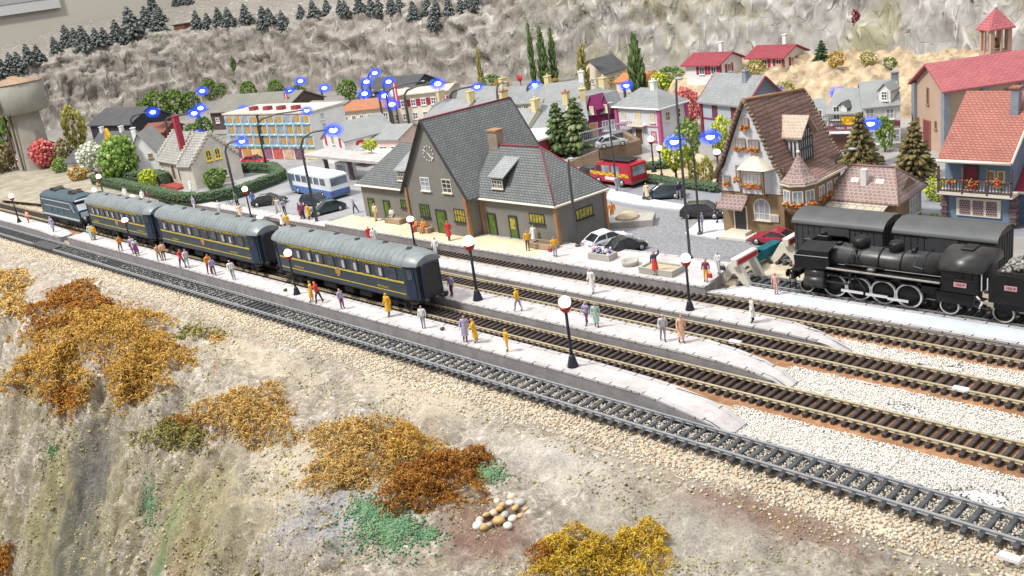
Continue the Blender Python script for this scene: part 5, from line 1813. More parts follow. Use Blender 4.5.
b.prism([p - Vector((c0.x, c0.y, 0)) for p in P4], (0, 0, .28))
b.build('canopy_roof', mat('canopy_grey', (.46, .43, .42), .8), t)
for f in (.14, .42, .72, .95):
 p = e0 + d * f + n_ * 1.5 - Vector((c0.x, c0.y, 0))
 b = MB(); b.tube([(p.x, p.y, 0), (p.x, p.y, 1.9), (p.x - d.normalized().x * .2, p.y, cz)], [.28, .24, .5], 4); b.build('pillar', mat('brown_pillar', (.12, .09, .10), .7), t)
p = e0 + d * .3 + n_ * 2.2
t2 = thing('kiosk', 'small white kiosk under the bus canopy', 'kiosk', (p.x, p.y, 0), math.atan2(d.y, d.x))
b = MB(); b.box((0, 0, .9), (2.4, 1.2, 1.8)); b.build('kiosk_body', M_WHITE, t2)
b = MB(); b.box((0, -.62, 1.15), (1.6, .06, .7)); b.build('kiosk_window', M_GLASSB, t2)
def simple(nm, label, cat, pa, pb, dp, hw_, hr, wm, rm, axis='u', wins=0, z=1.6, ww=.9, wh=.9, fm=None, sh=None, group=None):
 A, B = G2(*pa), G2(*pb)
 h = House(nm, label, cat, A, B, perp(A, B, dp), 0, group)
 h.walls(hw_, wm, hr, axis)
 h.gable_roof(hw_, hr, rm, axis, .3, .4, .14, .5)
 if wins:
  h.row(h.front, [h.lu * (k + .5) / wins for k in range(wins)], z, ww, wh, nx=1, ny=1, t=.1, fm=fm, shutters=sh)
 return h
M_OLIVR = mat('olive_grey_roof', (.235, .23, .20), .85, .12, .4, .2, 5)
DKW = mat('dark_brown_wall', (.085, .06, .055), .8, .2, 1)
simple('long_hall', 'long hall with a wide olive grey roof behind the apartment block', 'hall', (214, 130), (290, 127), 9, 3.0, 4.9, DKW, M_OLIVR, wins=6)
simple('grey_warehouse', 'dark grey roofed warehouse at the foot of the cliff, behind the flag poles', 'warehouse', (368, 102), (414, 99), 8, 1.8, 3.4, DKW, M_GREYR2, wins=4)
h = simple('cream_long_building', 'long cream building with dark red shutters and flat pale roof', 'building', (392, 125), (452, 119), 6, 4.1, 4.5, M_CREAM, mat('pale_flat_roof', (.60, .54, .47)), wins=6, z=2.9, ww=.8, wh=1.0, sh=mat('red_shutter', (.33, .03, .07)))
h.row(h.front, [h.lu * (k + .5) / 6 for k in range(6)], 1.0, .8, 1.0, nx=1, ny=1, t=.1)
h = simple('arcade_building', 'cream arcade building with an orange roof in front of the grey warehouse', 'building', (337, 132), (392, 127), 6, 2.9, 3.8, M_CREAM, mat('brick_orange_roof', (.42, .19, .10)), wins=7, z=1.6, ww=.7, wh=1.2)
h = simple('cream_flat_house', 'cream house with a grey roof next to the orange roofed arcade', 'house', (303, 131), (338, 132), 6, 3.0, 3.9, M_CREAM, M_GREYR, wins=3, ww=.6)
simple('black_barn', 'black wooden barn with a dark grey roof below the cliff on the left', 'barn', (94, 141), (135, 141), 8, 2.9, 4.9, mat('black_boards', (.03, .03, .04), .8, .3, 2), M_GREYR2, 'u', wins=0).row
h = simple('red_shed', 'dark red shed in the shade between the barn and the chapel', 'shed', (146, 150), (168, 148), 5, 2.6, 3.6, mat('rust_red_wall', (.22, .05, .035), .8), mat('rust_roof', (.25, .09, .06), .8), wins=2)
h = simple('white_gable_house', 'white gabled house with small dark windows left of the chapel', 'house', (136, 181), (163, 177), 6, 3.2, 6.0, M_WHITE, M_GREYR, 'v', wins=2, z=3.0, ww=.6, wh=.6, fm=mat('tan_frame', (.38, .27, .18)))
h.chimney(.2, .3, 4.5, 6.6, .5, M_WHITE)
h = simple('slate_cottage', 'low slate roofed cottage with two white chimneys behind the yellow frame', 'house', (92, 168), (128, 168), 6, 2.2, 4.6, M_CREAM, M_GREYR2, 'u', wins=2, z=1.2)
h.chimney(.05, .5, 4.3, 5.4, .5, M_WHITE); h.chimney(.6, .5, 4.3, 5.4, .5, M_WHITE)
h = simple('timber_shed', 'little orange brown timber shed at the far left below the water tower', 'shed', (5, 163), (30, 162), 5, 2.0, 3.2, mat('orange_boards', (.30, .10, .03), .8, .2, 2), DKW, 'u', wins=1, z=1.0)
h = simple('yard_office', 'tiny grey roofed hut behind the white blossom tree', 'hut', (70, 174), (85, 174), 4, 1.8, 3.0, M_CREAM, M_GREYR2, 'u', wins=1, z=1.0)
p = G(118, 172)
t = thing('yellow_frame', 'yellow A-shaped timber gable frame between the cottage and the round green tree', 'frame', p, .45)
b = MB(); b.tube([(-2.2, 0, 0), (0, 0, 6.2)], .22, 4); b.tube([(2.2, 0, 0), (0, 0, 6.2)], .22, 4); b.tube([(-.8, 0, 4.0), (.8, 0, 4.0)], .18, 4); b.tube([(-.4, 0, 3.9), (0, 0, 5.6)], .12, 4)
b.build('timber', mat('frame_yellow', (.72, .42, .03), .6, .1, 2), t)
# ---------------- stone chapel
def build_chapel():
 A, B = (-121.6, 53.2), (-113.0, 52.6)
 ST = mat('pale_stone', (.58, .54, .47), .85, .12, .9, .4, 6, dirt=(.45, .42, .36))
 SR = tiles('stone_slates', (.34, .335, .31), (.40, .39, .36), (.24, .235, .22), .5, .35, .8, .85, .03, .35)
 h = House('stone_chapel', 'pale stone chapel house with stepped gables, arched porch and a tall red chimney', 'chapel', A, B, (1.0, 5.8))
 h.walls(3.1, ST, 6.0); h.gable_roof(3.1, 6.0, SR, 'u', -.1, .35, .12)
 k = House.__new__(House)
 k.A, k.u, k.v = Vector((-113.8, 52.0, 0)), Vector((2.7, .4, 0)), Vector((1.1, 5.8, 0))
 k.z0, k.lu, k.lv, k.t = 0, k.u.length, k.v.length, h.t
 off = Vector((-113.8 + 121.6, 52.0 - 53.2, 0))
 k.P = lambda a, b, z: off + k.u * a + k.v * b + Vector((0, 0, z))
 k.walls(3.0, ST, 6.2, 'u', 'wing_wall')
 k.gable_roof(3.0, 6.2, SR, 'u', -.05, .3, .12, name='wing_roof')
 R_ = Face((-113.8 + 2.7, 52.4, 0), k.v)
 for u in (2.3, 3.4):
  window(h.t, R_, R_.at(u, 3.5), .75, 1.0, nx=1, ny=1, t=.12, fm=mat('bright_yellow_frame', (.80, .62, .08), .6), gm=M_GLASS, arch=True)
 h.row(R_, (3.3,), 1.2, 1.6, .9, nx=2, ny=0, t=.1, fm=M_TRIM)
 for (O, V_, zz0, zz1, n) in ((k.P(1, 0, 3.0), k.v, 3.0, 6.2, 9), (h.P(0, 0, 3.1), h.v, 3.1, 6.0, 9), (k.P(0, 0, 3.0), k.v, 3.0, 6.2, 9)):
  b = MB()
  for s in (0, 1):
   for i in range(n):
    f = (i + .5) / n * .5
    q = O + V_ * (f if s == 0 else 1 - f)
    b.box((q.x, q.y, zz0 + (zz1 - zz0) * f * 2 + .22), (.35, .42, .42))
  b.build('gable_coping', ST, h.t)
 F = h.front
 for u in (4.3, 6.3):
  window(h.t, F, F.at(u, 1.35), 1.2, 1.5, nx=0, ny=0, t=.16, fm=ST, gm=mat('porch_dark', (.10, .07, .06), .8), arch=True, sill=False)
 b = MB(); b.box((h.lu * .6, -.7, .15), (5.5, 1.4, .35)); o = b.build('porch_step', mat('brick_red', (.32, .07, .05), .8), h.t); o.rotation_euler = (0, 0, F.rz)
 window(h.t, Face((A[0], A[1], 0), (1, 0)), F.at(1.0, 2.4), .5, 1.2, nx=0, ny=0, t=.1, fm=M_TRIM)
 h.chimney(.66, .22, 3.6, 8.4, .65, mat('chimney_red', (.33, .035, .06), .7, .15, 2), 0)
 b = MB(); b._add([h.P(-.45, .2, 2.5), h.P(0, .2, 2.5), h.P(0, .6, 5.2), h.P(-.45, .9, 2.5)], [(0, 1, 2), (0, 2, 3)])
 b.build('side_roof', SR, h.t)
 for q in (h.P(-.42, .3, 0), h.P(-.2, .25, 0)):
  b = MB(); b.box((q.x, q.y, 1.25), (.3, .3, 2.5)); b.build('porch_post', ST, h.t)
build_chapel()
# ---------------- water tower
c = G(39, 167)
t = thing('water_tower', 'old grey concrete water tower with rust streaks at the far left', 'water tower', c)
CN = mat('tower_concrete', (.29, .285, .245), .85, .15, .35, .2, 3, dirt=(.24, .21, .17))
b = MB(); b.lathe([(3.0, -.3), (2.5, 4.0), (2.4, 8.9)], 8, (0, 0, 0), 0, 'z', False); b.build('shaft', CN, t)
b = MB(); b.lathe([(2.5, 8.5), (3.6, 8.7), (3.75, 8.8), (4.05, 13.0), (3.9, 13.1)], 28); b.build('tank', CN, t)
b = MB(); b.lathe([(4.15, 13.05), (4.1, 13.2), (1.2, 13.8), (.8, 13.85), (.8, 14.1)], 28); b.build('tank_roof', mat('rusty_roof', (.36, .25, .17), .9, .25, .8), t)
RSK = mat('rust_streak', (.11, .065, .045), .9, .3, 2)
for ang, w_ in ((-62, .38), (-120, .3)):
 q = math.radians(ang)
 b = MB(); b.M = Matrix.Rotation(q, 4, 'Z')
 b.box((4.22, 0, 11.0), (.14, w_, 4.0)); b.build('ladder_strip', RSK, t)
 b = MB(); b.M = Matrix.Rotation(q, 4, 'Z')
 b.tube([(2.75, 0, 8.6), (3.15, 0, .2)], .16, 5); b.build('pipe', RSK, t)
# ---------------- ramp wall with railing in front of the town
w0, w1, w2 = G(566, 168), G(600, 164), G(640, 154)
t = thing('retaining_wall', 'low brown retaining wall with a pale railing beside the red van', 'wall', w0)
b = MB()
pts = [w0, w1, w2, w2 + Vector((-4.5, 3.2, 0))]
for i in range(3):
 p, q = pts[i] - w0, pts[i + 1] - w0
 hh = 1.5
 dd = (q - p).normalized(); n_ = Vector((-dd.y, dd.x, 0)) * .25
 b._add([p - n_, q - n_, q + n_, p + n_] + [v + Vector((0, 0, hh if (i or j in (1, 2)) else .5)) for j, v in enumerate((p - n_, q - n_, q + n_, p + n_))], [(0, 1, 5, 4), (1, 2, 6, 5), (2, 3, 7, 6), (3, 0, 4, 7), (4, 5, 6, 7)])
b.build('wall', tiles('brown_masonry', (.30, .20, .13), (.34, .235, .155), (.24, .17, .12), .6, .25, .5), t)
rail = [(p + Vector((0, 1.5, 0)) - w0) for p in (G(572, 160), G(603, 152), G(638, 143))]
b = MB()
for i in range(2):
 p, q = rail[i], rail[i + 1]
 for zz in (1.55, 2.5):
  b.tube([p + Vector((0, 0, zz - (.9 if i == 0 else 0) * 0)), q + Vector((0, 0, zz))], .09, 4)
 n = int((q - p).length / .22)
 for k in range(n):
  r_ = p.lerp(q, (k + .5) / n)
  b.box((r_.x, r_.y, 2.03), (.05, .05, .95))
b.build('railing', mat('railing_grey', (.42, .45, .52), .6), t)
b = MB()
b.prism([rail[0] + Vector((0, .2, 0)), rail[1] + Vector((0, .2, 0)), rail[2] + Vector((0, .2, 0)), rail[2] + Vector((0, 6, 0)), rail[0] + Vector((0, 6, 0))], (0, 0, 1.48))
b.build('ramp_deck', M_STREET, t)
# ------------------------------------------------------------------ lettering
def lettering(name, txt, size, m, parent, loc, rot, depth=0.008, align='CENTER', width=None):
 """raised letters as a mesh part"""
 cu = bpy.data.curves.new(name, 'FONT')
 cu.body = txt
 cu.size = size
 cu.align_x = align
 cu.align_y = 'CENTER'
 cu.extrude = depth
 tmp = bpy.data.objects.new(name, cu)
 COL.objects.link(tmp)
 bpy.context.view_layer.update()
 me = bpy.data.meshes.new_from_object(tmp.evaluated_get(bpy.context.evaluated_depsgraph_get()))
 if width:
  xs = [v.co.x for v in me.vertices]
  k = width / (max(xs) - min(xs))
  for v in me.vertices:
   v.co.x *= k
 bpy.data.objects.remove(tmp)
 me.materials.clear()
 me.materials.append(m)
 o = bpy.data.objects.new(name, me)
 COL.objects.link(o)
 o.parent = parent
 o.location = loc
 o.rotation_euler = rot
 return o
# ------------------------------------------------------------------ coaches
M_COACH = mat('coach_blue', (0.020, 0.038, 0.052), 0.38, 0.25, 0.8, spec=0.5, dirt=(0.042, 0.055, 0.06))
M_COACHROOF = mat('coach_roof_grey', (0.19, 0.215, 0.225), 0.42, 0.16, 0.5, spec=0.6, dirt=(0.10, 0.112, 0.118))
M_GOLD = mat('gold_line', (0.52, 0.40, 0.06), 0.5, 0.12, 2)
M_BLACK = mat('black_metal', (0.022, 0.022, 0.024), 0.45, 0.3, 2, spec=0.5)
M_WHEEL = mat('wheel_steel', (0.30, 0.29, 0.28), 0.4, 0.15, 2, metal=0.6)
M_NAVY = mat('coach_end_navy', (0.016, 0.032, 0.075), 0.45, 0.2, 1)
M_BLIND = mat('drawn_curtain', (0.42, 0.40, 0.40), 0.7, 0.2, 2)
M_COACHGL = glass('coach_glass', (0.035, 0.045, 0.06), 0.1)
def wheel(parent, x, y, z, r, rim=M_WHEEL, core=M_BLACK, w=0.12, spokes=0, name='wheel'):
 b = MB()
 b.lathe([(r * .25, -w * .6), (r * .3, -w * .7), (r * .9, -w * .3), (r * .9, w * .5), (.05, w * .5)], 20, (0, 0, 0), 0, 'y')
 if spokes:
  for k in range(spokes):
   a = 2 * PI * k / spokes
   b.box((math.cos(a) * r * .5, -w * .45, math.sin(a) * r * .5), (.05, .05, .05))
 o = b.build(name, core, parent, (x, y, z))
 b = MB()
 vs = []
 n = 28
 ro, ri = r, r * .87
 for k in range(n):
  a = 2 * PI * k / n
  for rr, yy in ((ri, -w * .62), (ro, -w * .62), (ro, w * .62), (ri, w * .62)):
   vs.append((rr * math.cos(a), yy, rr * math.sin(a)))
 fs = []
 for k in range(n):
  j = (k + 1) % n
  for q in range(4):
   p = (q + 1) % 4
   fs.append((k * 4 + q, j * 4 + q, j * 4 + p, k * 4 + p))
 b._add(vs, fs, 0, False)
 b.build('tyre', rim, o)
 return o
def bogie(parent, x, wb=2.2, yw=0.78, r=.42, name='bogie'):
 b = MB()
 for s in (-1, 1):
  b.box((0, s * (yw + .16), .52), (wb + 1.0, .12, .22), 0, 0, .03)
  for q in (-wb / 2, wb / 2):
   b.box((q, s * (yw + .2), .42), (.3, .2, .32), 0, 0, .04)
  b.box((0, s * (yw + .2), .42), (.5, .16, .3), 0, 0, .04)
 b.box((0, 0, .6), (.5, 1.8, .3))
 o = b.build(name, M_BLACK, parent, (x, 0, 0))
 for q in (-wb / 2, wb / 2):
  for s in (-1, 1):
   wheel(o, q, s * yw, r, r)
 return o
def coach(x0, x1, yc, label, seed, open_end=True, emblem_on=True):
 rnd = random.Random(seed)
 L = x1 - x0
 t = thing('passenger_coach', label, 'railway coach', ((x0 + x1) / 2, yc, 0), 0, 'dark blue coaches of the passenger train')
 W, zb, ze = 1.3, 1.05, 3.42
 xe = L / 2 - 1.15           # body sides end here; vestibules taper in
 b = MB()
 plan = [(-L / 2 + .12, -W * .78), (-xe, -W), (xe, -W), (L / 2 - .12, -W * .78), (L / 2 - .12, W * .78), (xe, W), (-xe, W), (-L / 2 + .12, W * .78)]
 b.prism([(p[0], p[1], zb) for p in plan], (0, 0, ze - zb))
 b.build('body', M_COACH, t)
 prof = [(-1.36, 3.40), (-1.32, 3.56), (-1.13, 3.82), (-.77, 4.06), (-.4, 4.20), (0, 4.25), (.4, 4.20), (.77, 4.06), (1.13, 3.82), (1.32, 3.56), (1.36, 3.40)]
 b = MB()
 st = [(-L / 2 - .05, .78, .62), (-L / 2 + .2, .86, .80), (-L / 2 + .6, .94, .93), (-L / 2 + 1.2, 1, 1), (L / 2 - 1.2, 1, 1), (L / 2 - .6, .94, .93), (L / 2 - .2, .86, .80), (L / 2 + .05, .78, .62)]
 vs = []
 for x, sw, sh in st:
  vs += [(x, y * sw, 3.40 + (z - 3.40) * sh) for y, z in prof]
 n = len(prof)
 fs = [(i * n + k, (i + 1) * n + k, (i + 1) * n + k + 1, i * n + k + 1) for i in range(len(st) - 1) for k in range(n - 1)]
 b._add(vs, fs, 0, True)
 b.poly([vs[k] for k in range(n)])
 b.poly([vs[(len(st) - 1) * n + k] for k in reversed(range(n))])
 k = int(L / .62)
 for i in range(1, k):
  x = -L / 2 + .6 + (L - 1.2) * i / k
  for s in (-1, 1):
   b.tube([(x, s * 1.36, 3.46), (x, s * 1.315, 3.58), (x, s * 1.12, 3.84), (x, s * .77, 4.07)], .016, 4)
 ro = b.build('roof', M_COACHROOF, t)
 for i in range(6):
  x = -L / 2 + 1.6 + (L - 3.2) * i / 5
  b = MB()
  b.lathe([(.22, 4.20), (.22, 4.27), (.12, 4.34), (.12, 4.30), (.02, 4.30)], 10, (x, .12 * (-1) ** i, 0))
  b.build('roof_vent', M_BLACK, ro)
 nw = 10
 pitch = (2 * xe - 1.0) / nw
 for s in (-1, 1):
  for i in range(nw):
   x = -xe + .5 + pitch * (i + .5)
   b = MB()
   w, h = pitch * .62, .76
   for q in (-1, 1):
    b.box((q * w / 2, 0, 0), (.07, .05, h))
    b.box((0, 0, q * (h / 2 + .01)), (w + .07, .05, .06))
   f = b.build('window', M_NAVY, t, (x, s * (W + .01), 2.74))
   b = MB()
   b.box((0, s * .012, 0), (w - .07, .03, h - .03))
   b.build('pane', M_COACHGL, f)
   if rnd.random() < .75 and s < 0:
    b = MB()
    b.box((rnd.choice((-.16, .12, .15)), s * .03, -.05), (w * .34, .02, h * .72))
    b.build('curtain', M_BLIND, f)
 for z, hh, y0 in ((2.24, .13, 0), (1.42, .05, 0), (3.31, .04, 0)):
  b = MB()
  for s in (-1, 1):
   b.box((0, s * (W + .012), z), (2 * xe - .1, .03, hh))
  b.build('gold_line', M_GOLD, t)
 lettering('lettering', 'COMPAGNIE INTERNATIONALE DES WAGONS-LITS', .24, M_GOLD, t, (0, -W - .012, 3.21), (PI / 2, 0, 0), width=2 * xe - 3)
 for dx in (-5.2, 5.2):
  lettering('lettering', 'VOITURE-LITS', .2, M_GOLD, t, (dx, -W - .012, 1.62), (PI / 2, 0, 0))
 b = MB()
 b.box((0, 0, .12), (.38, .04, .30)); b.ball((0, -.01, .34), (.16, .03, .12), 8, 6); b.box((0, 0, -.12), (.24, .04, .22)); b.ball((-.24, 0, .08), (.1, .03, .22), 8, 6); b.ball((.24, 0, .08), (.1, .03, .22), 8, 6)
 b.build('crest', mat('crest_bronze', (.40, .22, .08), .5), t, (0, -W - .02, 1.88))
 for e in (-1, 1):
  b = MB()
  b.box((e * (L / 2 - .02), 0, 2.28), (.30, 1.5, 2.2), 0, 0, .05)
  g = b.build('gangway', M_BLACK, t)
  b = MB()
  b.tube([(e * (L / 2 + .12), -.72, 1.2), (e * (L / 2 + .12), -.72, 3.1), (e * (L / 2 + .12), -.4, 3.38), (e * (L / 2 + .12), .4, 3.38), (e * (L / 2 + .12), .72, 3.1), (e * (L / 2 + .12), .72, 1.2)], .07, 5)
  b.build('gangway_frame', M_NAVY, g)
  for s in (-1, 1):
   b = MB()
   b.M = Matrix.Translation((e * (xe + .53), s * (W * .895), 2.2)) @ Matrix.Rotation(-e * s * math.atan2(W * .22, 1.03), 4, 'Z')
   b.box((0, s * .02, 0), (.66, .06, 2.1))
   d = b.build('door', M_NAVY, t)
   b = MB()
   b.M = Matrix.Translation((e * (xe + .53), s * (W * .895 + .03), 2.85)) @ Matrix.Rotation(-e * s * math.atan2(W * .22, 1.03), 4, 'Z')
   b.box((0, s * .03, 0), (.42, .04, .7))
   b.build('pane', M_COACHGL, d)
   b = MB()
   b.box((e * (xe + .55), s * W * .9, .85), (.7, .3, .06)); b.box((e * (xe + .55), s * W * .9, .6), (.7, .3, .06))
   b.build('steps', M_BLACK, t)
   b = MB()
   b.tube([(e * (L / 2), s * .8, 1.0), (e * (L / 2 + .32), s * .8, 1.0)], .06, 6); b.lathe([(.2, 0), (.2, .05)], 10, (e * (L / 2 + .32), s * .8, 1.0), 0, 'x')
   b.build('buffer', M_BLACK, t)
 b = MB()
 b.box((0, 0, .95), (L - .6, 2.1, .22))
 for x, w in ((-1.8, 1.6), (.6, 1.1), (2.6, 1.4)):
  b.box((x, -.85, .66), (w, .5, .42), 0, 0, .05); b.box((x, .85, .66), (w, .5, .42), 0, 0, .05)
 b.build('underframe', M_BLACK, t)
 for s in (-1, 1):
  bogie(t, s * (L / 2 - 3.0))
 return t
YAC = YA + .7175
coach(-67.5, -49.7, YAC, 'last dark blue coach of the train, its open black end door facing the near lamps', 3)
coach(-88.0, -69.75, YAC, 'middle dark blue coach with a pale ribbed roof, coupled between two others', 4)
coach(-104.3, -88.9, YAC, 'dark blue coach right behind the electric locomotive, partly behind a lamp globe', 5)
# ------------------------------------------------------------------ electric locomotive at the head of the train
def electric_loco(x0, x1, yc):
 L = x1 - x0
 t = thing('electric_locomotive', 'dark blue electric locomotive with white lines and raked cab windows heading the train', 'locomotive', ((x0 + x1) / 2, yc, 0))
 BL = mat('loco_blue', (0.022, 0.052, 0.085), 0.38, 0.15, 0.8, spec=0.5)
 LB = mat('loco_line', (0.50, 0.54, 0.58), 0.5, 0.08, 1)
 W = 1.3
 side = [(-L / 2 + .25, 1.0), (L / 2 - .15, 1.0), (L / 2, 1.35), (L / 2, 2.05), (L / 2 - .25, 2.15), (L / 2 - .95, 3.25), (-L / 2 + .55, 3.25), (-L / 2, 2.15), (-L / 2, 1.3)]
 b = MB()
 b.prism([(x, -W, z) for x, z in side], (0, 2 * W, 0))
 b.build('body', BL, t)
 b = MB()
 prof = [(-1.33, 3.2), (-1.2, 3.45), (-.8, 3.68), (0, 3.78), (.8, 3.68), (1.2, 3.45), (1.33, 3.2)]
 n = len(prof)
 vs = []
 for x, s in ((-L / 2 + .3, .6), (-L / 2 + .9, 1), (L / 2 - 1.2, 1), (L / 2 - .65, .6)):
  vs += [(x, y * (.94 + .06 * s), 3.2 + (z - 3.2) * s) for y, z in prof]
 b._add(vs, [(i * n + k, (i + 1) * n + k, (i + 1) * n + k + 1, i * n + k + 1) for i in range(3) for k in range(n - 1)], 0, True)
 b.poly(vs[:n]); b.poly(list(reversed(vs[-n:])))
 ro = b.build('roof', mat('loco_roof', (0.06, 0.09, 0.11), .5, .12, .8), t)
 for x in (-2.6, 2.6):
  b = MB()
  for s in (-1, 1):
   b.tube([(x - .7, s * .5, 3.8), (x, s * .5, 4.0), (x + .7, s * .5, 3.8)], .05, 4)
   b.tube([(x - .8, s * .45, 4.0), (x + .8, s * .45, 4.0)], .03, 4)
  b.box((x, 0, 4.04), (.12, 1.5, .05)); b.box((x, 0, 3.78), (1.6, 1.2, .06))
  b.build('pantograph', M_BLACK, ro)
 for s in (-1, 1):
  y = s * (W + .012)
  b = MB()
  b.box((-.4, y, 2.92), (L - 2.4, .03, .08)); b.box((-.45, y, 2.25), (L - 3.4, .03, .05)); b.box((0, y, 1.2), (L - .5, .03, .16))
  b.prism([(L / 2 - 2.0, y - .015, 2.95), (L / 2 - 1.88, y - .015, 2.95), (L / 2 - 1.05, y - .015, 2.0), (L / 2 - 1.17, y - .015, 2.0)], (0, .03, 0))
  b.build('white_line', LB, t)
  b = MB()
  b.prism([(L / 2 - 1.75, y, 3.0), (L / 2 - 1.0, y, 3.0), (L / 2 - .55, y, 2.25), (L / 2 - 1.15, y, 2.25)], (0, s * .02, 0))
  b.build('cab_window', M_COACHGL, t)
  for x in (-2.6, -.9, .9):
   b = MB(); b.box((x, y, 1.85), (.7, .03, .5)); b.build('louvre', mat('louvre_blue', (.05, .10, .15), .5), t)
 k = math.atan2(.7, 1.1)
 b = MB()
 b.prism([(L / 2 - .22, -1.15, 2.2), (L / 2 - .22, 1.15, 2.2), (L / 2 - .85, 1.05, 3.15), (L / 2 - .85, -1.05, 3.15)], (.04, 0, .025)); b.build('windscreen', M_COACHGL, t)
 b = MB(); b.box((L / 2 + .01, 0, 1.75), (.05, 2.2, .5), 0, 0, .01); b.build('nose_panel', LB, t)
 b = MB()
 b.prism([(L / 2 - .75, -1.2, 3.22), (L / 2 - .35, -1.1, 3.18), (L / 2 - .35, 1.1, 3.18), (L / 2 - .75, 1.2, 3.22)], (0, 0, .1)); b.build('cab_visor', LB, t)
 for s in (-1, 1):
  b = MB(); b.lathe([(.14, 0), (.14, .06), (.1, .09)], 12, (L / 2, s * .8, 1.35), 0, 'x'); b.build('headlight', M_WINW, t)
  b = MB(); b.lathe([(.07, 0), (.07, .35), (.2, .35), (.2, .4)], 10, (L / 2, s * .8, 1.05), 0, 'x'); b.build('buffer', M_BLACK, t)
 b = MB(); b.box((0, 0, .9), (L - .8, 2.2, .3)); b.box((0, 0, .6), (2.4, 2.3, .5), 0, 0, .06); b.build('underframe', M_BLACK, t)
 for s in (-1, 1):
  bogie(t, s * (L / 2 - 2.6), 2.4, .78, .48)
electric_loco(-117.2, -106.3, YAC)
# ------------------------------------------------------------------ steam locomotive and tender
def steam_loco():
 yc = YE + .7175
 t = thing('steam_locomotive', 'black steam locomotive with white rimmed wheels and two domes standing on the siding', 'locomotive', (-25, yc, 0))
 BK = mat('loco_black', (0.010, 0.010, 0.011), 0.46, 0.35, 1.2, spec=0.3, dirt=(0.025, 0.024, 0.023))
 BK2 = mat('loco_black_worn', (0.030, 0.029, 0.029), 0.36, 0.5, 0.9, spec=0.45, dirt=(0.06, 0.058, 0.055))
 RIM = mat('white_tyre', (0.62, 0.61, 0.60), 0.45, 0.08, 2)
 RODM = mat('rod_steel', (0.72, 0.72, 0.76), 0.35, 0.08, 2, metal=0.3)
 PL = mat('plate_pink', (0.55, 0.30, 0.32), 0.5, 0.06, 2)
 X = lambda x: x + 25
 zc = 2.55
 t.scale = (1, 1, .94)
 b = MB()
 b.lathe([(.78, X(-29.8)), (.86, X(-29.7)), (.86, X(-27.4)), (.80, X(-27.3)), (.82, X(-24.5)), (.88, X(-21.2))], 28, (0, 0, zc), 0, 'x')
 bo = b.build('boiler', BK2, t)
 bo.location.z = -.12
 for x in (-26.4, -25.0, -23.7, -22.4):
  b = MB(); b.lathe([(.80, X(x) - .05), (.885, X(x) - .04), (.885, X(x) + .04), (.80, X(x) + .05)], 28, (0, 0, zc), 0, 'x'); b.build('boiler_band', BK, bo)
 b = MB(); b.lathe([(.2, X(-30.05)), (.6, X(-29.98)), (.78, X(-29.82))], 24, (0, 0, zc), 0, 'x'); b.build('smokebox_door', BK, bo)
 for s in (-1, 1):
  b = MB()
  pts = [(X(-29.95), s * 1.32, 1.75), (X(-27.7), s * 1.32, 1.95), (X(-27.75), s * 1.32, 3.02), (X(-29.7), s * 1.32, 2.95), (X(-30.0), s * 1.32, 2.6)]
  b.prism(pts, (0, -s * .12, 0))
  tp = [(X(-29.7), s * 1.32, 2.95), (X(-27.75), s * 1.32, 3.02), (X(-27.6), s * .55, 3.46), (X(-29.5), s * .55, 3.38)]
  b._add([Vector(p) + Vector((0, 0, .06)) for p in tp] + tp, [(0, 1, 2, 3), (7, 6, 5, 4), (0, 4, 5, 1), (1, 5, 6, 2), (2, 6, 7, 3), (3, 7, 4, 0)] if s < 0 else [(3, 2, 1, 0), (4, 5, 6, 7), (1, 5, 4, 0), (2, 6, 5, 1), (3, 7, 6, 2), (0, 4, 7, 3)])
  sc = b.build('smoke_deflector', BK, t)
  b = MB(); b.tube([(X(-29.9), s * 1.34, 2.66), (X(-27.75), s * 1.34, 2.72)], .035, 4); b.build('handrail', BK2, sc)
 b = MB(); b.box((X(-28.7), 0, 3.62), (.75, .5, .45), 0, 0, .06); b.lathe([(.2, 3.8), (.22, 4.05), (.17, 4.05)], 14, (X(-28.7), 0, 0)); b.build('chimney', BK, bo)
 b = MB(); b.box((X(-29.6), 0, 3.45), (.6, .8, .3), 0, 0, .08); b.build('feedwater_heater', BK, bo)
 b = MB(); b.lathe([(.28, 3.2), (.48, 3.4), (.53, 3.64), (.45, 3.88), (.26, 3.98), (.05, 4.0)], 20, (X(-26.35), 0, 0)); b.build('dome', BK, bo)
 b = MB(); b.lathe([(.38, 3.25), (.43, 3.4), (.43, 3.78), (.34, 3.9), (.05, 3.93)], 20, (X(-24.25), 0, 0)); b.build('dome', BK, bo)
 b = MB(); b.box((X(-23.2), -.1, 3.48), (.25, .3, .2), 0, 0, .03); b.tube([(X(-23.1), -.1, 3.5), (X(-23.0), -.1, 3.85)], .05, 6); b.build('whistle', BK, bo)
 b = MB(); b.box((X(-27.6), -.2, 3.45), (.3, .3, .18), 0, 0, .03); b.build('turret_box', BK, bo)
 b = MB()
 for x0, x1, z0 in ((-26.4, -26.9, 2.4), (-26.2, -26.25, 2.4), (-26.5, -25.95, 2.35)):
  b.tube([(X(x0), -.6, 3.4), (X((x0 + x1) / 2), -.87, 2.9), (X(x1), -.95, z0)], .035, 5)
 b.tube([(X(-27.5), -.86, 2.32), (X(-21.3), -.9, 2.38)], .03, 5)
 b.tube([(X(-26.9), -.98, 2.42), (X(-24.6), -.98, 2.44)], .06, 6)
 b.tube([(X(-23.0), -.5, 3.3), (X(-22.9), -.86, 2.8), (X(-22.4), -.88, 2.7)], .03, 5)
 b.build('pipework', BK2, bo)
 b = MB()
 for s in (-1, 1):
  b.box((X(-24.6), s * 1.12, 2.02), (6.8, .62, .09))
 b.build('running_board', BK, t)
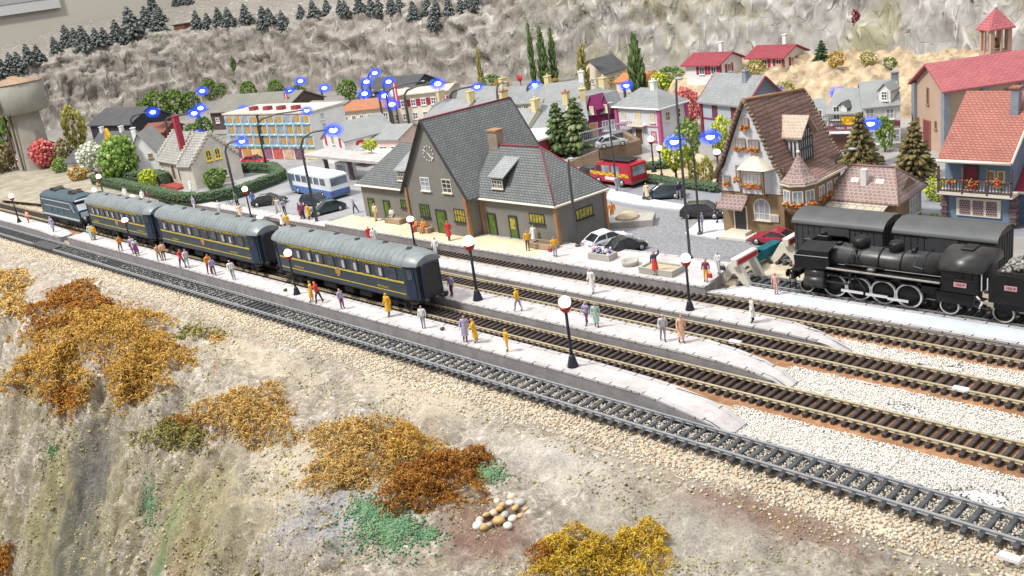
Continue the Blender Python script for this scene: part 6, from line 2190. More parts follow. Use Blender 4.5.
 for s in (-1, 1):
  b = MB(); b.box((X(-24.55), s * 1.40, 2.08), (6.6, .1, .07)); b.build('running_board_edge', mat('worn_edge', (.36, .33, .29), .6, .25, 3), t)
 b = MB(); b.box((X(-25.2), -1.15, 2.22), (.5, .4, .28), 0, 0, .08); b.build('lubricator', BK2, t)
 b = MB(); b.box((X(-25.3), 0, 1.2), (9.0, 1.1, 1.1)); b.box((X(-25.0), 0, 1.75), (8.0, 1.7, .4)); b.build('frame', BK, t)
 for s in (-1, 1):
  b = MB()
  b.lathe([(.36, X(-29.35)), (.42, X(-29.3)), (.42, X(-28.1)), (.36, X(-28.05))], 18, (0, s * 1.12, .98), 0, 'x')
  b.lathe([(.24, X(-29.3)), (.24, X(-28.1))], 14, (0, s * 1.12, 1.55), 0, 'x')
  b.box((X(-28.7), s * 1.1, 1.3), (1.1, .5, .5))
  b.build('cylinder', BK2, t)
 for s in (-1, 1):
  b = MB()
  for x0, x1, z in ((-27.1, -25.75, .62), (-25.6, -24.3, .60), (-24.3, -23.1, .52)):
   b.box((X((x0 + x1) / 2), s * 1.12, z), (x1 - x0, .07, .15))
  b.build('coupling_rod', RODM, t)
  b = MB()
  b.box((X(-27.4), s * 1.18, 1.1), (2.0, .06, .1)); b.box((X(-26.9), s * 1.18, 1.55), (1.8, .06, .08), 0); b.tube([(X(-26.2), s * 1.18, 1.75), (X(-25.6), s * 1.18, .9)], .05, 5)
  b.box((X(-26.5), s * 1.15, 1.45), (.12, .12, .9))
  b.build('valve_gear', BK2, t)
 for x in (-27.67, -26.15, -24.68, -23.2):
  for s in (-1, 1):
   wheel(t, X(x), s * .78, .76, .76, RIM, BK, .14, 10, 'driving_wheel')
 for x, r in ((-29.5, .45), (-20.95, .52)):
  for s in (-1, 1):
   wheel(t, X(x), s * .78, r, r, RIM, BK, .12, 8, 'carrying_wheel')
 for x in (-27.67, -26.15, -24.68, -23.2):
  b = MB(); b.box((X(x), -1.0, 1.62), (.9, .25, .12), 0, 0, .03); b.build('splasher', BK, t)
 b = MB(); b.box((X(-21.7), 0, 1.6), (1.6, 1.7, 1.0)); b.box((X(-20.6), -.5, 1.1), (2.2, .9, .7), 0, 0, .06); b.build('ashpan', BK, t)
 b = MB()
 b.box((X(-20.25), 0, 2.35), (1.95, 2.6, 1.5)); cab = b.build('cab', BK, t)
 b = MB()
 prof = [(-1.42, 3.0), (-1.32, 3.35), (-.95, 3.66), (-.45, 3.84), (0, 3.88), (.45, 3.84), (.95, 3.66), (1.32, 3.35), (1.42, 3.0)]
 n = len(prof)
 vs = [(x, y, z) for x in (X(-21.3), X(-19.0)) for y, z in prof] + [(x, y, z - .08) for x in (X(-21.3), X(-19.0)) for y, z in prof]
 fs = [(k, n + k, n + k + 1, k + 1) for k in range(n - 1)] + [(2 * n + k + 1, 3 * n + k + 1, 3 * n + k, 2 * n + k) for k in range(n - 1)]
 fs += [tuple(range(n)), tuple(reversed(range(n, 2 * n)))]
 b._add(vs, fs, 0, True)
 b.build('cab_roof', BK2, cab)
 b = MB(); b.box((X(-20.2), 0, 3.92), (.7, .9, .1), 0, 0, .03); b.build('roof_hatch', BK, cab)
 for dx in (-.24, .24):
  b = MB(); b.box((X(-20.02) + dx, -1.32, 2.66), (.40, .04, .5)); b.build('cab_window', mat('cab_dark', (.006, .006, .006), .3), cab)
 b = MB(); b.box((X(-20.02), -1.335, 2.93), (1.0, .04, .05)); b.box((X(-20.02), -1.335, 2.39), (1.0, .04, .05)); b.build('window_frame', BK2, cab)
 b = MB(); b.box((X(-20.2), -1.33, 2.10), (.66, .04, .27)); pl = b.build('number_plate', PL, cab)
 lettering('lettering', '150-P', .22, mat('plate_dark', (.12, .05, .06), .5), pl, (X(-20.2), -1.355, 2.10), (PI / 2, 0, 0))
 b = MB(); b.tube([(X(-19.1), -1.3, 1.9), (X(-19.1), -1.3, 2.9)], .035, 5); b.tube([(X(-18.8), -1.3, 2.0), (X(-18.8), -1.3, 2.7)], .035, 5); b.build('handrail', RODM, cab)
 b = MB(); b.box((X(-19.2), -1.15, .95), (.5, .4, .06)); b.box((X(-19.2), -1.15, 1.35), (.5, .4, .06)); b.tube([(X(-19.45), -1.3, .9), (X(-19.45), -1.3, 1.7)], .03, 4); b.build('steps', BK2, t)
 b = MB(); b.tube([(X(-19.35), -1.3, 1.55), (X(-19.05), -1.28, 1.2), (X(-19.2), -1.3, .85)], .06, 5); b.build('hose', M_WINW, t)
 b = MB(); b.box((X(-30.2), 0, 1.15), (.2, 2.5, .42)); b.box((X(-30.0), 0, 1.55), (.7, 2.4, .1)); bm = b.build('buffer_beam', BK, t)
 for s in (-1, 1):
  b = MB(); b.lathe([(.1, -.5), (.1, -.05), (.26, 0), (.26, -.08)][::-1], 12, (X(-30.3), s * .85, 1.15), 0, 'x'); b.lathe([(.26, X(-30.75)), (.26, X(-30.68))], 14, (0, s * .85, 1.15), 0, 'x'); b.build('buffer', BK, bm)
 b = MB()
 for dx in (-.2, .2):
  b.box((X(-30.15) + dx, -1.28, .75), (.05, .05, .8))
 for z in (.45, .7, .95):
  b.box((X(-30.15), -1.28, z), (.4, .05, .05))
 b.build('ladder', BK, bm)
 b = MB(); b.ball((X(-30.35), -.7, 1.75), (.14, .14, .18), 8, 6); b.build('lamp', mat('pink_lamp', (.55, .28, .30), .4), bm)
 b = MB(); b.tube([(X(-30.3), 0, 1.2), (X(-30.6), 0, .9), (X(-30.5), .1, .5)], .06, 5); b.build('coupling', BK2, bm)
 t2 = thing('tender', 'black tender with a pink number plate and a grey coal load behind the locomotive cab', 'tender', (-25, yc, 0))
 t2.scale = (1, 1, .94)
 b = MB()
 side = [(X(-18.75), 1.3), (X(-12), 1.3), (X(-12), 3.05), (X(-18.15), 3.05), (X(-18.5), 2.75), (X(-18.75), 2.4)]
 b.prism([(x, -1.3, z) for x, z in side], (0, 2.6, 0)); b.build('tank', BK, t2)
 b = MB(); b.box((X(-15.3), 0, 3.1), (6.2, 2.45, .1)); b.box((X(-15.3), -1.29, 3.0), (6.0, .05, .06)); b.build('rim', BK2, t2)
 nn = 900
 xx, yy = RNG.uniform(X(-18.2), X(-12.2), nn), RNG.uniform(-1.15, 1.15, nn)
 zz = 3.15 + .95 * (1 - np.abs(yy) / 1.3) * np.clip((xx - X(-18.4)) / 1.2, 0, 1) + RNG.uniform(-.1, .05, nn)
 b = MB()
 co = scatter('coal', ICOS, np.stack([xx, yy, zz], 1), RNG.uniform(.07, .14, nn), rand_rot(nn), leafmat('grey_coal', [(.20, .19, .18), (.32, .31, .29), (.42, .40, .36), (.14, .135, .13)], .8), t2)
 co['kind'] = 'stuff'
 b = MB(); b.box((X(-17.65), -1.325, 2.28), (.62, .04, .27)); pl = b.build('number_plate', PL, t2)
 lettering('lettering', '150-P', .22, mat('plate_dark', (.12, .05, .06)), pl, (X(-17.65), -1.35, 2.28), (PI / 2, 0, 0))
 b = MB(); b.box((X(-15.4), 0, 1.05), (6.4, 2.0, .4)); b.build('underframe', BK, t2)
 for x in (-18.15, -16.4, -14.6, -13.0):
  for s in (-1, 1):
   wheel(t2, X(x), s * .78, .55, .55, RIM, BK, .12, 8, 'carrying_wheel')
 b = MB(); b.box((X(-18.9), -1.2, 1.4), (.35, .06, .06)); b.box((X(-18.9), -1.2, .9), (.4, .3, .06)); b.build('steps', BK2, t2)
steam_loco()
# ------------------------------------------------------------------ box wagons
def box_wagon(x0, x1, label):
 yc = YG + .7175
 L = x1 - x0
 t = thing('box_wagon', label, 'goods wagon', ((x0 + x1) / 2, yc, 0), 0, 'grey box wagons behind the steam locomotive')
 GW = mat('wagon_grey', (0.045, 0.048, 0.055), 0.6, 0.15, 0.8, dirt=(.06, .06, .065))
 GR = mat('wagon_roof', (0.085, 0.09, 0.09), 0.5, 0.16, 0.6, spec=.35, dirt=(.11, .11, .11))
 b = MB(); b.box((0, 0, 1.95), (L, 2.6, 2.0)); bd = b.build('body', GW, t)
 prof = [(-1.42, 2.92), (-1.25, 3.15), (-.8, 3.40), (0, 3.52), (.8, 3.40), (1.25, 3.15), (1.42, 2.92)]
 n = len(prof)
 b = MB()
 vs = [(x, y, z) for x in (-L / 2 - .12, L / 2 + .12) for y, z in prof] + [(x, y, z - .07) for x in (-L / 2 - .12, L / 2 + .12) for y, z in prof]
 b._add(vs, [(k, n + k, n + k + 1, k + 1) for k in range(n - 1)] + [(0, 2 * n, 3 * n, n)], 0, True)
 b._add(vs[:n] + vs[2 * n:3 * n], [(k + 1, k + n + 1, k + n, k) for k in range(n - 1)])
 b._add(vs[n:2 * n] + vs[3 * n:], [(k, k + n, k + n + 1, k + 1) for k in range(n - 1)])
 b.build('roof', GR, t)
 for e in (-1, 1):
  b = MB(); b.prism([(e * L / 2, y * .92, 2.9 + (z - 2.92) * .92) for y, z in prof], (-e * .08, 0, 0)); b.build('end_panel', mat('wagon_end', (.10, .085, .075), .7, .2, 2), t)
 b = MB()
 for i in range(int(L / .4)):
  x = -L / 2 + .2 + i * .4
  b.box((x, -1.31, 1.95), (.03, .03, 1.9))
 for e in (-1, 1):
  for i in range(7):
   b.box((e * (L / 2 + .01), -1.1 + i * .36, 2.0), (.04, .06, 2.0))
 b.build('planking', M_BLACK, bd)
 b = MB(); b.box((0, -1.34, 1.95), (1.7, .06, 1.9)); d = b.build('sliding_door', GW, t)
 b = MB(); b.box((-.6, -1.4, 1.9), (.06, .05, .4)); b.build('handle', M_BLACK, d)
 b = MB(); b.box((0, 0, .85), (L - .2, 2.2, .2)); b.build('underframe', M_BLACK, t)
 for x in (-L / 2 + 1.2, L / 2 - 1.2):
  for s in (-1, 1):
   wheel(t, x, s * .78, .45, .45)
box_wagon(-32.7, -26.75, 'grey box wagon with a pale arched roof behind the locomotive chimney and domes')
box_wagon(-26.0, -20.15, 'grey box wagon behind the locomotive cab, in front of the blue house')
# ------------------------------------------------------------------ road vehicles
M_TYRE = mat('tyre_rubber', (.022, .022, .022), .8, .2, 3)
M_HUB = mat('hub_metal', (.45, .45, .46), .35, .1, 2, metal=.5)
M_CARGL = glass('car_glass', (.03, .035, .04), .08)
M_HEADL = mat('headlamp_glass', (.75, .75, .72), .25, .05, 2)
M_TAILL = mat('tail_lamp', (.40, .02, .02), .3, .1, 2)
def paint(name, c):
 m = mat(name, c, .28, .05, .6, spec=.55)
 m.node_tree.nodes['Principled BSDF'].inputs['Coat Weight'].default_value = .4
 return m
def car(label, loc, rz, pm, L=3.9, W=1.62, style='saloon', group=None, roofm=None):
 t = thing('parked_car', label, 'car', loc, rz, group)
 t.scale = (.88, .88, .86)
 h = L / 2
 if style == 'saloon':
  belt = [(-h, .42), (-h + .03, .70), (-h + .25, .82), (-h * .45, .86), (h * .35, .84), (h * .75, .74), (h - .05, .60), (h, .40)]
  cab = [(-h * .80, .84), (-h * .50, 1.27), (-.05, 1.36), (h * .12, 1.32), (h * .48, .82)]
 elif style == 'hatch':
  belt = [(-h, .42), (-h + .02, .78), (-h + .12, .90), (-h * .3, .90), (h * .45, .88), (h * .8, .76), (h - .05, .62), (h, .40)]
  cab = [(-h * .93, .88), (-h * .72, 1.36), (-.05, 1.44), (h * .18, 1.40), (h * .58, .86)]
 else:  # coupe
  belt = [(-h, .40), (-h + .05, .66), (-h + .4, .76), (-h * .3, .80), (h * .3, .78), (h * .8, .68), (h - .05, .54), (h, .36)]
  cab = [(-h * .82, .74), (-h * .40, 1.12), (-.15, 1.22), (h * .05, 1.18), (h * .40, .76)]
 b = MB()
 xs = [p[0] for p in belt]
 n = len(belt)
 rows = []
 for i, (x, z) in enumerate(belt):
  wv = W / 2 * (1 - .16 * (abs(x) / h) ** 4)
  rows.append([(x, -wv * .90, .20), (x, -wv, .34), (x, -wv, z * .78), (x, -wv * .93, z), (x, wv * .93, z), (x, wv, z * .78), (x, wv, .34), (x, wv * .90, .20)])
 vs = [p for r in rows for p in r]
 fs = []
 for i in range(n - 1):
  for k in range(8):
   j = (k + 1) % 8
   fs.append((i * 8 + k, i * 8 + j, (i + 1) * 8 + j, (i + 1) * 8 + k))
 fs.append(tuple(range(8))[::-1]); fs.append(tuple((n - 1) * 8 + k for k in range(8)))
 b._add(vs, [tuple(reversed(f)) for f in fs], 0, False)
 b.build('body', pm, t)
 m = len(cab)
 b = MB()
 rows = []
 for x, z in cab:
  f = (z - .8) / .55
  wv = W / 2 * (.90 - .20 * max(0, f))
  rows.append([(x, -wv, z), (x, wv, z)])
 low = [(x, s * W / 2 * .90, .80) for x, _ in cab for s in (-1, 1)]
 vs = [p for r in rows for p in r] + low
 fs = []
 for i in range(m - 1):
  fs.append((i * 2 + 1, i * 2, i * 2 + 2, i * 2 + 3))
  fs.append((i * 2, 2 * m + i * 2, 2 * m + i * 2 + 2, i * 2 + 2))
  fs.append((i * 2 + 3, 2 * m + i * 2 + 3, 2 * m + i * 2 + 1, i * 2 + 1))
 b._add(vs, fs)
 b.build('windows', M_CARGL, t)
 b = MB()
 r1, r2 = rows[1], rows[-2]
 rm = rows[2:-2] if m > 4 else []
 roof = [rows[1]] + rows[2:-1]
 for i in range(len(roof) - 1):
  b._add([(p[0], p[1] * 1.01, p[2] + .02) for p in (roof[i][0], roof[i + 1][0], roof[i + 1][1], roof[i][1])], [(0, 1, 2, 3)])
 for s in (0, 1):
  for (p, q) in ((rows[0], rows[1]), (rows[-1], rows[-2])):
   b.tube([(p[s][0], p[s][1] * 1.0, p[s][2]), (q[s][0], q[s][1] * 1.0, q[s][2])], .045, 5)
  b.tube([(q[s][0], q[s][1] * 1.01, q[s][2]) for q in rows[1:-1]], .05, 5)
  xm = (rows[1][s][0] + rows[-2][s][0]) / 2
  b.tube([(xm, (1 if s else -1) * W / 2 * .905, .82), (xm, rows[2][s][1] * 1.02, 1.30 if style != 'coupe' else 1.18)], .04, 5)
 b.build('roof', roofm or pm, t)
 for x in (-h * .62, h * .62):
  for s in (-1, 1):
   b = MB(); b.lathe([(.10, -.09), (.29, -.09), (.31, -.05), (.31, .08), (.1, .09)], 16, (0, 0, 0), 0, 'y'); w_ = b.build('wheel', M_TYRE, t, (x, s * (W / 2 - .07), .31))
   b = MB(); b.lathe([(.03, s * .10 - .01), (.19, s * .095 - .01), (.19, s * .095 + .01), (.03, s * .10 + .01)], 12, (0, 0, 0), 0, 'y'); b.build('hub', M_HUB, w_)
 for s in (-1, 1):
  b = MB(); b.ball((h - .06, s * W * .36, .56), (.06, .16, .08), 8, 6); b.build('headlight', M_HEADL, t)
  b = MB(); b.box((-h + .02, s * W * .36, .62), (.05, .3, .1)); b.build('tail_light', M_TAILL, t)
  b = MB(); b.ball((h * .32, s * (W / 2 + .05), .88), (.08, .08, .06), 6, 4); b.build('mirror', pm, t)
 for e in (-1, 1):
  b = MB(); b.box((e * (h - .01), 0, .34), (.12, W * .86, .13), 0, 0, .03); b.build('bumper', mat('bumper_grey', (.10, .10, .11), .5), t)
  b = MB(); b.box((e * (h + .055), 0, .36), (.02, .45, .1)); b.build('licence_plate', M_WINW, t)
 return t
def between(a, b, z=0):
 p, q = G(*a, z), G(*b, z)
 return (p + q) / 2, math.atan2(q.y - p.y, q.x - p.x)
P_BLACK, P_WHITE, P_RED = paint('black_paint', (.018, .019, .022)), paint('white_car_paint', (.72, .74, .78)), paint('red_car_paint', (.33, .02, .045))
P_NAVY, P_GREEN, P_SILVER = paint('navy_paint', (.02, .03, .055)), paint('dark_green_paint', (.02, .045, .05)), paint('silver_paint', (.42, .43, .45))
GRP = 'cars parked around the station'
c, r = between((589, 252), (630, 240)); car('white car parked beside the black one at the right end of the station', c + Vector((-.3, .1, 0)), r + .0, P_WHITE, 4.3, 1.8, 'saloon', GRP)
c, r = between((608, 257), (643, 247)); car('black car parked close beside the white car right of the station', c + Vector((0, 0, 0)), r, P_BLACK, 3.6, 1.6, 'saloon', GRP)
c, r = between((650, 199), (678, 197)); car('dark green hatchback on the street behind the white kerb strip', c, r + PI, P_GREEN, 4.0, 1.6, 'hatch', GRP)
c, r = between((686, 217), (722, 217)); car('black hatchback standing at the pavement island in front of the hotel', c, r, P_BLACK, 4.0, 1.65, 'hatch', GRP)
c, r = between((760, 243), (800, 242)); car('dark red coupe at the hotel wall beside the first grey box wagon', G(775, 243.5), 0.10 + PI, P_RED, 3.9, 1.6, 'coupe', GRP)
c, r = between((258, 206), (282, 203)); car('black car on the left plaza next to a man in blue', c, r, P_BLACK, 4.2, 1.65, 'saloon', GRP)
c, r = between((314, 216), (341, 209)); car('dark green car on the plaza between the bus and the tall lamp post', c, r + PI, P_GREEN, 4.2, 1.65, 'saloon', GRP)
c, r = between((304, 206), (322, 203)); car('black car half hidden behind the dark green one near the bus', G(316, 205), .2, P_NAVY, 3.9, 1.6, 'hatch', GRP)
c, r = between((246, 164), (265, 164)); car('red car on the street in front of the apartment block', c, r, paint('bright_red_paint', (.48, .02, .05)), 4.6, 1.7, 'saloon', GRP)
c, r = between((597, 141), (619, 137)); car('small grey car up on the ramp in front of the magenta house', G(608, 148, 1.5) + Vector((0, .6, 0)), r, P_SILVER, 3.6, 1.5, 'saloon', GRP)
def bus():
 p, q = G(290, 196), G(350, 199)
 c = Vector((-90.3, 56.2, 0))
 L = 8.9
 t = thing('bus', 'blue and white bus standing on the plaza in front of the grey canopy', 'bus', c, -.08)
 BB = paint('bus_blue', (.03, .13, .42)); BW = paint('bus_white', (.72, .76, .80))
 b = MB(); b.box((0, 0, .62), (L, 2.35, .75), 0, 0, .08); b.build('lower_body', BB, t)
 b = MB(); b.box((0, 0, 1.75), (L - .02, 2.3, 1.55), 0, 0, .14); b.build('upper_body', BW, t)
 b = MB(); b.box((0, 0, 2.55), (L - .5, 1.9, .12), 0, 0, .05); b.build('roof', mat('bus_roof', (.75, .76, .76), .5, .06), t)
 for s in (-1, 1):
  for i in range(6):
   b = MB(); b.box((-L / 2 + .85 + i * 1.32, s * 1.155, 1.85), (1.02, .05, .72), 0, 0, .01); b.build('side_window', glass('bus_glass', (.10, .13, .17)), t)
  for x in (-L / 2 + 1.6, L / 2 - 1.9):
   b = MB(); b.lathe([(.1, -.1), (.38, -.1), (.40, .1), (.1, .1)], 16, (0, 0, 0), 0, 'y'); w_ = b.build('wheel', M_TYRE, t, (x, s * 1.1, .4))
   b = MB(); b.lathe([(.03, -.13), (.22, -.13), (.22, .13), (.03, .13)], 12, (0, 0, 0), 0, 'y'); b.build('hub', M_HUB, w_)
 for e in (-1, 1):
  b = MB(); b.box((e * (L / 2 - .01), 0, 1.85), (.06, 1.95, .8)); b.build('windscreen', glass('bus_glass', (.10, .13, .17)), t)
  b = MB(); b.box((e * L / 2, 0, .42), (.12, 2.2, .2), 0, 0, .03); b.build('bumper', mat('bumper_grey', (.10, .10, .11)), t)
  for s in (-1, 1):
   b = MB(); b.box((e * (L / 2 + .0), s * .9, .72), (.08, .28, .14)); b.build('headlight' if e < 0 else 'tail_light', M_HEADL if e < 0 else M_TAILL, t)
 b = MB(); b.box((-L / 2 + .3, -1.16, 1.4), (.7, .05, 1.7)); b.build('door', glass('bus_glass', (.10, .13, .17)), t)
bus()
def red_van():
 c = (G(592, 183) + G(637, 188)) / 2
 t = thing('fire_van', 'red emergency van with yellow checks and a dark roof rack parked by the brown wall', 'van', c + Vector((0, .7, 0)), -.12)
 RD = paint('fire_red', (.46, .015, .04))
 L = 5.6
 b = MB()
 pr = [(-L / 2, .4), (L / 2, .4), (L / 2, 2.15), (L / 2 - .15, 2.25), (-L / 2 + 1.3, 2.2), (-L / 2 + .75, 1.4), (-L / 2 + .1, 1.15)]
 b.prism([(x, -1.0, z) for x, z in pr], (0, 2.0, 0)); b.build('body', RD, t)
 for x in (-.45, .85):
  b = MB(); b.box((x, -1.02, 1.62), (1.05, .05, .62)); b.build('side_window', M_GLASSB, t)
 b = MB(); b.box((-1.5, -1.02, 1.6), (.6, .05, .55)); b.build('side_window', M_CARGL, t)
 b = MB(); b.box((L / 2 + .01, 0, 1.55), (.05, 1.5, .85)); b.build('rear_window', M_GLASSB, t)
 b = MB(); b.prism([(-L / 2 + .72, -.9, 1.45), (-L / 2 + 1.24, -.85, 2.12), (-L / 2 + 1.24, .85, 2.12), (-L / 2 + .72, .9, 1.45)], (-.05, 0, .03)); b.build('windscreen', M_CARGL, t)
 YL, OR_ = mat('check_yellow', (.72, .55, .03), .5), mat('check_orange', (.62, .20, .03), .5)
 b, k = MB(), MB()
 for i in range(12):
  for j in range(2):
   (b if (i + j) % 2 else k).box((-L / 2 + .35 + i * .43, -1.015, 1.06 + j * .16), (.43, .04, .16))
 b.build('checker_band', YL, t); k.build('checker_band', OR_, t)
 b = MB(); b.box((.1, -1.02, .75), (1.5, .04, .3)); b.build('door_panel', M_WINW, t)
 b = MB()
 for y in (-.7, .7):
  b.tube([(-L / 2 + 1.4, y, 2.42), (L / 2 - .2, y, 2.45)], .06, 5)
 for i in range(8):
  b.tube([(-L / 2 + 1.5 + i * .5, -.7, 2.42), (-L / 2 + 1.5 + i * .5, .7, 2.42)], .05, 4)
 b.box((.3, 0, 2.36), (3.6, 1.3, .12)); b.build('roof_rack', M_BLACK, t)
 for s in (-1, 1):
  for x in (-L / 2 + 1.2, L / 2 - 1.3):
   b = MB(); b.lathe([(.1, -.1), (.38, -.1), (.40, .1), (.1, .1)], 16, (0, 0, 0), 0, 'y'); w_ = b.build('wheel', M_TYRE, t, (x, s * .95, .4))
   b = MB(); b.lathe([(.03, -.13), (.23, -.13), (.23, .13), (.03, .13)], 12, (0, 0, 0), 0, 'y'); b.build('hub', M_HUB, w_)
  b = MB(); b.box((L / 2 + .01, s * .85, .95), (.05, .18, .35)); b.build('tail_light', M_TAILL, t)
  b = MB(); b.box((-L / 2 + .04, s * .7, .95), (.08, .3, .2)); b.build('headlight', M_HEADL, t)
 b = MB(); b.box((-L / 2, 0, .5), (.16, 1.95, .25), 0, 0, .04); b.box((L / 2, 0, .48), (.14, 1.95, .2), 0, 0, .04); b.build('bumper', mat('bumper_grey', (.10, .10, .11)), t)
red_van()
car('dark blue car parked tight in front of the red van', G(583, 181) + Vector((-.2, .9, 0)), -.12 + PI, P_NAVY, 3.6, 1.6, 'hatch', GRP)
# ------------------------------------------------------------------ buffer stops
def buffer_stop(label, x, yc, z=-.3):
 t = thing('buffer_stop', label, 'buffer stop', (x, yc, z), 0, 'concrete buffer stops at the siding ends')
 t.scale = (.85, .85, .85)
 CW = mat('buffer_concrete', (.66, .63, .55), .8, .08, 1.5, .2, 6)
 for s in (-1, 1):
  b = MB()
  y = s * .95
  b.prism([(.55, y - .17, 1.75), (-.35, y - .17, 1.75), (-1.5, y - .17, 0), (-.85, y - .17, 0), (-.1, y - .17, .95), (.15, y - .17, .95), (.95, y - .17, 0), (1.5, y - .17, 0)], (0, .34, 0))
  b.build('concrete_leg', CW, t)
 b = MB(); b.box((.3, 0, 1.95), (.55, 2.9, .62), 0, 0, .05); bm = b.build('beam', CW, t)
 b = MB(); b.box((.59, 0, 1.95), (.04, 2.6, .36)); b.build('red_stripe', mat('signal_red', (.55, .03, .05)), bm)
buffer_stop('white concrete buffer stop with a red striped beam ending the locomotive siding', -34.6, YE + .72)
buffer_stop('white concrete buffer stop with a red striped beam half behind the locomotive front', -33.7, YG + .72)
DKL = mat('dark_lettering', (.06, .05, .06), .6)
o = lettering('lettering', 'JOB', .62, mat('sign_ochre', (.30, .13, .01), .6), SIGN_YELLOW, (0, -.14, 0), (PI / 2, 0, 0), width=.95)
o = lettering('lettering', 'TABAC   BAR', .26, M_WINW, FASCIA, (FASCIA_L / 2, -.235, 2.12), (PI / 2, 0, 0))
for dz, s in ((2.55, 'A FLEUR'), (1.95, 'FLEURS ET PLANTES')):
 p = SHOP_FACE.at(SHOP_LV * .58, dz) - SHOP_T.location + SHOP_FACE.n * .01
 lettering('lettering', s, .42 if dz > 2 else .34, DKL, SHOP_T, p, (PI / 2, 0, SHOP_FACE.rz), width=2.2 if dz > 2 else 4.0)
# ------------------------------------------------------------------ people
def skin_body(joints, bones):
 """joints: name -> (pos, radius); bones: (a, b, region). Returns a smooth evaluated mesh and a face -> region list"""
 names = list(joints)
 idx = {n: i for i, n in enumerate(names)}
 me = bpy.data.meshes.new('body_cage')
 me.from_pydata([joints[n][0] for n in names], [(idx[a], idx[b]) for a, b, r in bones], [])
 o = bpy.data.objects.new('body_cage', me)
 COL.objects.link(o)
 o.modifiers.new('Skin', 'SKIN').use_smooth_shade = True
 sv = me.skin_vertices[0].data
 for n in names:
  r = joints[n][1]
  sv[idx[n]].radius = r if isinstance(r, tuple) else (r, r)
  sv[idx[n]].use_root = (n == 'pelvis')
 s = o.modifiers.new('Sub', 'SUBSURF')
 s.levels = s.render_levels = 1
 bpy.context.view_layer.update()
 ev = bpy.data.meshes.new_from_object(o.evaluated_get(bpy.context.evaluated_depsgraph_get()))
 bpy.data.objects.remove(o)
 seg = [(Vector(joints[a][0]), Vector(joints[b][0]), r) for a, b, r in bones]
 reg = []
 for p in ev.polygons:
  c = p.center
  best, br = 1e9, None
  for a, b, r in seg:
   d = b - a
   t = max(0, min(1, (c - a).dot(d) / max(d.length_squared, 1e-9)))
   q = (c - a - d * t).length
   if q < best:
    best, br = q, r
  reg.append(br)
 return ev, reg
def shell(ev, reg, regions, grow, name, cond=None):
 """clothing: the faces of the given regions, moved out along their normals"""
 vs, fs, mp = [], [], {}
 for p, r in zip(ev.polygons, reg):
  if r in regions and (cond is None or cond(p.center)):
   f = []
   for vi in p.vertices:
    if vi not in mp:
     mp[vi] = len(vs)
     v = ev.vertices[vi]
     vs.append(tuple(v.co + v.normal * grow))
    f.append(mp[vi])
   fs.append(f)
 me = bpy.data.meshes.new(name)
 me.from_pydata(vs, [], fs)
 me.polygons.foreach_set('use_smooth', [True] * len(fs))
 me.materials.append(None)
 return me
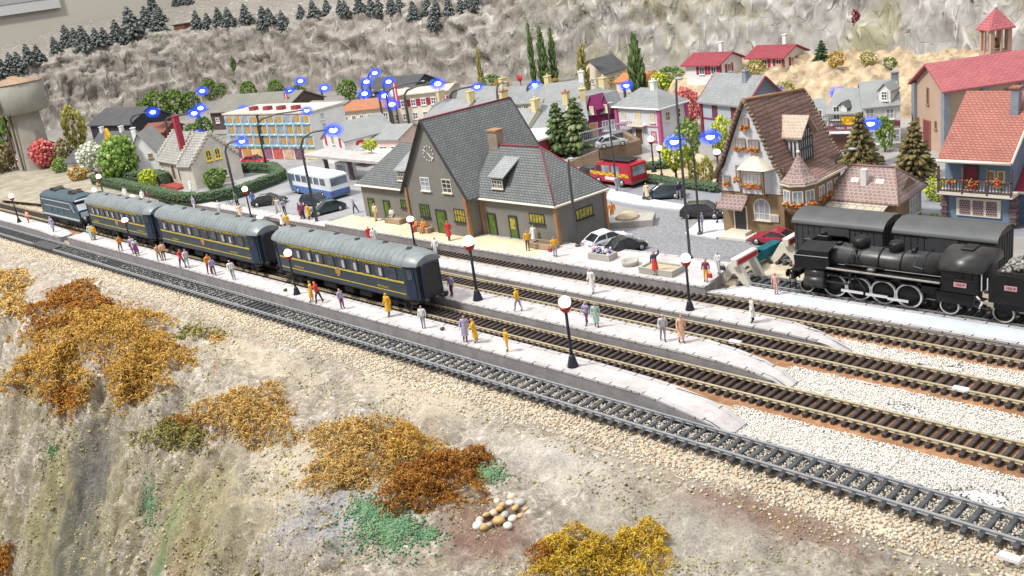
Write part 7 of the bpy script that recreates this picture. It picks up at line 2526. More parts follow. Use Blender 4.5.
def pose(kind, k):
 """joint table in metres, facing -y; k varies the stance"""
 J = {}
 lean = {'walk': .05, 'stride': .09}.get(kind, 0.0)
 sit = kind == 'sit'
 hz = .48 if sit else .93
 J['pelvis'] = ((0, 0, hz), (.155, .115))
 J['belly'] = ((0, -lean * .4, hz + .18), (.145, .105))
 J['chest'] = ((0, -lean, hz + .38), (.17, .115))
 J['neck'] = ((0, -lean - .01, hz + .55), .055)
 J['head0'] = ((0, -lean - .03, hz + .64), (.085, .095))
 J['head1'] = ((0, -lean - .025, hz + .76), (.082, .095))
 J['nose'] = ((0, -lean - .135, hz + .665), .014)
 sw = {'walk': .20, 'stride': .30, 'stand': .04, 'coat': .12, 'wave': .05, 'bag': .10, 'hands': .05, 'sit': 0}[kind]
 for s, n in ((-1, 'r'), (1, 'l')):
  f = sw * (1 if s > 0 else -1)
  J['hip' + n] = ((s * .095, 0, hz - .05), .095)
  if sit:
   J['knee' + n] = ((s * .11, -.42, hz + .0), .066)
   J['ank' + n] = ((s * .11, -.44, .09), .045)
   J['toe' + n] = ((s * .12, -.60, .04), .035)
  else:
   J['knee' + n] = ((s * .10, -f * .55 - .03, .49), .066)
   J['ank' + n] = ((s * .10, -f * .9 + .03, .09 + max(0, -f) * .12), .043)
   J['toe' + n] = ((s * .115, -f * .9 - .13, .04 + max(0, -f) * .03), .034)
  sh = (s * .205, -lean, hz + .47)
  J['sh' + n] = (sh, .062)
  if kind == 'wave' and s > 0:
   J['el' + n] = ((s * .40, -lean - .05, hz + .60), .045)
   J['wr' + n] = ((s * .42, -lean - .10, hz + .86), .032)
  elif kind == 'hands' or sit:
   J['el' + n] = ((s * .27, -lean - .06, hz + .22), .045)
   J['wr' + n] = ((s * .12, -lean - .28, hz + .16), .032)
  else:
   J['el' + n] = ((s * .27, -lean + f * .35 + .03, hz + .21), .045)
   J['wr' + n] = ((s * .28, -lean + f * .75 - .06, hz - .02), .032)
  w, e = Vector(J['wr' + n][0]), Vector(J['el' + n][0])
  d = (w - e).normalized()
  side = Vector((0, -1, 0)) if abs(d.y) < .8 else Vector((-s, 0, 0))
  side = (side - d * side.dot(d)).normalized()
  palm = w + d * .07
  J['palm' + n] = (tuple(palm), (.036, .020))
  J['thumb' + n] = (tuple(w + d * .055 + side * .065), .010)
  for q, (o, l) in enumerate(((.030, .072), (.010, .085), (-.011, .078), (-.030, .058))):
   J['f%d%s' % (q, n)] = (tuple(palm + side * o + d * l), .0095)
 bones = [('pelvis', 'belly', 'hips'), ('belly', 'chest', 'torso'), ('chest', 'neck', 'torso'), ('neck', 'head0', 'head'), ('head0', 'head1', 'head'), ('head0', 'nose', 'face')]
 for n in 'rl':
  bones += [('pelvis', 'hip' + n, 'hips'), ('hip' + n, 'knee' + n, 'thigh'), ('knee' + n, 'ank' + n, 'calf'), ('ank' + n, 'toe' + n, 'foot'),
     ('chest', 'sh' + n, 'torso'), ('sh' + n, 'el' + n, 'arm'), ('el' + n, 'wr' + n, 'arm'), ('wr' + n, 'palm' + n, 'hand'), ('palm' + n, 'thumb' + n, 'hand')]
  bones += [('palm' + n, 'f%d%s' % (q, n), 'hand') for q in range(4)]
 return J, bones, hz
_POSES = {}
def pose_meshes(kind):
 if kind in _POSES:
  return _POSES[kind]
 J, bones, hz = pose(kind, 0)
 ev, reg = skin_body(J, bones)
 ev.name = 'person'
 ev.materials.clear()
 ev.materials.append(None)
 d = {'body': ev}
 hy = J['head1'][0]
 d['hair'] = shell(ev, reg, {'head'}, .018, 'hair', lambda c: c.z > hz + .70 or (c.y > hy[1] + .025 and c.z > hz + .60))
 d['jacket'] = shell(ev, reg, {'torso', 'arm', 'hips'}, .020, 'jacket', lambda c: c.z > hz + .0 - (.1 if kind == 'sit' else 0) and c.z < hz + .60 or False)
 if kind == 'wave':
  d['jacket'] = shell(ev, reg, {'torso', 'arm', 'hips'}, .020, 'jacket', lambda c: c.z > hz)
 d['trousers'] = shell(ev, reg, {'hips', 'thigh', 'calf'}, .014, 'trousers')
 d['shoes'] = shell(ev, reg, {'foot'}, .012, 'shoes')
 b = MB()
 n = 14
 prof = [(hz + .28, .165, .125), (hz + .08, .175, .135), (hz - .15, .20, .16), (hz - .38, .235, .20), (hz - .52, .25, .225)]
 vs = [(rx * math.cos(2 * PI * k / n), ry * math.sin(2 * PI * k / n) - .01, z) for z, rx, ry in prof for k in range(n)]
 fs = [(i * n + k, (i + 1) * n + k, (i + 1) * n + (k + 1) % n, i * n + (k + 1) % n) for i in range(len(prof) - 1) for k in range(n)]
 b._add(vs, [tuple(reversed(f)) for f in fs], 0, True)
 me = b.mesh('skirt', M_ROCK)
 me.materials.clear()
 me.materials.append(None)
 d['skirt'] = me
 _POSES[kind] = d
 return d
CLOTH = {
 'yellow': (.78, .42, .03), 'orange': (.72, .27, .05), 'red': (.60, .05, .05), 'maroon': (.22, .04, .07), 'lilac': (.42, .38, .58), 'purple': (.20, .06, .16),
 'white': (.80, .80, .78), 'cream': (.72, .58, .40), 'grey': (.34, .35, .38), 'pale_grey': (.58, .59, .62), 'blue': (.06, .12, .36), 'navy': (.03, .04, .09), 'dark': (.035, .035, .045),
 'pale_blue': (.45, .60, .62), 'mint': (.42, .62, .56), 'tan': (.58, .38, .20), 'brown': (.18, .10, .06), 'pink': (.70, .42, .38), 'peach': (.76, .46, .30), 'green': (.08, .16, .08), 'khaki': (.30, .25, .12)}
def cloth(n):
 return mat('cloth_' + n, CLOTH[n], .75, .08, 6, .15, 30)
M_SKIN = mat('figure_skin', (.60, .36, .25), .6, .05, 4)
HAIR = {'brown': mat('hair_brown', (.09, .05, .03), .7), 'black': mat('hair_black', (.02, .018, .018), .7), 'fair': mat('hair_fair', (.42, .28, .10), .7), 'grey': mat('hair_grey', (.42, .40, .38), .7), 'hat': mat('hat_felt', (.10, .09, .09), .8)}
def wear(me, name, m, parent):
 o = bpy.data.objects.new(name, me)
 COL.objects.link(o)
 if parent is not None:
  o.parent = parent
 o.material_slots[0].link = 'OBJECT'
 o.material_slots[0].material = m
 return o
M_BAG = mat('bag_red', (.45, .04, .05), .5)
def person(label, px, py, z, rz, kind, top, legs, hair='brown', skirt=None, s=1.0, group=None, extra=None):
 """a figure whose feet stand at the photo point on the level z"""
 d = pose_meshes(kind)
 g = G(px, py, z) if px is not None else Vector(py)
 body = wear(d['body'], 'person', M_SKIN, None)
 body.location = g
 body.rotation_euler = (rnd.uniform(-.07, .07), rnd.uniform(-.07, .07), rz + rnd.uniform(-.5, .5))
 s *= rnd.uniform(.92, 1.06)
 body.scale = (s * .9, s * .9, s * .96)
 tag(body, label, 'person', group)
 wear(d['jacket'], 'jacket', cloth(top), body)
 wear(d['trousers'], 'trousers', cloth(legs), body)
 wear(d['shoes'], 'shoes', cloth('dark'), body)
 wear(d['hair'], 'hair', cloth(hair) if hair in CLOTH and hair not in HAIR else HAIR[hair], body)
 if skirt:
  wear(d['skirt'], 'coat' if skirt == top else 'skirt', cloth(skirt), body)
 return body
def bag(label, px, py, z, m, off=(0, 0)):
 g = G(px, py, z)
 t = thing('handbag', label, 'bag', (g.x + off[0], g.y + off[1], z + .32))
 b = MB(); b.box((0, 0, .16), (.34, .14, .30), 0, 0, .03); b.build('pouch', m, t)
 b = MB(); b.tube([(-.1, 0, .31), (-.06, 0, .42), (.06, 0, .42), (.1, 0, .31)], .014, 5); b.build('handle', M_BLACK, t)
rnd = random.Random(5)
P1, PF, PG = .45, .45, 'people waiting on the platforms'
S = 1.0
rnd = random.Random(5)
A_ = lambda deg: math.radians(deg)
person('figure in a pale blue coat beside one in yellow at the front coach', 92.5, 240, P1, A_(40), 'coat', 'pale_blue', 'pale_blue', 'grey', 'pale_blue')
person('figure in a yellow jacket right behind the pale blue coat', 95.5, 240, P1, A_(60), 'stand', 'yellow', 'khaki', 'brown')
person('lone figure in an orange brown jacket walking below the first coach', 121, 251, P1, A_(70), 'walk', 'orange', 'dark', 'brown')
person('figure in a grey top of the pair with dark skirts under the lamp globe', 138, 255.5, P1, A_(75), 'coat', 'pale_grey', 'dark', 'grey', 'purple')
person('figure in lilac at the left of the pair with dark skirts', 134.5, 254, P1, A_(60), 'stand', 'lilac', 'purple', 'grey', 'purple')
person('figure in a tan jacket and olive trousers leaning to a companion in brown', 160, 260.5, P1, A_(80), 'walk', 'tan', 'khaki', 'fair')
person('figure in brown peach coat facing the tan jacket', 164.5, 260.5, P1, A_(-60), 'stand', 'peach', 'brown', 'brown')
person('figure in red with white sleeves and blue trousers walking along the train', 183.5, 267.5, P1, A_(80), 'stride', 'red', 'navy', 'black')
person('figure in pale grey close behind the red one', 187.5, 268, P1, A_(85), 'walk', 'pale_grey', 'grey', 'grey')
person('figure in orange with red trousers beside one in blue grey', 210, 274, P1, A_(70), 'walk', 'orange', 'maroon', 'black')
person('figure in blue grey with purple trousers beside the orange jacket', 214.5, 275, P1, A_(80), 'walk', 'lilac', 'purple', 'grey')
person('small figure in white top and grey trousers next to the coach gap', 234.5, 279.5, P1, A_(70), 'walk', 'white', 'grey', 'white')
person('figure in a long yellow coat beside the red jacket, right of the lamp', 312, 301.5, P1, A_(-20), 'coat', 'yellow', 'yellow', 'fair', 'yellow')
person('figure in a red jacket striding next to the long yellow coat', 320, 303, P1, A_(-60), 'stride', 'red', 'dark', 'orange')
person('bald figure in a lilac white shirt and purple trousers by the coach', 343, 308.5, P1, A_(70), 'stand', 'lilac', 'purple', 'pink')
person('figure in a yellow coat and hood standing under the last coach door', 389.5, 316, P1, A_(30), 'coat', 'yellow', 'brown', 'yellow', 'yellow')
person('figure in a white blouse and grey trousers just past the train end', 424, 328, P1, A_(65), 'stand', 'white', 'grey', 'fair')
person('figure in a long lilac coat with red boots left of a yellow one', 465.5, 341.5, P1, A_(60), 'coat', 'lilac', 'maroon', 'lilac', 'lilac')
person('figure in a broad yellow cape beside the lilac coat', 477, 342, P1, A_(-40), 'hands', 'yellow', 'tan', 'yellow', 'yellow')
person('thin small yellow figure standing alone on the near platform', 508, 351, P1, A_(0), 'stand', 'yellow', 'yellow', 'yellow', None, .85)
person('figure in lilac on the greenish ramp platform beside the locomotive', 54, 231.5, .3, A_(40), 'coat', 'lilac', 'purple', 'grey', 'lilac')
person('small reddish figure on the greenish ramp platform near the lamp', 29, 223, .3, A_(10), 'stand', 'peach', 'red', 'brown', None, .85)
person('figure in a lilac top and red trousers standing behind the train end', 452, 296, P1, A_(0), 'stand', 'lilac', 'maroon', 'grey')
person('figure in a yellow jacket striding along the middle platform', 518.5, 311, P1, A_(-60), 'stride', 'yellow', 'grey', 'yellow')
person('figure in lilac of the couple on the middle platform behind the near lamp', 587, 324.5, P1, A_(20), 'walk', 'lilac', 'purple', 'grey')
person('figure in mint green of the couple on the middle platform', 597, 326.5, P1, A_(40), 'coat', 'mint', 'grey', 'mint', 'mint')
person('figure in a pale grey top and dark trousers stooping beside a peach coat', 663, 340.5, P1, A_(50), 'walk', 'pale_grey', 'grey', 'white')
person('figure in a long peach coat on the middle platform', 681.5, 342.5, P1, A_(80), 'coat', 'peach', 'pink', 'peach', 'peach')
person('all white figure on the far platform opposite the white car', 594, 293, .24, A_(-20), 'coat', 'white', 'white', 'white', 'white')
person('figure in a long white coat and dark trousers near the platform end', 753, 322, .24, A_(-30), 'stand', 'white', 'dark', 'white', 'white')
person('white figure seen just beyond the roof end of the last coach', 436, 256.5, .24, A_(30), 'stand', 'white', 'pale_grey', 'white')
person('red coated figure seen over the last coach roof beside a white one', 370, 244, .24, A_(30), 'coat', 'red', 'white', 'fair', 'red')
person('figure in white beside the red coat beyond the last coach', 375, 245, .24, A_(60), 'stand', 'white', 'white', 'grey')
person('figure in white beside a yellow one beyond the gap of two coaches', 283.5, 228, .24, A_(10), 'coat', 'white', 'white', 'white', 'white')
person('figure in yellow beyond the gap of two coaches', 289, 229.5, .24, A_(30), 'stand', 'yellow', 'tan', 'brown')
person('cream coloured figure beyond the middle coach roof below a lamp', 241.5, 220, .24, A_(30), 'coat', 'cream', 'cream', 'tan', 'cream')
person('white figure on the far platform left of the cream coloured one', 220, 216, .24, A_(10), 'stand', 'white', 'pale_grey', 'white')
person('pale lilac figure by the hedge corner across the far platform', 195.5, 211, .24, A_(10), 'stand', 'lilac', 'white', 'white')
person('white figure left of a lamp globe beyond the first coach', 126.5, 200.5, .24, A_(10), 'stand', 'white', 'white', 'grey')
person('white figure right of a lamp globe beyond the first coach', 143.5, 203.5, .24, A_(10), 'coat', 'white', 'white', 'white', 'white')
person('figure in a red brown jacket beside the white one beyond the first coach', 149.5, 205, .24, A_(10), 'stand', 'maroon', 'pale_grey', 'brown')
person('figure in cream uniform standing at the left wing of the station', 376.5, 221, P1, A_(0), 'stand', 'cream', 'tan', 'tan')
person('figure in a red coat in front of the station gable door', 449.5, 240.5, P1, A_(10), 'coat', 'red', 'maroon', 'fair', 'red')
person('figure in red against the corner pier of the station gable', 481, 230.5, P1, A_(0), 'stand', 'red', 'dark', 'black')
person('figure in a yellow jacket at the small planter of the right wing', 528, 250.5, P1, A_(40), 'stand', 'yellow', 'brown', 'yellow')
person('white bust-like figure standing behind the right wing planter', 534, 243, P1, A_(0), 'coat', 'white', 'white', 'white', 'white', .9)
person('figure in a yellow sweater carrying a red bag near the station corner', 555.5, 256.5, P1, A_(30), 'bag', 'yellow', 'grey', 'fair')
person('man in grey with arms out at the end wall of the station', 604.5, 231, .03, A_(-40), 'wave', 'grey', 'grey', 'grey')
person('figure in orange leaning at the far corner of the station', 612.5, 221, .03, A_(40), 'stand', 'orange', 'orange', 'brown')
person('woman in a blue top and red skirt waving behind the hollow planter', 656, 275, P1, A_(20), 'wave', 'navy', 'peach', 'fair', 'red')
person('figure in a maroon coat and yellow trousers with a red bag', 706, 281.5, P1, A_(10), 'stand', 'maroon', 'yellow', 'brown')
person('figure in pale grey with a bag at the back of the white platform', 719.5, 274, P1, A_(20), 'hands', 'pale_grey', 'pale_grey', 'grey')
person('figure in pinkish grey on the blue white platform by the locomotive', 776.5, 294, .18, A_(30), 'stand', 'pink', 'pink', 'brown', None, .9)
person('white seated figure by the planter of the left station wing', 393.5, 220, P1, A_(20), 'sit', 'white', 'pale_grey', 'grey')
person('figure in lilac on the white pavement island', 702.5, 232.5, .14, A_(-20), 'stand', 'lilac', 'pale_grey', 'lilac')
person('figure in dark clothes beside an orange cloth on the pavement island', 717.5, 222.5, .14, A_(-10), 'stand', 'dark', 'navy', 'orange')
person('figure in cream on the white kerb strip behind the station', 648, 200, .14, A_(10), 'coat', 'cream', 'khaki', 'cream', 'cream')
person('figure in blue grey by the lamp post near the red van', 618.5, 193, .0, A_(60), 'walk', 'grey', 'grey', 'grey')
person('figure in navy walking at the rear of the dark green hatchback', 679, 200, .0, A_(40), 'walk', 'navy', 'grey', 'grey')
person('pale blue grey figure standing in the hotel doorway', 742, 226.5, .4, A_(0), 'coat', 'pale_grey', 'grey', 'grey', 'pale_grey')
person('figure in white and blue running beside the bus', 356.5, 213, .0, A_(-70), 'stride', 'lilac', 'navy', 'white')
person('figure in maroon of the three people by the plaza lamp', 302, 218.5, .2, A_(10), 'coat', 'maroon', 'maroon', 'brown', 'maroon')
person('figure in dark purple between the maroon and yellow ones', 304.8, 219, .2, A_(10), 'stand', 'purple', 'dark', 'black')
person('figure in a yellow coat of the three by the plaza lamp', 309.5, 219.5, .2, A_(10), 'coat', 'yellow', 'brown', 'brown', 'yellow')
person('figure in pale grey of the group near the left black car', 280.5, 213.5, .2, A_(0), 'stand', 'pale_grey', 'white', 'fair')
person('figure in dark grey of the group near the left black car', 285.5, 214.5, .2, A_(30), 'walk', 'grey', 'dark', 'brown')
person('figure in tan at the left edge of the group near the left black car', 277.5, 213, .2, A_(-20), 'walk', 'khaki', 'grey', 'brown')
person('man in dark blue standing at the nose of the left black car', 254, 206.5, .02, A_(60), 'coat', 'blue', 'navy', 'navy', 'blue')
person('man in dark green with a bicycle at the hedge corner', 237.5, 207, .02, A_(-20), 'stand', 'green', 'dark', 'black')
person('figure in blue grey on the track bed below the water tower', 31, 168.5, -.4, A_(10), 'stand', 'grey', 'grey', 'grey')
person('figure in yellow on the track bed below the water tower', 22, 169.5, -.4, A_(10), 'stand', 'tan', 'tan', 'brown')
person('figure in dull blue leftmost of the three below the water tower', 13, 168.5, -.4, A_(10), 'stand', 'lilac', 'grey', 'brown')
person('small figure in pale blue sitting in the park among the trees', 660, 167, .02, A_(40), 'sit', 'pale_blue', 'white', 'brown')
person('small figure in pink sitting in the park beside the tan ground', 669, 168, .02, A_(-40), 'sit', 'pink', 'white', 'brown')
person('figure in white in front of the chapel porch', 191.5, 192, .02, A_(0), 'coat', 'white', 'white', 'white', 'white')
bag('small red bag held by the figure in the yellow sweater', 555.5, 256.5, P1, M_BAG, (-.42, -.05))
bag('red bag beside the yellow trousers on the white platform', 706, 281.5, P1, M_BAG, (.36, -.05))
bag('dark bag carried by the pale grey figure', 719.5, 274, P1, M_BLACK, (.34, -.05))
g = G(421.5, 231.5, P1)
t = thing('bench', 'brick bench below the gable window with two figures in orange on it', 'bench', g, .0)
b = MB(); b.box((0, .15, .22), (2.3, .75, .44), 0, 0, .04); b.box((0, .48, .55), (2.3, .18, .3)); b.build('bench_base', tiles('planter_brick', (.34, .22, .13), (.40, .27, .17), (.45, .36, .26), .3, .12, .4), t)
person('left seated figure in orange and red on the brick bench', None, (g.x - .42, g.y - .02, P1), P1, A_(5), 'sit', 'orange', 'red', 'yellow')
person('right seated figure in orange on the brick bench', None, (g.x + .42, g.y - .02, P1), P1, A_(-5), 'sit', 'orange', 'orange', 'yellow')
M_PB = tiles('planter_brick', (.34, .22, .13), (.40, .27, .17), (.45, .36, .26), .3, .12, .4)
M_PC = mat('planter_concrete', (.40, .38, .34), .85, .12, 1.5, .2, 8, dirt=(.3, .28, .25))
def planter(label, c, w, d, h, m, soil):
 t = thing('planter', label, 'planter', c, .03)
 b = MB()
 k = .16
 b.box((0, -d / 2 + k / 2, h / 2), (w, k, h)); b.box((0, d / 2 - k / 2, h / 2), (w, k, h))
 b.box((-w / 2 + k / 2, 0, h / 2), (k, d - 2 * k, h)); b.box((w / 2 - k / 2, 0, h / 2), (k, d - 2 * k, h))
 b.build('rim', m, t)
 b = MB(); b.box((0, 0, h * .35), (w - 2 * k, d - 2 * k, h * .7)); b.build('soil', soil, t)
planter('low brick planter at the left station wing', G(393, 223.5, P1) + Vector((0, .4, 0)), 2.1, 1.0, .42, M_PB, M_SAND)
planter('low brick planter at the right station wing', G(541, 249, P1) + Vector((0, .4, 0)), 2.2, 1.0, .42, M_PB, mat('soil_brown', (.16, .11, .07), .9))
planter('hollow grey planter on the white platform with a woman behind it', G(661, 272, P1) + Vector((0, .1, 0)), 2.7, 1.5, .40, M_PC, M_SAND)
planter('small grey planter on the white platform holding blue and white flowers', G(603, 258, P1), 1.9, 1.0, .42, M_PC, mat('soil_brown', (.16, .11, .07)))
p = G(603, 257, P1)
t = thing('flower_bed', 'blue and white flowers growing in the small grey planter', 'flowers', (p.x, p.y, P1 + .3))
n = 90
scatter('blossoms', ICOS, np.stack([RNG.uniform(-.8, .8, n), RNG.uniform(-.3, .3, n), RNG.uniform(0, .4, n)], 1), RNG.uniform(.05, .13, n), rand_rot(n), leafmat('blue_white_flowers', [(.05, .10, .40), (.75, .76, .80), (.20, .28, .5), (.6, .3, .3), (.7, .72, .75)]), t)
p = G(632, 224, 0)
t = thing('plinth', 'low grey plinth with a sandy heap at the rear corner of the station', 'plinth', (p.x, p.y, 0), .55)
b = MB(); b.box((0, 0, .28), (3.6, 2.2, .56), 0, 0, .03); b.build('slab', M_PC, t)
b = MB(); b.lathe([(1.0, .56), (.85, .75), (.5, .98), (.1, 1.1)], 14, (-.3, 0, 0)); b.build('heap', M_SAND, t)
for px, py in ((630.5, 264.5), ):
 p = G(px, py, P1)
 t = thing('stone_tub', 'round grey stone tub on the white platform right of the flower planter', 'tub', p)
 b = MB(); b.lathe([(.55, 0), (.62, .3), (.5, .32), (.45, .2)], 16); b.build('tub', M_PC, t)
# ------------------------------------------------------------------ trees, hedges, moss
M_TRUNK = mat('bark', (.10, .065, .04), .9, .3, 3, .5, 8)
def foliage_blobs(n, rx, ry, rz, zc, s0, s1, lump=.35, seed=0, shellf=.55):
 r = np.random.default_rng(seed)
 d = r.normal(size=(n, 3))
 d /= np.linalg.norm(d, axis=1, keepdims=True)
 rad = r.uniform(shellf, 1.0, n) ** .6
 for k in range(9):
  c = r.normal(size=3)
  c /= np.linalg.norm(c)
  rad *= 1 + lump * .5 * np.clip((d @ c - .75) * 4, 0, 1)
 p = d * rad[:, None] * np.array([rx, ry, rz]) * (1 - lump * .2)
 p[:, 2] += zc
 return p, r.uniform(s0, s1, n)
_TREE = {}
def tree_mesh(key, tpls, pos, scl, rot, m):
 if key not in _TREE:
  o = scatter('crown', tpls, pos, scl, rot, m)
  _TREE[key] = o.data
  bpy.data.objects.remove(o)
 return _TREE[key]
def put_tree(name, label, cat, loc, me, trunk_h, trunk_r, s=1.0, group=None, rz=None, limbs=True):
 t = thing(name, label, cat, loc, rnd.uniform(0, 6.28) if rz is None else rz, group)
 key = ('trunk', round(trunk_h, 2), round(trunk_r, 2), limbs)
 if key not in _TREE:
  b = MB()
  b.tube([(0, 0, -.2), (.02, .01, trunk_h * .4), (-.02, .02, trunk_h * .75), (0, 0, trunk_h)], [trunk_r, trunk_r * .8, trunk_r * .6, trunk_r * .3], 8)
  if limbs:
   for k in range(5):
    a = k * 1.3
    h0 = trunk_h * (.55 + .07 * k)
    b.tube([(0, 0, h0), (math.cos(a) * trunk_h * .14, math.sin(a) * trunk_h * .14, h0 + trunk_h * .12), (math.cos(a) * trunk_h * .24, math.sin(a) * trunk_h * .24, h0 + trunk_h * .3)], [trunk_r * .45, trunk_r * .3, trunk_r * .12], 5)
  _TREE[key] = b.mesh('trunk', M_TRUNK)
 o = bpy.data.objects.new('trunk', _TREE[key]); COL.objects.link(o); o.parent = t
 o = bpy.data.objects.new('crown', me); COL.objects.link(o); o.parent = t
 t.scale = (s, s, s) if not isinstance(s, tuple) else s
 return t
GREENS = [(.08, .15, .03), (.12, .21, .04), (.16, .25, .06), (.06, .11, .03), (.22, .30, .07)]
LM_GREEN = leafmat('green_foliage', GREENS)
LM_ROUND = leafmat('bright_green_foliage', [(.13, .23, .04), (.19, .31, .06), (.09, .16, .03), (.26, .38, .09), (.30, .40, .14)])
LM_LIME = leafmat('lime_foliage', [(.42, .50, .03), (.55, .60, .06), (.30, .38, .03), (.62, .62, .12), (.22, .30, .03)])
LM_PINK = leafmat('pink_red_blossom', [(.58, .10, .11), (.68, .18, .18), (.44, .05, .07), (.74, .32, .28), (.52, .14, .10)])
LM_WHITE = leafmat('white_blossom', [(.72, .72, .66), (.80, .79, .74), (.55, .58, .45), (.66, .66, .58), (.20, .28, .12)])
LM_OLIVE = leafmat('olive_foliage', [(.32, .29, .06), (.42, .37, .08), (.22, .21, .05), (.48, .43, .12), (.15, .17, .05)])
LM_BROWN = leafmat('brown_olive_needles', [(.16, .13, .05), (.24, .19, .08), (.10, .09, .04), (.32, .26, .12), (.07, .07, .03)])
LM_AUTUMN = leafmat('autumn_foliage', [(.45, .24, .04), (.55, .35, .06), (.30, .14, .03), (.58, .42, .12), (.22, .20, .05)])
LM_DARK = leafmat('dark_spruce', [(.025, .05, .02), (.04, .075, .025), (.06, .10, .04), (.02, .035, .015), (.09, .14, .06)])
LM_SPRUCE = leafmat('pale_tipped_spruce', [(.05, .09, .03), (.09, .14, .05), (.15, .20, .08), (.03, .06, .02), (.25, .28, .14)])
LM_FROST = leafmat('frosted_needles', [(.05, .065, .055), (.08, .095, .085), (.035, .05, .04), (.13, .14, .135)], .8, (.38, .40, .40))
LM_CYP = leafmat('cypress_green', [(.05, .085, .025), (.08, .13, .04), (.03, .055, .02), (.12, .16, .06)])
LM_CYPO = leafmat('cypress_olive', [(.20, .19, .06), (.28, .24, .09), (.13, .12, .04), (.34, .27, .10)])
MIX = ICOS[:3] + LEAVES[:5]
def round_crown(key, m, n=420, rx=1, rz=1, lump=.35, s0=.07, s1=.16, seed=0):
 p, s = foliage_blobs(n, rx, rx, rz, 0, s0, s1, lump, seed)
 return tree_mesh(key, MIX, p, s, rand_rot(n), m)
def conifer_crown(key, m, n=520, seed=0, droop=.35, s0=.5, width=.36, full=.9):
 """unit-height cone of drooping branch sprays"""
 r = np.random.default_rng(seed)
 z = r.uniform(.10, 1.0, n) ** .95
 layer = np.round(z * 11) / 11
 z = .65 * layer + .35 * z
 a = r.uniform(0, 2 * PI, n)
 rad = width * (1.02 - z) ** full * r.uniform(.35, 1.0, n) * (1 + .15 * np.sin(a * 3 + seed))
 d = np.stack([np.cos(a), np.sin(a), np.full(n, -droop) + r.normal(0, .15, n)], 1)
 p = np.stack([np.cos(a) * rad, np.sin(a) * rad, z - droop * rad * .5], 1)
 s = .085 * (1.15 - .6 * z)
 sc = np.stack([s * .55, s * .35, s * 1.15], 1) * s0 * 2 * r.uniform(.7, 1.3, (n, 1))
 return tree_mesh(key, ICOS[:3] + LEAVES[:3], p, sc, dir_rot(d, r), m)
def cypress_crown(key, m, n=420, seed=0, width=.09):
 r = np.random.default_rng(seed)
 z = r.uniform(.02, 1, n)
 a = r.uniform(0, 2 * PI, n)
 prof = np.interp(z, [0, .15, .45, .8, 1], [.55, 1, .9, .45, .06])
 rad = width * prof * r.uniform(.1, 1, n)
 p = np.stack([np.cos(a) * rad, np.sin(a) * rad, z * .95], 1)
 d = np.stack([np.cos(a) * .25, np.sin(a) * .25, np.ones(n)], 1) + r.normal(0, .12, (n, 3))
 sc = np.stack([np.full(n, .020), np.full(n, .020), np.full(n, .085)], 1) * r.uniform(.6, 1.3, (n, 1)) * (width / .09) ** .5
 return tree_mesh(key, ICOS[:3] + STRANDS[:3], p, sc, dir_rot(d, r), m)
def round_tree(name, label, px, py, rpx, m, key, th=.9, squash=1.0, z=0.0, lump=.35, group=None, n=420, cat='tree'):
 """a tree whose foot is at the photo point (px,py), crown radius rpx photo pixels"""
 g = G(px, py, z)
 k = (g - CAM_P).length / CAM_F
 R = rpx * k
 me = round_crown(key, m, n, 1, 1, lump, seed=hash(key) % 97 if False else len(key) * 7 + n)
 t = thing(name, label, cat, g, rnd.uniform(0, 6), group)
 b = MB(); H_ = th * R
 b.tube([(0, 0, -.2), (.03, 0, H_ * .6), (0, .02, H_ + R * .6)], [R * .10, R * .08, R * .03], 7)
 for q in range(4):
  a = q * 1.6
  b.tube([(0, 0, H_), (math.cos(a) * R * .3, math.sin(a) * R * .3, H_ + R * .4), (math.cos(a) * R * .55, math.sin(a) * R * .55, H_ + R * .8)], [R * .05, R * .035, R * .015], 5)
 b.build('trunk', M_TRUNK, t)
 o = bpy.data.objects.new('crown', me); COL.objects.link(o); o.parent = t
 o.location = (0, 0, H_ + R * squash * .85)
 o.scale = (R, R, R * squash)
 return t
_mn = bpy.data.objects['sand_mound']
MOUND_BVH = BVHTree.FromPolygons([v.co for v in _mn.data.vertices], [tuple(p.vertices) for p in _mn.data.polygons])
round_tree('flowering_tree', 'round red blossoming bush beside the water tower', 47, 168, 11.5, LM_PINK, 'pinkball', .35, lump=.12, n=800)
round_tree('flowering_tree', 'round white blossoming tree left of the big green tree', 97, 175, 13.5, LM_WHITE, 'whiteball', .35, lump=.12, n=800)
round_tree('round_tree', 'big round bright green tree in front of the white gabled house', 125, 184, 16.5, LM_ROUND, 'greenball', .45, 1.2, lump=.15, n=1100)
round_tree('tall_shrub', 'tall yellow green tree behind the white blossom', 81, 152, 10, LM_OLIVE, 'oliveball', .5, 1.9)
round_tree('shrub', 'brown autumn bush between the water tower and the yellow green tree', 68, 166, 9, LM_BROWN, 'brownball', .2, 1.3, cat='bush')
round_tree('shrub', 'small green bush at the foot of the red blossoming bush', 62, 172, 7.5, LM_ROUND, 'smallgreen', .1, .9, cat='bush')
round_tree('shrub', 'low bush of mixed red and yellow leaves by the sandy path', 80, 180, 8.5, LM_AUTUMN, 'mixedbush', .05, .7, cat='bush')
round_tree('shrub', 'small light green bush in front of the big round tree', 150, 188, 8, LM_LIME, 'limebush', .1, 1.2, cat='bush')
round_tree('shrub', 'dark round olive bush standing at the chapel wall', 216.5, 188, 10.5, LM_GREEN, 'chapelbush', .1, .95, cat='bush')
round_tree('shrub', 'dark green bush at the far left edge under the water tower', 10, 146, 12, LM_GREEN, 'edgebush', .1, 1.2, cat='bush')
round_tree('shrub', 'brown bush at the far left edge above the ramp platform', 5, 172, 11, LM_BROWN, 'edgebrown', .1, 1.2, cat='bush')
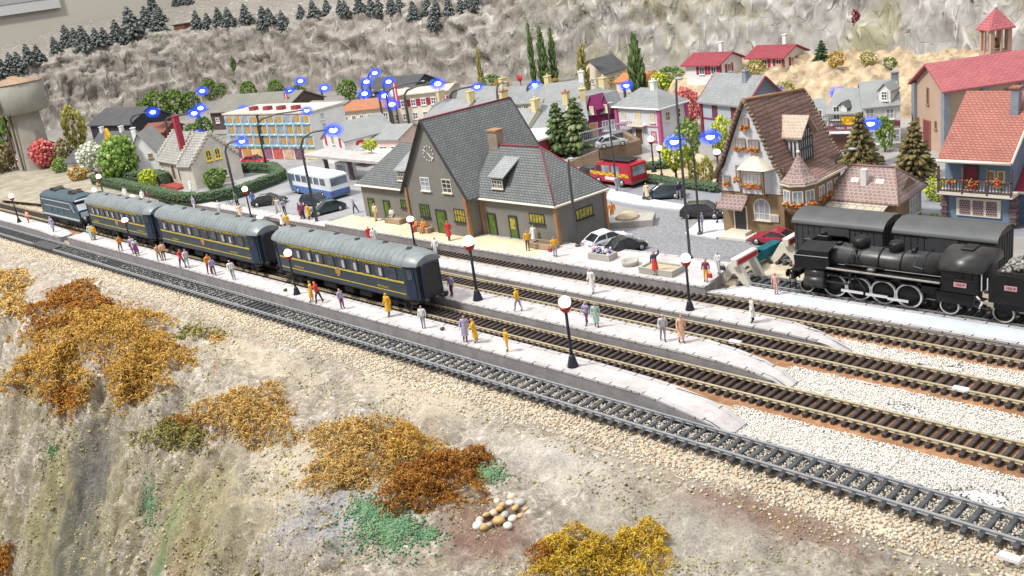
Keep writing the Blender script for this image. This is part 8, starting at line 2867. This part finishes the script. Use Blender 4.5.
for i, (px, py, r_) in enumerate(((160, 120, 12), (178, 116, 11), (193, 113, 9), (148, 122, 9), (206, 138, 9), (196, 142, 8), (213, 100, 9), (226, 98, 7), (250, 100, 8), (277, 96, 7), (300, 104, 8), (350, 100, 9), (58, 118, 9), (90, 112, 8))):
 round_tree('bushy_tree', 'bushy green tree in the shade along the foot of the cliff', px, py, r_, LM_GREEN, 'footbush%d' % (i % 3), .3, 1.1, group='green trees along the cliff foot', n=360)
for i, (px, py, r_, m, l) in enumerate(((420, 92, 7, LM_OLIVE, 'olive bush below the thin cypress at the cliff foot'), (433, 92, 7, LM_GREEN, 'dark green bush next to the olive one at the cliff foot'), (447, 95, 8, LM_AUTUMN, 'orange brown bush at the cliff foot left of the leaning cypress'),
          (493, 90, 9, LM_GREEN, 'dark green bush right of the leaning olive cypress'), (503, 94, 9, LM_AUTUMN, 'low orange bush in front of the dark green one'), (555, 88, 6, LM_AUTUMN, 'orange bush at the foot of the cypress group'),
          (606, 88, 10, LM_AUTUMN, 'wide orange and green bush in front of the cottage'), (662, 92, 11, LM_LIME, 'yellow green bush left of the hillside houses'), (672, 90, 13, LM_GREEN, 'dark green tree left of the first hillside house'),
          (654, 84, 8, LM_AUTUMN, 'reddish bush behind the pointed dark cypress'), (700, 103, 7, LM_AUTUMN, 'orange bush on the slope below the hillside house'), (786, 98, 9, LM_OLIVE, 'yellow green bush behind the hotel ridge'),
          (757, 76, 9, LM_OLIVE, 'low green bush between the two hillside houses'), (836, 66, 8, LM_AUTUMN, 'yellow bush on top of the sandy mound'), (868, 64, 7, LM_OLIVE, 'low olive bush on the mound top'), (890, 68, 6, LM_GREEN, 'dark green cushion on the mound near the hall'))):
 hit = MOUND_BVH.ray_cast(CAM_P, ray(px, py + 3).normalized())[0] if px > 690 else None
 zz = hit.z if hit is not None else 0
 round_tree('shrub', l, px, py + 2, r_, m, 'hill%d' % i, .15, 1.0, zz, n=260, cat='bush')
round_tree('flowering_tree', 'round pink red tree between the villa and the red trimmed house', 689, 130, 14, LM_PINK, 'pinktree', .5, 1.35)
round_tree('lime_tree', 'lime yellow round tree behind the park lamps', 677, 182, 14, LM_LIME, 'limetree', 1.1, 1.25)
round_tree('round_tree', 'darker green tree touching the lime yellow one', 689, 168, 12.5, LM_ROUND, 'parkgreen', .9, 1.5)
round_tree('lime_tree', 'bright yellow green tree close to the hotel gable', 723, 160, 11, LM_LIME, 'limetree2', 1.0, 1.5)
round_tree('shrub', 'slim olive green bush in the park left of the hotel', 708, 186, 7, LM_OLIVE, 'slimbush', .2, 2.2, cat='bush')
round_tree('shrub', 'narrow olive bush behind the double street lamp', 695, 182, 6.5, LM_OLIVE, 'slimbush2', .2, 1.8, cat='bush')
round_tree('shrub', 'yellow orange bush right behind the red van', 629, 180, 8, LM_AUTUMN, 'vanbush', .1, 1.0, cat='bush')
round_tree('shrub', 'yellow shrub beside the balcony house', 936, 200, 9, LM_LIME, 'yellowshrub', .1, 1.2, cat='bush')
round_tree('shrub', 'low green ground plants at the corner of the balcony house', 934, 220, 6, LM_ROUND, 'lowgreen', .05, .5, cat='bush')
round_tree('young_tree', 'small pale green tree in front of the corner shop house', 885, 152, 8, LM_ROUND, 'paletree', .8, 1.9)
round_tree('shrub', 'yellow plant in the street before the arcade building', 371, 150, 7, LM_LIME, 'yellowplant', .1, .8, 3.2, cat='bush')
CON = [conifer_crown('con%d' % i, LM_DARK, 520, i) for i in range(2)]
SPR = [conifer_crown('spr%d' % i, LM_SPRUCE, 700, 10 + i, .3, .55, .30) for i in range(2)]
BRN = [conifer_crown('brn%d' % i, LM_BROWN, 900, 20 + i, .35, .5, .30) for i in range(2)]
FRO = [conifer_crown('fro%d' % i, LM_FROST, 330, 30 + i, .45, .75, .38, .8) for i in range(4)]
def conifer(name, label, px, py, ty, me, z=0.0, wide=1.0, group=None, h=None):
 g = G(px, py, z)
 H_ = h or HT(px, py, ty, z)
 t = put_tree(name, label, 'tree', g, me, .96, .022, (H_ * wide, H_ * wide, H_), group, limbs=False)
 return t
conifer('spruce', 'left and taller of two pale tipped spruces behind the station', 561, 156, 104, SPR[0], 0, 1.15)
conifer('spruce', 'right of the two pale tipped spruces behind the station', 579, 154, 99, SPR[1], 0, 1.15)
conifer('spruce', 'brown green spruce standing in front of the yellow sign shop', 860, 168, 114, BRN[0], 0, 1.15)
conifer('spruce', 'large brown green spruce in front of the bell tower hall', 914, 178, 122, BRN[1], 0, 1.2)
conifer('spruce', 'dark green conifer on the mound right of the second hillside house', 822, 72, 41, CON[0], 3.5, 1.1)
CY = [cypress_crown('cyp%d' % i, LM_CYP, 420, i, .075) for i in range(2)]
CYO = cypress_crown('cypo', LM_CYPO, 420, 5, .10)
CYW = cypress_crown('cypw', LM_CYP, 520, 6, .17)
def cypress(label, px, py, ty, me, tilt=0.0, wide=1.0, rad=None):
 g = G(px, py, 0)
 H_ = HT(px, py, ty, 0)
 t = put_tree('cypress', label, 'tree', g, me, .9, .012, (H_ * wide, H_ * wide, H_), limbs=False, rz=0)
 t.rotation_euler = (tilt * .7, tilt * .7, 0)
 return t
cypress('left leaning dark cypress of the tall group of three', 535, 84, 24, CY[0], -.14, .8)
cypress('tallest middle cypress of the group of three', 546, 86, 28, CY[1], 0, 1.3)
cypress('right cypress of the tall group of three', 556, 84, 29, CY[0], -.05, 1.0)
cypress('olive brown column shaped tree left of the cottage', 586, 96, 44, CYO, 0, 1.3)
cypress('dark pointed cypress with a broad foot right of the cottage', 639, 94, 36, CYW, -.03, 1.0)
cypress('thin dark cypress above the grey warehouse', 417, 82, 41, CY[1], 0, .8)
cypress('thin leaning olive cypress left of the dark green bush', 483, 92, 48, CYO, -.12, .8)
cypress('left of two green poplars behind the long hall', 231, 96, 60, CY[0], 0, 1.5)
cypress('right of two green poplars behind the long hall', 240, 96, 58, CY[1], 0, 1.5)
_mo = bpy.data.objects['mountain']
_bvh = BVHTree.FromPolygons([v.co for v in _mo.data.vertices], [tuple(p.vertices) for p in _mo.data.polygons])
FRL = 'small frosted dark conifer standing in the row of trees along the cliff top'
def on_mountain(px, py):
 v = ray(px, py).normalized()
 h = _bvh.ray_cast(CAM_P, v)
 return h[0]
RIMT = [(4, 78, 17), (13, 71, 15), (21, 73, 17), (30, 64, 16), (40, 62, 14), (56, 51, 12), (69, 46, 17), (77, 46, 15), (86, 49, 19), (98, 46, 15), (106, 44, 14), (119, 42, 18), (126, 44, 14), (134, 38, 25), (148, 27, 17), (154, 13, 15), (160, 31, 17), (161, 22, 14),
  (198, 27, 14), (209, 28, 13), (220, 25, 15), (230, 25, 15), (247, 24, 17), (265, 27, 18), (271, 24, 14), (284, 28, 15), (302, 18, 12), (314, 16, 14), (328, 14, 13), (341, 13, 12), (346, 15, 13), (360, 11, 14), (372, 13, 14), (380, 14, 14), (392, 12, 15), (400, 9, 12), (414, 18, 15), (428, 14, 14), (434, 27, 16), (437, 15, 14), (450, 14, 15), (461, 10, 12), (468, 6, 12), (474, 8, 12), (478, 2, 12),
  (182, 5, 10), (190, 4, 10), (176, 6, 9)]
for i, (px, py, h) in enumerate(RIMT):
 g = None
 for dy in range(0, 14):
  g = on_mountain(px, py + dy)
  if g is not None and dy >= 0:
   break
 if g is None:
  continue
 H_ = h * 1.12 * (g - CAM_P).length / CAM_F
 put_tree('frosted_conifer', FRL, 'tree', g - Vector((0, 0, .25)), FRO[i % 4], .9, .03, (H_ * 1.05, H_ * 1.05, H_), 'frosted conifers along the cliff top', limbs=False)
g = on_mountain(183, 29)
if g:
 t = thing('mountain_hut', 'tiny brown hut with a flat roof on the cliff rim among the frosted conifers', 'hut', g, .3)
 b = MB(); t.scale = (.7, .7, .55); b.box((0, 0, .9), (4.5, 3, 2.0)); b.build('wall', mat('hut_brown', (.16, .07, .045), .8), t)
 b = MB(); b.box((0, 0, 2.0), (5.6, 3.8, .3)); b.build('roof', DKW, t)
g = on_mountain(856, 19)
if g:
 t = thing('red_bush', 'small dark red plant growing in the pale cliff face', 'plant', g)
 p, s = foliage_blobs(160, .55, .55, 1.0, .2, .08, .16, .4, 4)
 scatter('leaves', MIX, p, s, rand_rot(160), leafmat('dark_red_leaves', [(.22, .02, .04), (.30, .04, .06), (.14, .01, .03)]), t)
# ---------------- hedges
LM_HEDGE = leafmat('hedge_green', [(.07, .11, .06), (.10, .15, .08), (.05, .08, .045), (.13, .18, .10)])
def hedge(label, pts, w, h, m=None, core=None, name='hedge', loc=None, z0=0.0, fl=1.0):
 P = [Vector((p.x, p.y, 0)) for p in pts]
 o = P[0]
 t = thing(name, label, 'hedge', (o.x, o.y, z0))
 b = MB()
 b.tube([p - o + Vector((0, 0, h * .5)) for p in P], w * .5, 4)
 L = sum((q - p).length for p, q in zip(P, P[1:]))
 n = int(L * 190)
 pos, nor = [], []
 for _ in range(n):
  u = RNG.uniform(0, L)
  for p, q in zip(P, P[1:]):
   l = (q - p).length
   if u <= l:
    break
   u -= l
  d = (q - p).normalized()
  s = Vector((-d.y, d.x, 0))
  a = RNG.uniform(-.15, PI + .15)
  k = 1.0 / max(abs(math.cos(a)), abs(math.sin(a)), .01)
  c = p + d * u + s * (math.cos(a) * k * w * .5) - o
  pos.append((c.x, c.y, h * .5 + (math.sin(a) * k) * h * .5 if math.sin(a) > -.2 else .1))
 pos = np.array(pos) + RNG.normal(0, .03, (len(pos), 3))
 b = MB()
 for p, q in zip(P, P[1:]):
  d = (q - p)
  c = (p + q) / 2 - o
  b.box((c.x, c.y, h / 2 - .03), (d.length + w * .7, w * .86, h - .08), 0, math.atan2(d.y, d.x))
 b.build('hedge_core', core or mat('hedge_core', (.055, .085, .05), .9, .3, 3), t)
 sc = scatter('leaves', ICOS[:4], pos, RNG.uniform(.07, .14, len(pos)) * fl, rand_rot(len(pos)), m or LM_HEDGE, t)
 return t
hedge('long trimmed grey green hedge around the chapel garden', [G(96, 184), G(140, 194), G(180, 203.5), G(198, 205), G(238, 198), G(276, 184), G(283, 180), G(274, 173), G(246, 172)], 1.0, 1.2)
hedge('dark green hedge behind the big round tree, left of the chapel', [G(128, 185), G(160, 183), G(168, 186)], 1.0, 1.6)
hedge('low blue green hedge along the street below the park', [G(644, 181.5), G(680, 187), G(718, 192)], .8, .6)
hedge('low green hedge beyond the park lamps', [G(640, 170), G(668, 168)], .8, .6)
tz_ = mat('teal_core', (.01, .13, .16), .9, .2, 3)
hedge('teal block shaped hedge beside the near buffer stop', [G(738, 271), G(757, 260.5), G(775, 251)], .8, .75, leafmat('teal_flock', [(.01, .17, .21), (.02, .23, .27), (.01, .11, .14)]), tz_, fl=.15)
t = thing('log_stack', 'stack of pinkish logs lying beside the big round tree', 'log stack', G(113, 185), .35)
for j, (y, z) in enumerate(((-.5, .3), (.1, .3), (.7, .3), (-.2, .75), (.4, .75))):
 b = MB(); b.tube([(-2.2, y, z), (2.2, y, z)], .28, 8); b.build('log', mat('pinkish_log', (.52, .30, .18), .8, .2, 1), t)
# ---------------- dried moss on the rock
M_MOSS = {
 'gold': leafmat('golden_moss', [(.60, .35, .07), (.70, .45, .11), (.45, .23, .045), (.76, .53, .17), (.27, .12, .025), (.64, .38, .08)], .9),
 'rust': leafmat('rust_moss', [(.44, .17, .03), (.56, .27, .05), (.26, .09, .02), (.62, .34, .07), (.16, .06, .02)], .9),
 'straw': leafmat('straw_moss', [(.68, .44, .13), (.78, .55, .20), (.50, .28, .07), (.82, .63, .28), (.34, .17, .04)], .9),
 'green': leafmat('olive_moss', [(.30, .28, .07), (.42, .37, .12), (.16, .16, .04), (.52, .44, .18), (.11, .09, .03)], .9),
 'yellow': leafmat('yellow_moss', [(.70, .46, .04), (.80, .58, .08), (.52, .31, .03), (.84, .66, .14), (.36, .18, .02)], .9)}
def moss(label, lobes, dens=1.0):
 """lobes: (px, py, rx, ry, kind, height) ellipses in the photo, laid on the slope"""
 t = None
 for (px, py, rx, ry, kind, hh) in lobes:
  c = T(px, py)
  k = (c - CAM_P).length / CAM_F
  if t is None:
   t = thing('moss_clump', label, 'moss', c)
  n = int(rx * ry * 1.9 * dens)
  sc_ = [(RNG.uniform(-.85, .85), RNG.uniform(-.85, .85), RNG.uniform(.22, .42)) for _ in range(16)]
  a = RNG.uniform(0, 2 * PI, n)
  q = 1.12 * RNG.uniform(0, 1, n) ** .68
  pos, dr = [], []
  for i in range(n):
   wob = 1 + .22 * math.sin(a[i] * 3 + px) + .13 * math.sin(a[i] * 7 + py)
   p = T(px + rx * q[i] * wob * math.cos(a[i]), py + ry * q[i] * wob * math.sin(a[i]))
   dome = hh * math.sqrt(max(0, 1 - q[i] ** 2)) * (.30 + 1.25 * max([max(0, 1 - ((q[i] * math.cos(a[i]) - u_) ** 2 + (q[i] * math.sin(a[i]) - v_) ** 2) / w_ ** 2) for u_, v_, w_ in sc_]) ** .5)
   pos.append((p.x, p.y, p.z + dome * RNG.uniform(.55, 1.0) - .05))
   dr.append((RNG.normal(0, .8), RNG.normal(0, .8), RNG.normal(.15, .6)))
  pos = np.array(pos) - np.array(c)
  t0 = np.array(t.location) - np.array(c)
  s = RNG.uniform(6, 12, n) * k
  sc = np.stack([s * .95, s * .95, s], 1)
  scatter('foliage', STRANDS, pos - t0, sc, dir_rot(np.array(dr)), M_MOSS[kind], t)
moss('largest moss clump, golden and brown, spreading over the rock at the left', [(75, 312, 46, 24, 'rust', .9), (105, 338, 66, 28, 'gold', 1.2), (50, 372, 38, 28, 'gold', .8), (134, 384, 30, 22, 'gold', .9), (158, 356, 34, 20, 'gold', .8), (66, 400, 18, 16, 'rust', .5)])
moss('straw coloured moss at the left edge of the photo above the largest clump', [(10, 285, 20, 14, 'straw', .7), (12, 308, 18, 12, 'straw', .5)])
moss('oval straw yellow moss cushion right of the largest clump', [(250, 418, 47, 27, 'straw', 1.0)], 1.2)
moss('small olive green and brown moss patch between the two golden clumps', [(175, 436, 36, 16, 'green', .4), (186, 424, 18, 9, 'rust', .3)], .8)
moss('brown and golden moss clump above the green flock patch', [(362, 448, 46, 27, 'straw', .9), (410, 452, 34, 22, 'gold', .8), (340, 478, 40, 16, 'straw', .5), (445, 480, 46, 22, 'rust', .8), (415, 495, 36, 22, 'rust', .8), (478, 460, 16, 10, 'rust', .5)], 1.15)
moss('bright yellow moss clump at the bottom edge right of the pebbles', [(585, 566, 55, 28, 'yellow', .9), (640, 552, 34, 24, 'yellow', .7), (545, 556, 16, 14, 'rust', .4)], 1.1)
moss('scrap of brown moss at the lower left corner', [(4, 560, 10, 14, 'rust', .3)])
moss('thin dry twigs of moss lying near the gravel right of the largest clump', [(196, 333, 26, 8, 'green', .15), (215, 338, 10, 5, 'gold', .15)], .7)
LM_FLOCK = leafmat('green_flock', [(.09, .22, .11), (.14, .30, .16), (.06, .15, .08), (.20, .36, .22), (.25, .28, .14)], .9)
pos = []
for (px, py, rx, ry, n) in ((390, 528, 40, 27, 2600), (365, 510, 20, 16, 800), (488, 474, 20, 10, 700), (150, 505, 10, 26, 500), (52, 452, 8, 12, 160), (430, 535, 14, 8, 300)):
 for _ in range(n):
  a, q = RNG.uniform(0, 2 * PI), min(1.5, abs(RNG.normal(0, .62)))
  p = T(px + rx * q * math.cos(a) * (1 + .2 * math.sin(3 * a)), py + ry * q * math.sin(a))
  pos.append((p.x, p.y, p.z + RNG.uniform(0, .05)))
pos = np.array(pos)
s = RNG.uniform(.03, .075, len(pos))
o = scatter('green_flock', ICOS[:4] + OCTAS[:4], pos, s, rand_rot(len(pos)), LM_FLOCK)
o['kind'] = 'stuff'
n = 60000
pos = []
for _ in range(n):
 x = RNG.uniform(-85, -8)
 y = RNG.uniform(8, 29.5)
 if noise.noise((x * .25, y * .35, 3)) + .4 * noise.noise((x, y, 1)) + (.22 if x < -36 and y < 23.5 else 0) > .12:
  h_ = FG_BVH.ray_cast(Vector((x, y, 20)), Vector((0, 0, -1)))[0]
  if h_:
   pos.append((x, y, h_.z + .01))
pos = np.array(pos)
s = RNG.uniform(.018, .055, len(pos)) * np.exp(RNG.normal(0, .35, len(pos))) * np.where((pos[:, 0] < -36) & (pos[:, 1] < 23.5), 1.3, 1.0)
o = scatter('grit', OCTAS, pos, s, rand_rot(len(pos)), leafmat('olive_grit', [(.42, .36, .14), (.50, .42, .22), (.16, .13, .08), (.66, .58, .42), (.09, .08, .06), (.48, .43, .14), (.30, .26, .16)], .85))
o['kind'] = 'stuff'
PB = [mat('pebble_%s' % nm, c, .5, .15, 4) for nm, c in (('cream', (.62, .52, .38)), ('tan', (.50, .34, .18)), ('white', (.70, .66, .58)), ('ochre', (.55, .36, .14)), ('grey', (.42, .40, .37)))]
PL_ = [(497, 502), (503, 508), (510, 504), (516, 511), (505, 516), (494, 514), (487, 518), (513, 520), (499, 522), (489, 526), (480, 521), (521, 517), (508, 527), (483, 529), (520, 504), (512, 498), (526, 510), (478, 527), (500, 512)]
for i, (px, py) in enumerate(PL_):
 p = T(px, py)
 b = MB()
 r = rnd.uniform(.14, .24)
 b.M = Matrix.Rotation(rnd.uniform(0, 6), 4, 'Z') @ Matrix.Rotation(rnd.uniform(-.4, .4), 4, 'X')
 b.ball((0, 0, 0), (r * rnd.uniform(1.0, 1.5), r, r * .72), 12, 8)
 o = b.build('pebble', PB[i % 5], None, p + Vector((0, 0, r * .35 + (.12 if i in (1, 3, 6, 18) else 0))))
 tag(o, 'smooth rounded pebble in the small heap right of the brown moss', 'pebble', 'pebbles in the heap by the moss')
# ------------------------------------------------------------------ lamps
M_POST = mat('lamp_black', (.018, .018, .03), .45, .15, 2)
M_GLOBE = emit('lit_globe', (1.0, .90, .78), 3.2)
M_COLLAR = mat('red_collar', (.28, .02, .02), .4)
M_GREYP = mat('grey_lamp_post', (.085, .088, .09), .5, .1, 1)
def globe_lamp():
 t = thing('globe_lamp', '', 'lamp post')
 b = MB(); b.lathe([(.30, 0), (.27, .1), (.16, .5), (.10, .62)], 10); b.build('base', M_POST, t)
 b = MB(); b.lathe([(.085, .6), (.075, 2.9)], 10); b.build('post', M_POST, t)
 b = MB(); b.lathe([(.10, 2.85), (.24, 3.0), (.31, 3.16), (.27, 3.2)], 14); b.build('collar', M_COLLAR, t)
 b = MB(); b.ball((0, 0, 3.42), .31, 18, 12); b.build('globe', M_GLOBE, t)
 return t
LP = [((297, 294), P1, 253, 'lit globe lamp on the near platform in front of the last coach'), ((573, 366), P1, 302, 'tallest lit globe lamp, on the near platform right of the train'),
  ((478, 299.5), P1, 241, 'lit globe lamp on the middle platform in front of the station'), ((690, 309.5), .24, 258, 'lit globe lamp on the far platform near the maroon coat'),
  ((415.5, 249), .24, 219, 'lit globe lamp on the far platform before the station bench'), ((252, 220), .24, 189, 'lit globe lamp on the far platform beside the left plaza'),
  ((19.5, 222.5), .3, 196, 'lit globe lamp on the greenish ramp platform at the left edge'), ((132, 246), P1, 220, 'lit globe lamp in front of the first coach'),
  ((265, 239), .24, 217, 'lit globe lamp showing over the coach gap'), ((106, 203), .24, 176.5, 'lit globe lamp in front of the chapel hedge'), ((101, 215), .24, 190, 'lit globe lamp behind the front end of the first coach'),
  ((138, 219), .24, 197, 'lit globe lamp behind the first coach roof, between white figures'),
  ((654, 172), 0, 139, 'left lit globe lamp of the two in the park'), ((662, 178.5), 0, 148, 'right lit globe lamp of the two in the park'), ((719, 182), 0, 152, 'lit globe lamp close to the hotel gable')]
gl = globe_lamp()
for i, ((px, py), z, ty, lab) in enumerate(LP):
 h = HT(px, py, ty, z)
 g = G(px, py, z)
 s = (.92 + .08 * h / 3.4, .92 + .08 * h / 3.4, h / 3.42)
 o = gl if i == 0 else copy_tree(gl)
 tag(o, lab, 'lamp post', 'lit globe lamps')
 o.location = g
 sg = s[2]
 o.scale = (sg, sg, sg) if .8 < sg < 1.35 else (1, 1, sg)
M_LED = emit('led_white', (.80, .92, 1.0), 14.0)
M_LEDB = emit('led_blue_halo', (.03, .11, 1.0), 1.5, .85)  # blue emission thinning at the rim, imitates glare around the bulb
M_HEADG = mat('lamp_head_grey', (.30, .33, .36), .4, .1, 2)
def street_lamp(label, px, py, hx, hy, glow=1.0, blue=True, group=None, z=0.0, both=False, lit=True, arm=None, thick=.12):
 """curved street lamp with its foot at (px,py) and its head at (hx,hy) of the photo"""
 g = G(px, py, z)
 h = HT(px, py, hy, z)
 k = (g - CAM_P).length / CAM_F
 q = Vector((g.x, g.y, z + h)) - CAM_P
 x0 = 512 + CAM_F * q.dot(_r) / q.dot(_d)
 dx = (hx - x0) * k
 side = Vector((_r.x, _r.y, 0)).normalized()
 if abs(dx) < .25:
  dx = .25
 t = thing('street_lamp', label, 'street lamp', g, 0, group)
 e = side * dx
 b = MB()
 b.tube([(0, 0, 0), (0, 0, h * .86), e * .12 + Vector((0, 0, h * .95)), e * .45 + Vector((0, 0, h * 1.0)), e + Vector((0, 0, h + .02))], [thick * 1.25, thick, thick * .9, thick * .8, thick * .7], 7)
 b.build('post', M_GREYP, t)
 b = MB(); b.lathe([(.22, 0), (.2, .12), (.12, .2)], 10); b.build('foot', M_GREYP, t)
 for s in ((1, -1) if both else (1,)):
  ee = e * s
  if s < 0:
   b = MB(); b.tube([(0, 0, h * .9), ee * .5 + Vector((0, 0, h * 1.0)), ee + Vector((0, 0, h + .02))], thick * .7, 6); b.build('arm', M_GREYP, t)
  b = MB(); b.ball((0, 0, .06), (.34, .2, .10), 10, 6)
  hd = b.build('lamp_head', M_HEADG, t, ee * 1.06 + Vector((0, 0, h)))
  if lit:
   r = .32 * glow
   b = MB(); b.ball((0, 0, -.10), (r, r, r * .62), 14, 8); b.build('bulb', M_LED, hd)
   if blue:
    b = MB(); b.ball((0, 0, -.10), (r * 2.9, r * 2.9, r * 2.2), 16, 10); b.build('lens', M_LEDB, hd)  # no real lens: added glow shell that imitates the halo of the bulb
 return t
SLG = 'lit blue white street lamps of the town'
SL = 'lit street lamp with a blue white glow above the town roofs'
TOWN = [((139, 152), (150, 115)), ((172, 148), (191, 117)), ((200, 128), (201, 92)), ((205, 140), (200, 108)), ((212, 178), (199, 135)), ((246, 140), (243, 110)), ((287, 152), (287, 117)), ((252, 152), (266, 121)), ((292, 122), (290, 92)),
  ((303, 112), (300, 81)), ((326, 114), (324, 88)), ((368, 120), (366, 82)), ((374, 110), (374, 73.5)), ((388, 112), (388, 82)), ((385, 130), (384, 96)), ((364, 125), (364, 94)), ((396, 138), (391, 104)), ((412, 140), (435, 88)), ((456, 132), (475, 90)),
  ((531, 118), (534, 85)), ((628, 124), (626, 85)), ((628, 138), (632, 101)), ((772, 125), (774, 91)), ((834, 128), (837, 92)), ((868, 164), (870, 123))]
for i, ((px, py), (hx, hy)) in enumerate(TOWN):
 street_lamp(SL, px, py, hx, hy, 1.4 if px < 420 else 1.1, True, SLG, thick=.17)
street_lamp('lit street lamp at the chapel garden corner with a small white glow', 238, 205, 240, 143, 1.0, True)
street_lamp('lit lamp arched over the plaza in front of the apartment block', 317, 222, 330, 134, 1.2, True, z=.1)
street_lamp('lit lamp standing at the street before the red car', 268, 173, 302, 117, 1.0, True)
street_lamp('unlit curved lamp with a pale arm above the cream building, behind the clock gable', 396, 150, 420, 87, 1, False, lit=False)
street_lamp('unlit curved lamp arched above the terrace chimneys', 505, 150, 505, 84, 1, False, lit=False)
street_lamp('tall unlit lamp mast rising before the station right wing', 578, 246, 566, 160, 1, False, z=P1, lit=False, thick=.1)
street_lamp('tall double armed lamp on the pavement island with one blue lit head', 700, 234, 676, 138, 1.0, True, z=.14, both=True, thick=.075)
street_lamp('thin tall lamp mast between the far globe lamp and the hotel', 690, 258, 672, 80, 1, False, lit=False, z=.45, thick=.08)
street_lamp('thin lamp mast in front of the hotel annex', 838, 222, 850, 152, 1, False, lit=False, thick=.06)
street_lamp('thin lamp mast before the retaining wall', 617, 192, 610, 104, 1, False, lit=False, thick=.07)
for i, (px, py, ty, lab) in enumerate(((288, 112, 93, 'red and white banner pole left of the long hall roof'), (397, 112, 82, 'red banner pole behind the cream arcade'))):
 g = G(px, py, 2)
 h = HT(px, py, ty, 2)
 t = thing('banner_pole', lab, 'banner', g)
 b = MB(); b.tube([(0, 0, -2), (0, 0, h)], .10, 6); b.build('pole', M_GREYP, t)
 b = MB(); b.box((.45, 0, h * .55), (.85, .06, h * .85)); bn = b.build('banner', RDP, t)
 b = MB(); b.box((.45, -.04, h * .55), (.2, .06, h * .8)); b.build('stripe', M_WHITE, bn)
g = G(522, 92, 0)
t = thing('round_sign', 'small round red sign standing before the cliff left of the cypress group', 'sign', g)
h = HT(522, 92, 78)
b = MB(); b.tube([(0, 0, 0), (0, 0, h)], .09, 6); b.build('post', M_GREYP, t)
b = MB(); b.lathe([(.55, -.04), (.55, .04)], 16, (0, -.1, h), 0, 'y'); b.build('disc', RDP, t)
g = G(232, 207, 0)
t = thing('bicycle', 'thin dark bicycle leaning beside the man in dark green', 'bicycle', g, .2)
for x in (-.5, .5):
 b = MB()
 b.tube([(x + .32 * math.cos(a * PI / 8), 0, .33 + .32 * math.sin(a * PI / 8)) for a in range(17)], .022, 5, 0, False); b.build('wheel', M_BLACK, t)
b = MB(); b.tube([(-.5, 0, .33), (-.1, 0, .8), (.38, 0, .82), (-.02, 0, .3), (-.5, 0, .33)], .02, 5); b.tube([(.5, 0, .33), (.36, 0, .98)], .02, 5); b.tube([(-.02, 0, .3), (-.14, 0, .92)], .02, 5); b.build('frame', M_BLACK, t)
b = MB(); b.tube([(.36, -.22, 1.0), (.36, .22, 1.0)], .02, 5); b.build('handlebar', M_BLACK, t)
b = MB(); b.box((-.14, 0, .94), (.24, .12, .05), 0, 0, .01); b.build('saddle', M_BLACK, t)
g = G(47, 246, -.1)
o = MB().box((0, 0, 0), (5.2, 1.2, .12), 0, 0, .03).build('track_plate', mat('plate_dark_grey', (.07, .07, .07), .7), None, (g.x, g.y, -.02)); tag(o, 'dark rectangular plate lying on the near grey track at the left', 'plate')
for (px, py, lab) in ((961, 388, 'small white block beside the rail of the middle track at the right'), (1010, 556, 'small white block at the near grey rail in the lower right corner'), (735, 341, 'white block lying along the middle track near the platform end')):
 g = G(px, py, 0)
 o = MB().box((0, 0, 0), (.75, .32, .16), 0, 0, .03).build('rail_block', mat('white_plastic', (.75, .76, .80), .4), None, (g.x, g.y, -.05)); tag(o, lab, 'rail block')
for (px, py, lab) in ((442, 330, 'dark scrap on the near platform beside the lilac coat'), (285, 291, 'dark scrap on the near platform left of the lamp foot')):
 g = G(px, py, P1)
 b = MB(); b.ball((0, 0, .08), (.16, .12, .1), 7, 5); b.box((.1, .05, .12), (.14, .1, .16), 0, .4); o = b.build('scrap', mat('scrap_brown', (.12, .08, .06), .9), None, g); tag(o, lab, 'scrap')
# ------------------------------------------------------------------ room light
w = bpy.data.worlds.new('World')
SC.world = w
w.use_nodes = True
bg = w.node_tree.nodes['Background']
bg.inputs[0].default_value = (0.96, 0.97, 1.0, 1)
bg.inputs[1].default_value = 0.62
def area(name, loc, target, sx, sy, power, col):
 l = bpy.data.lights.new(name, 'AREA')
 l.shape = 'RECTANGLE'
 l.size, l.size_y = sx, sy
 l.energy = power
 l.color = col
 o = bpy.data.objects.new(name, l)
 COL.objects.link(o)
 o.location = loc
 o.rotation_euler = (Vector(target) - Vector(loc)).to_track_quat('-Z', 'Y').to_euler()
 return o
area('ceiling_light', (-120, -55, 190), (-70, 65, 0), 36, 36, 690000, (1.0, 0.965, 0.915))
area('ceiling_light', (-40, 60, 120), (-80, 100, 0), 80, 24, 90000, (0.95, 0.97, 1.0))
SC.view_settings.view_transform = 'Standard'
SC.view_settings.look = 'None'
SC.view_settings.exposure = 0
SC.render.engine = 'CYCLES'
SC.cycles.max_bounces = 5
SC.cycles.diffuse_bounces = 3
SC.cycles.transparent_max_bounces = 8
SC.cycles.use_denoising = True
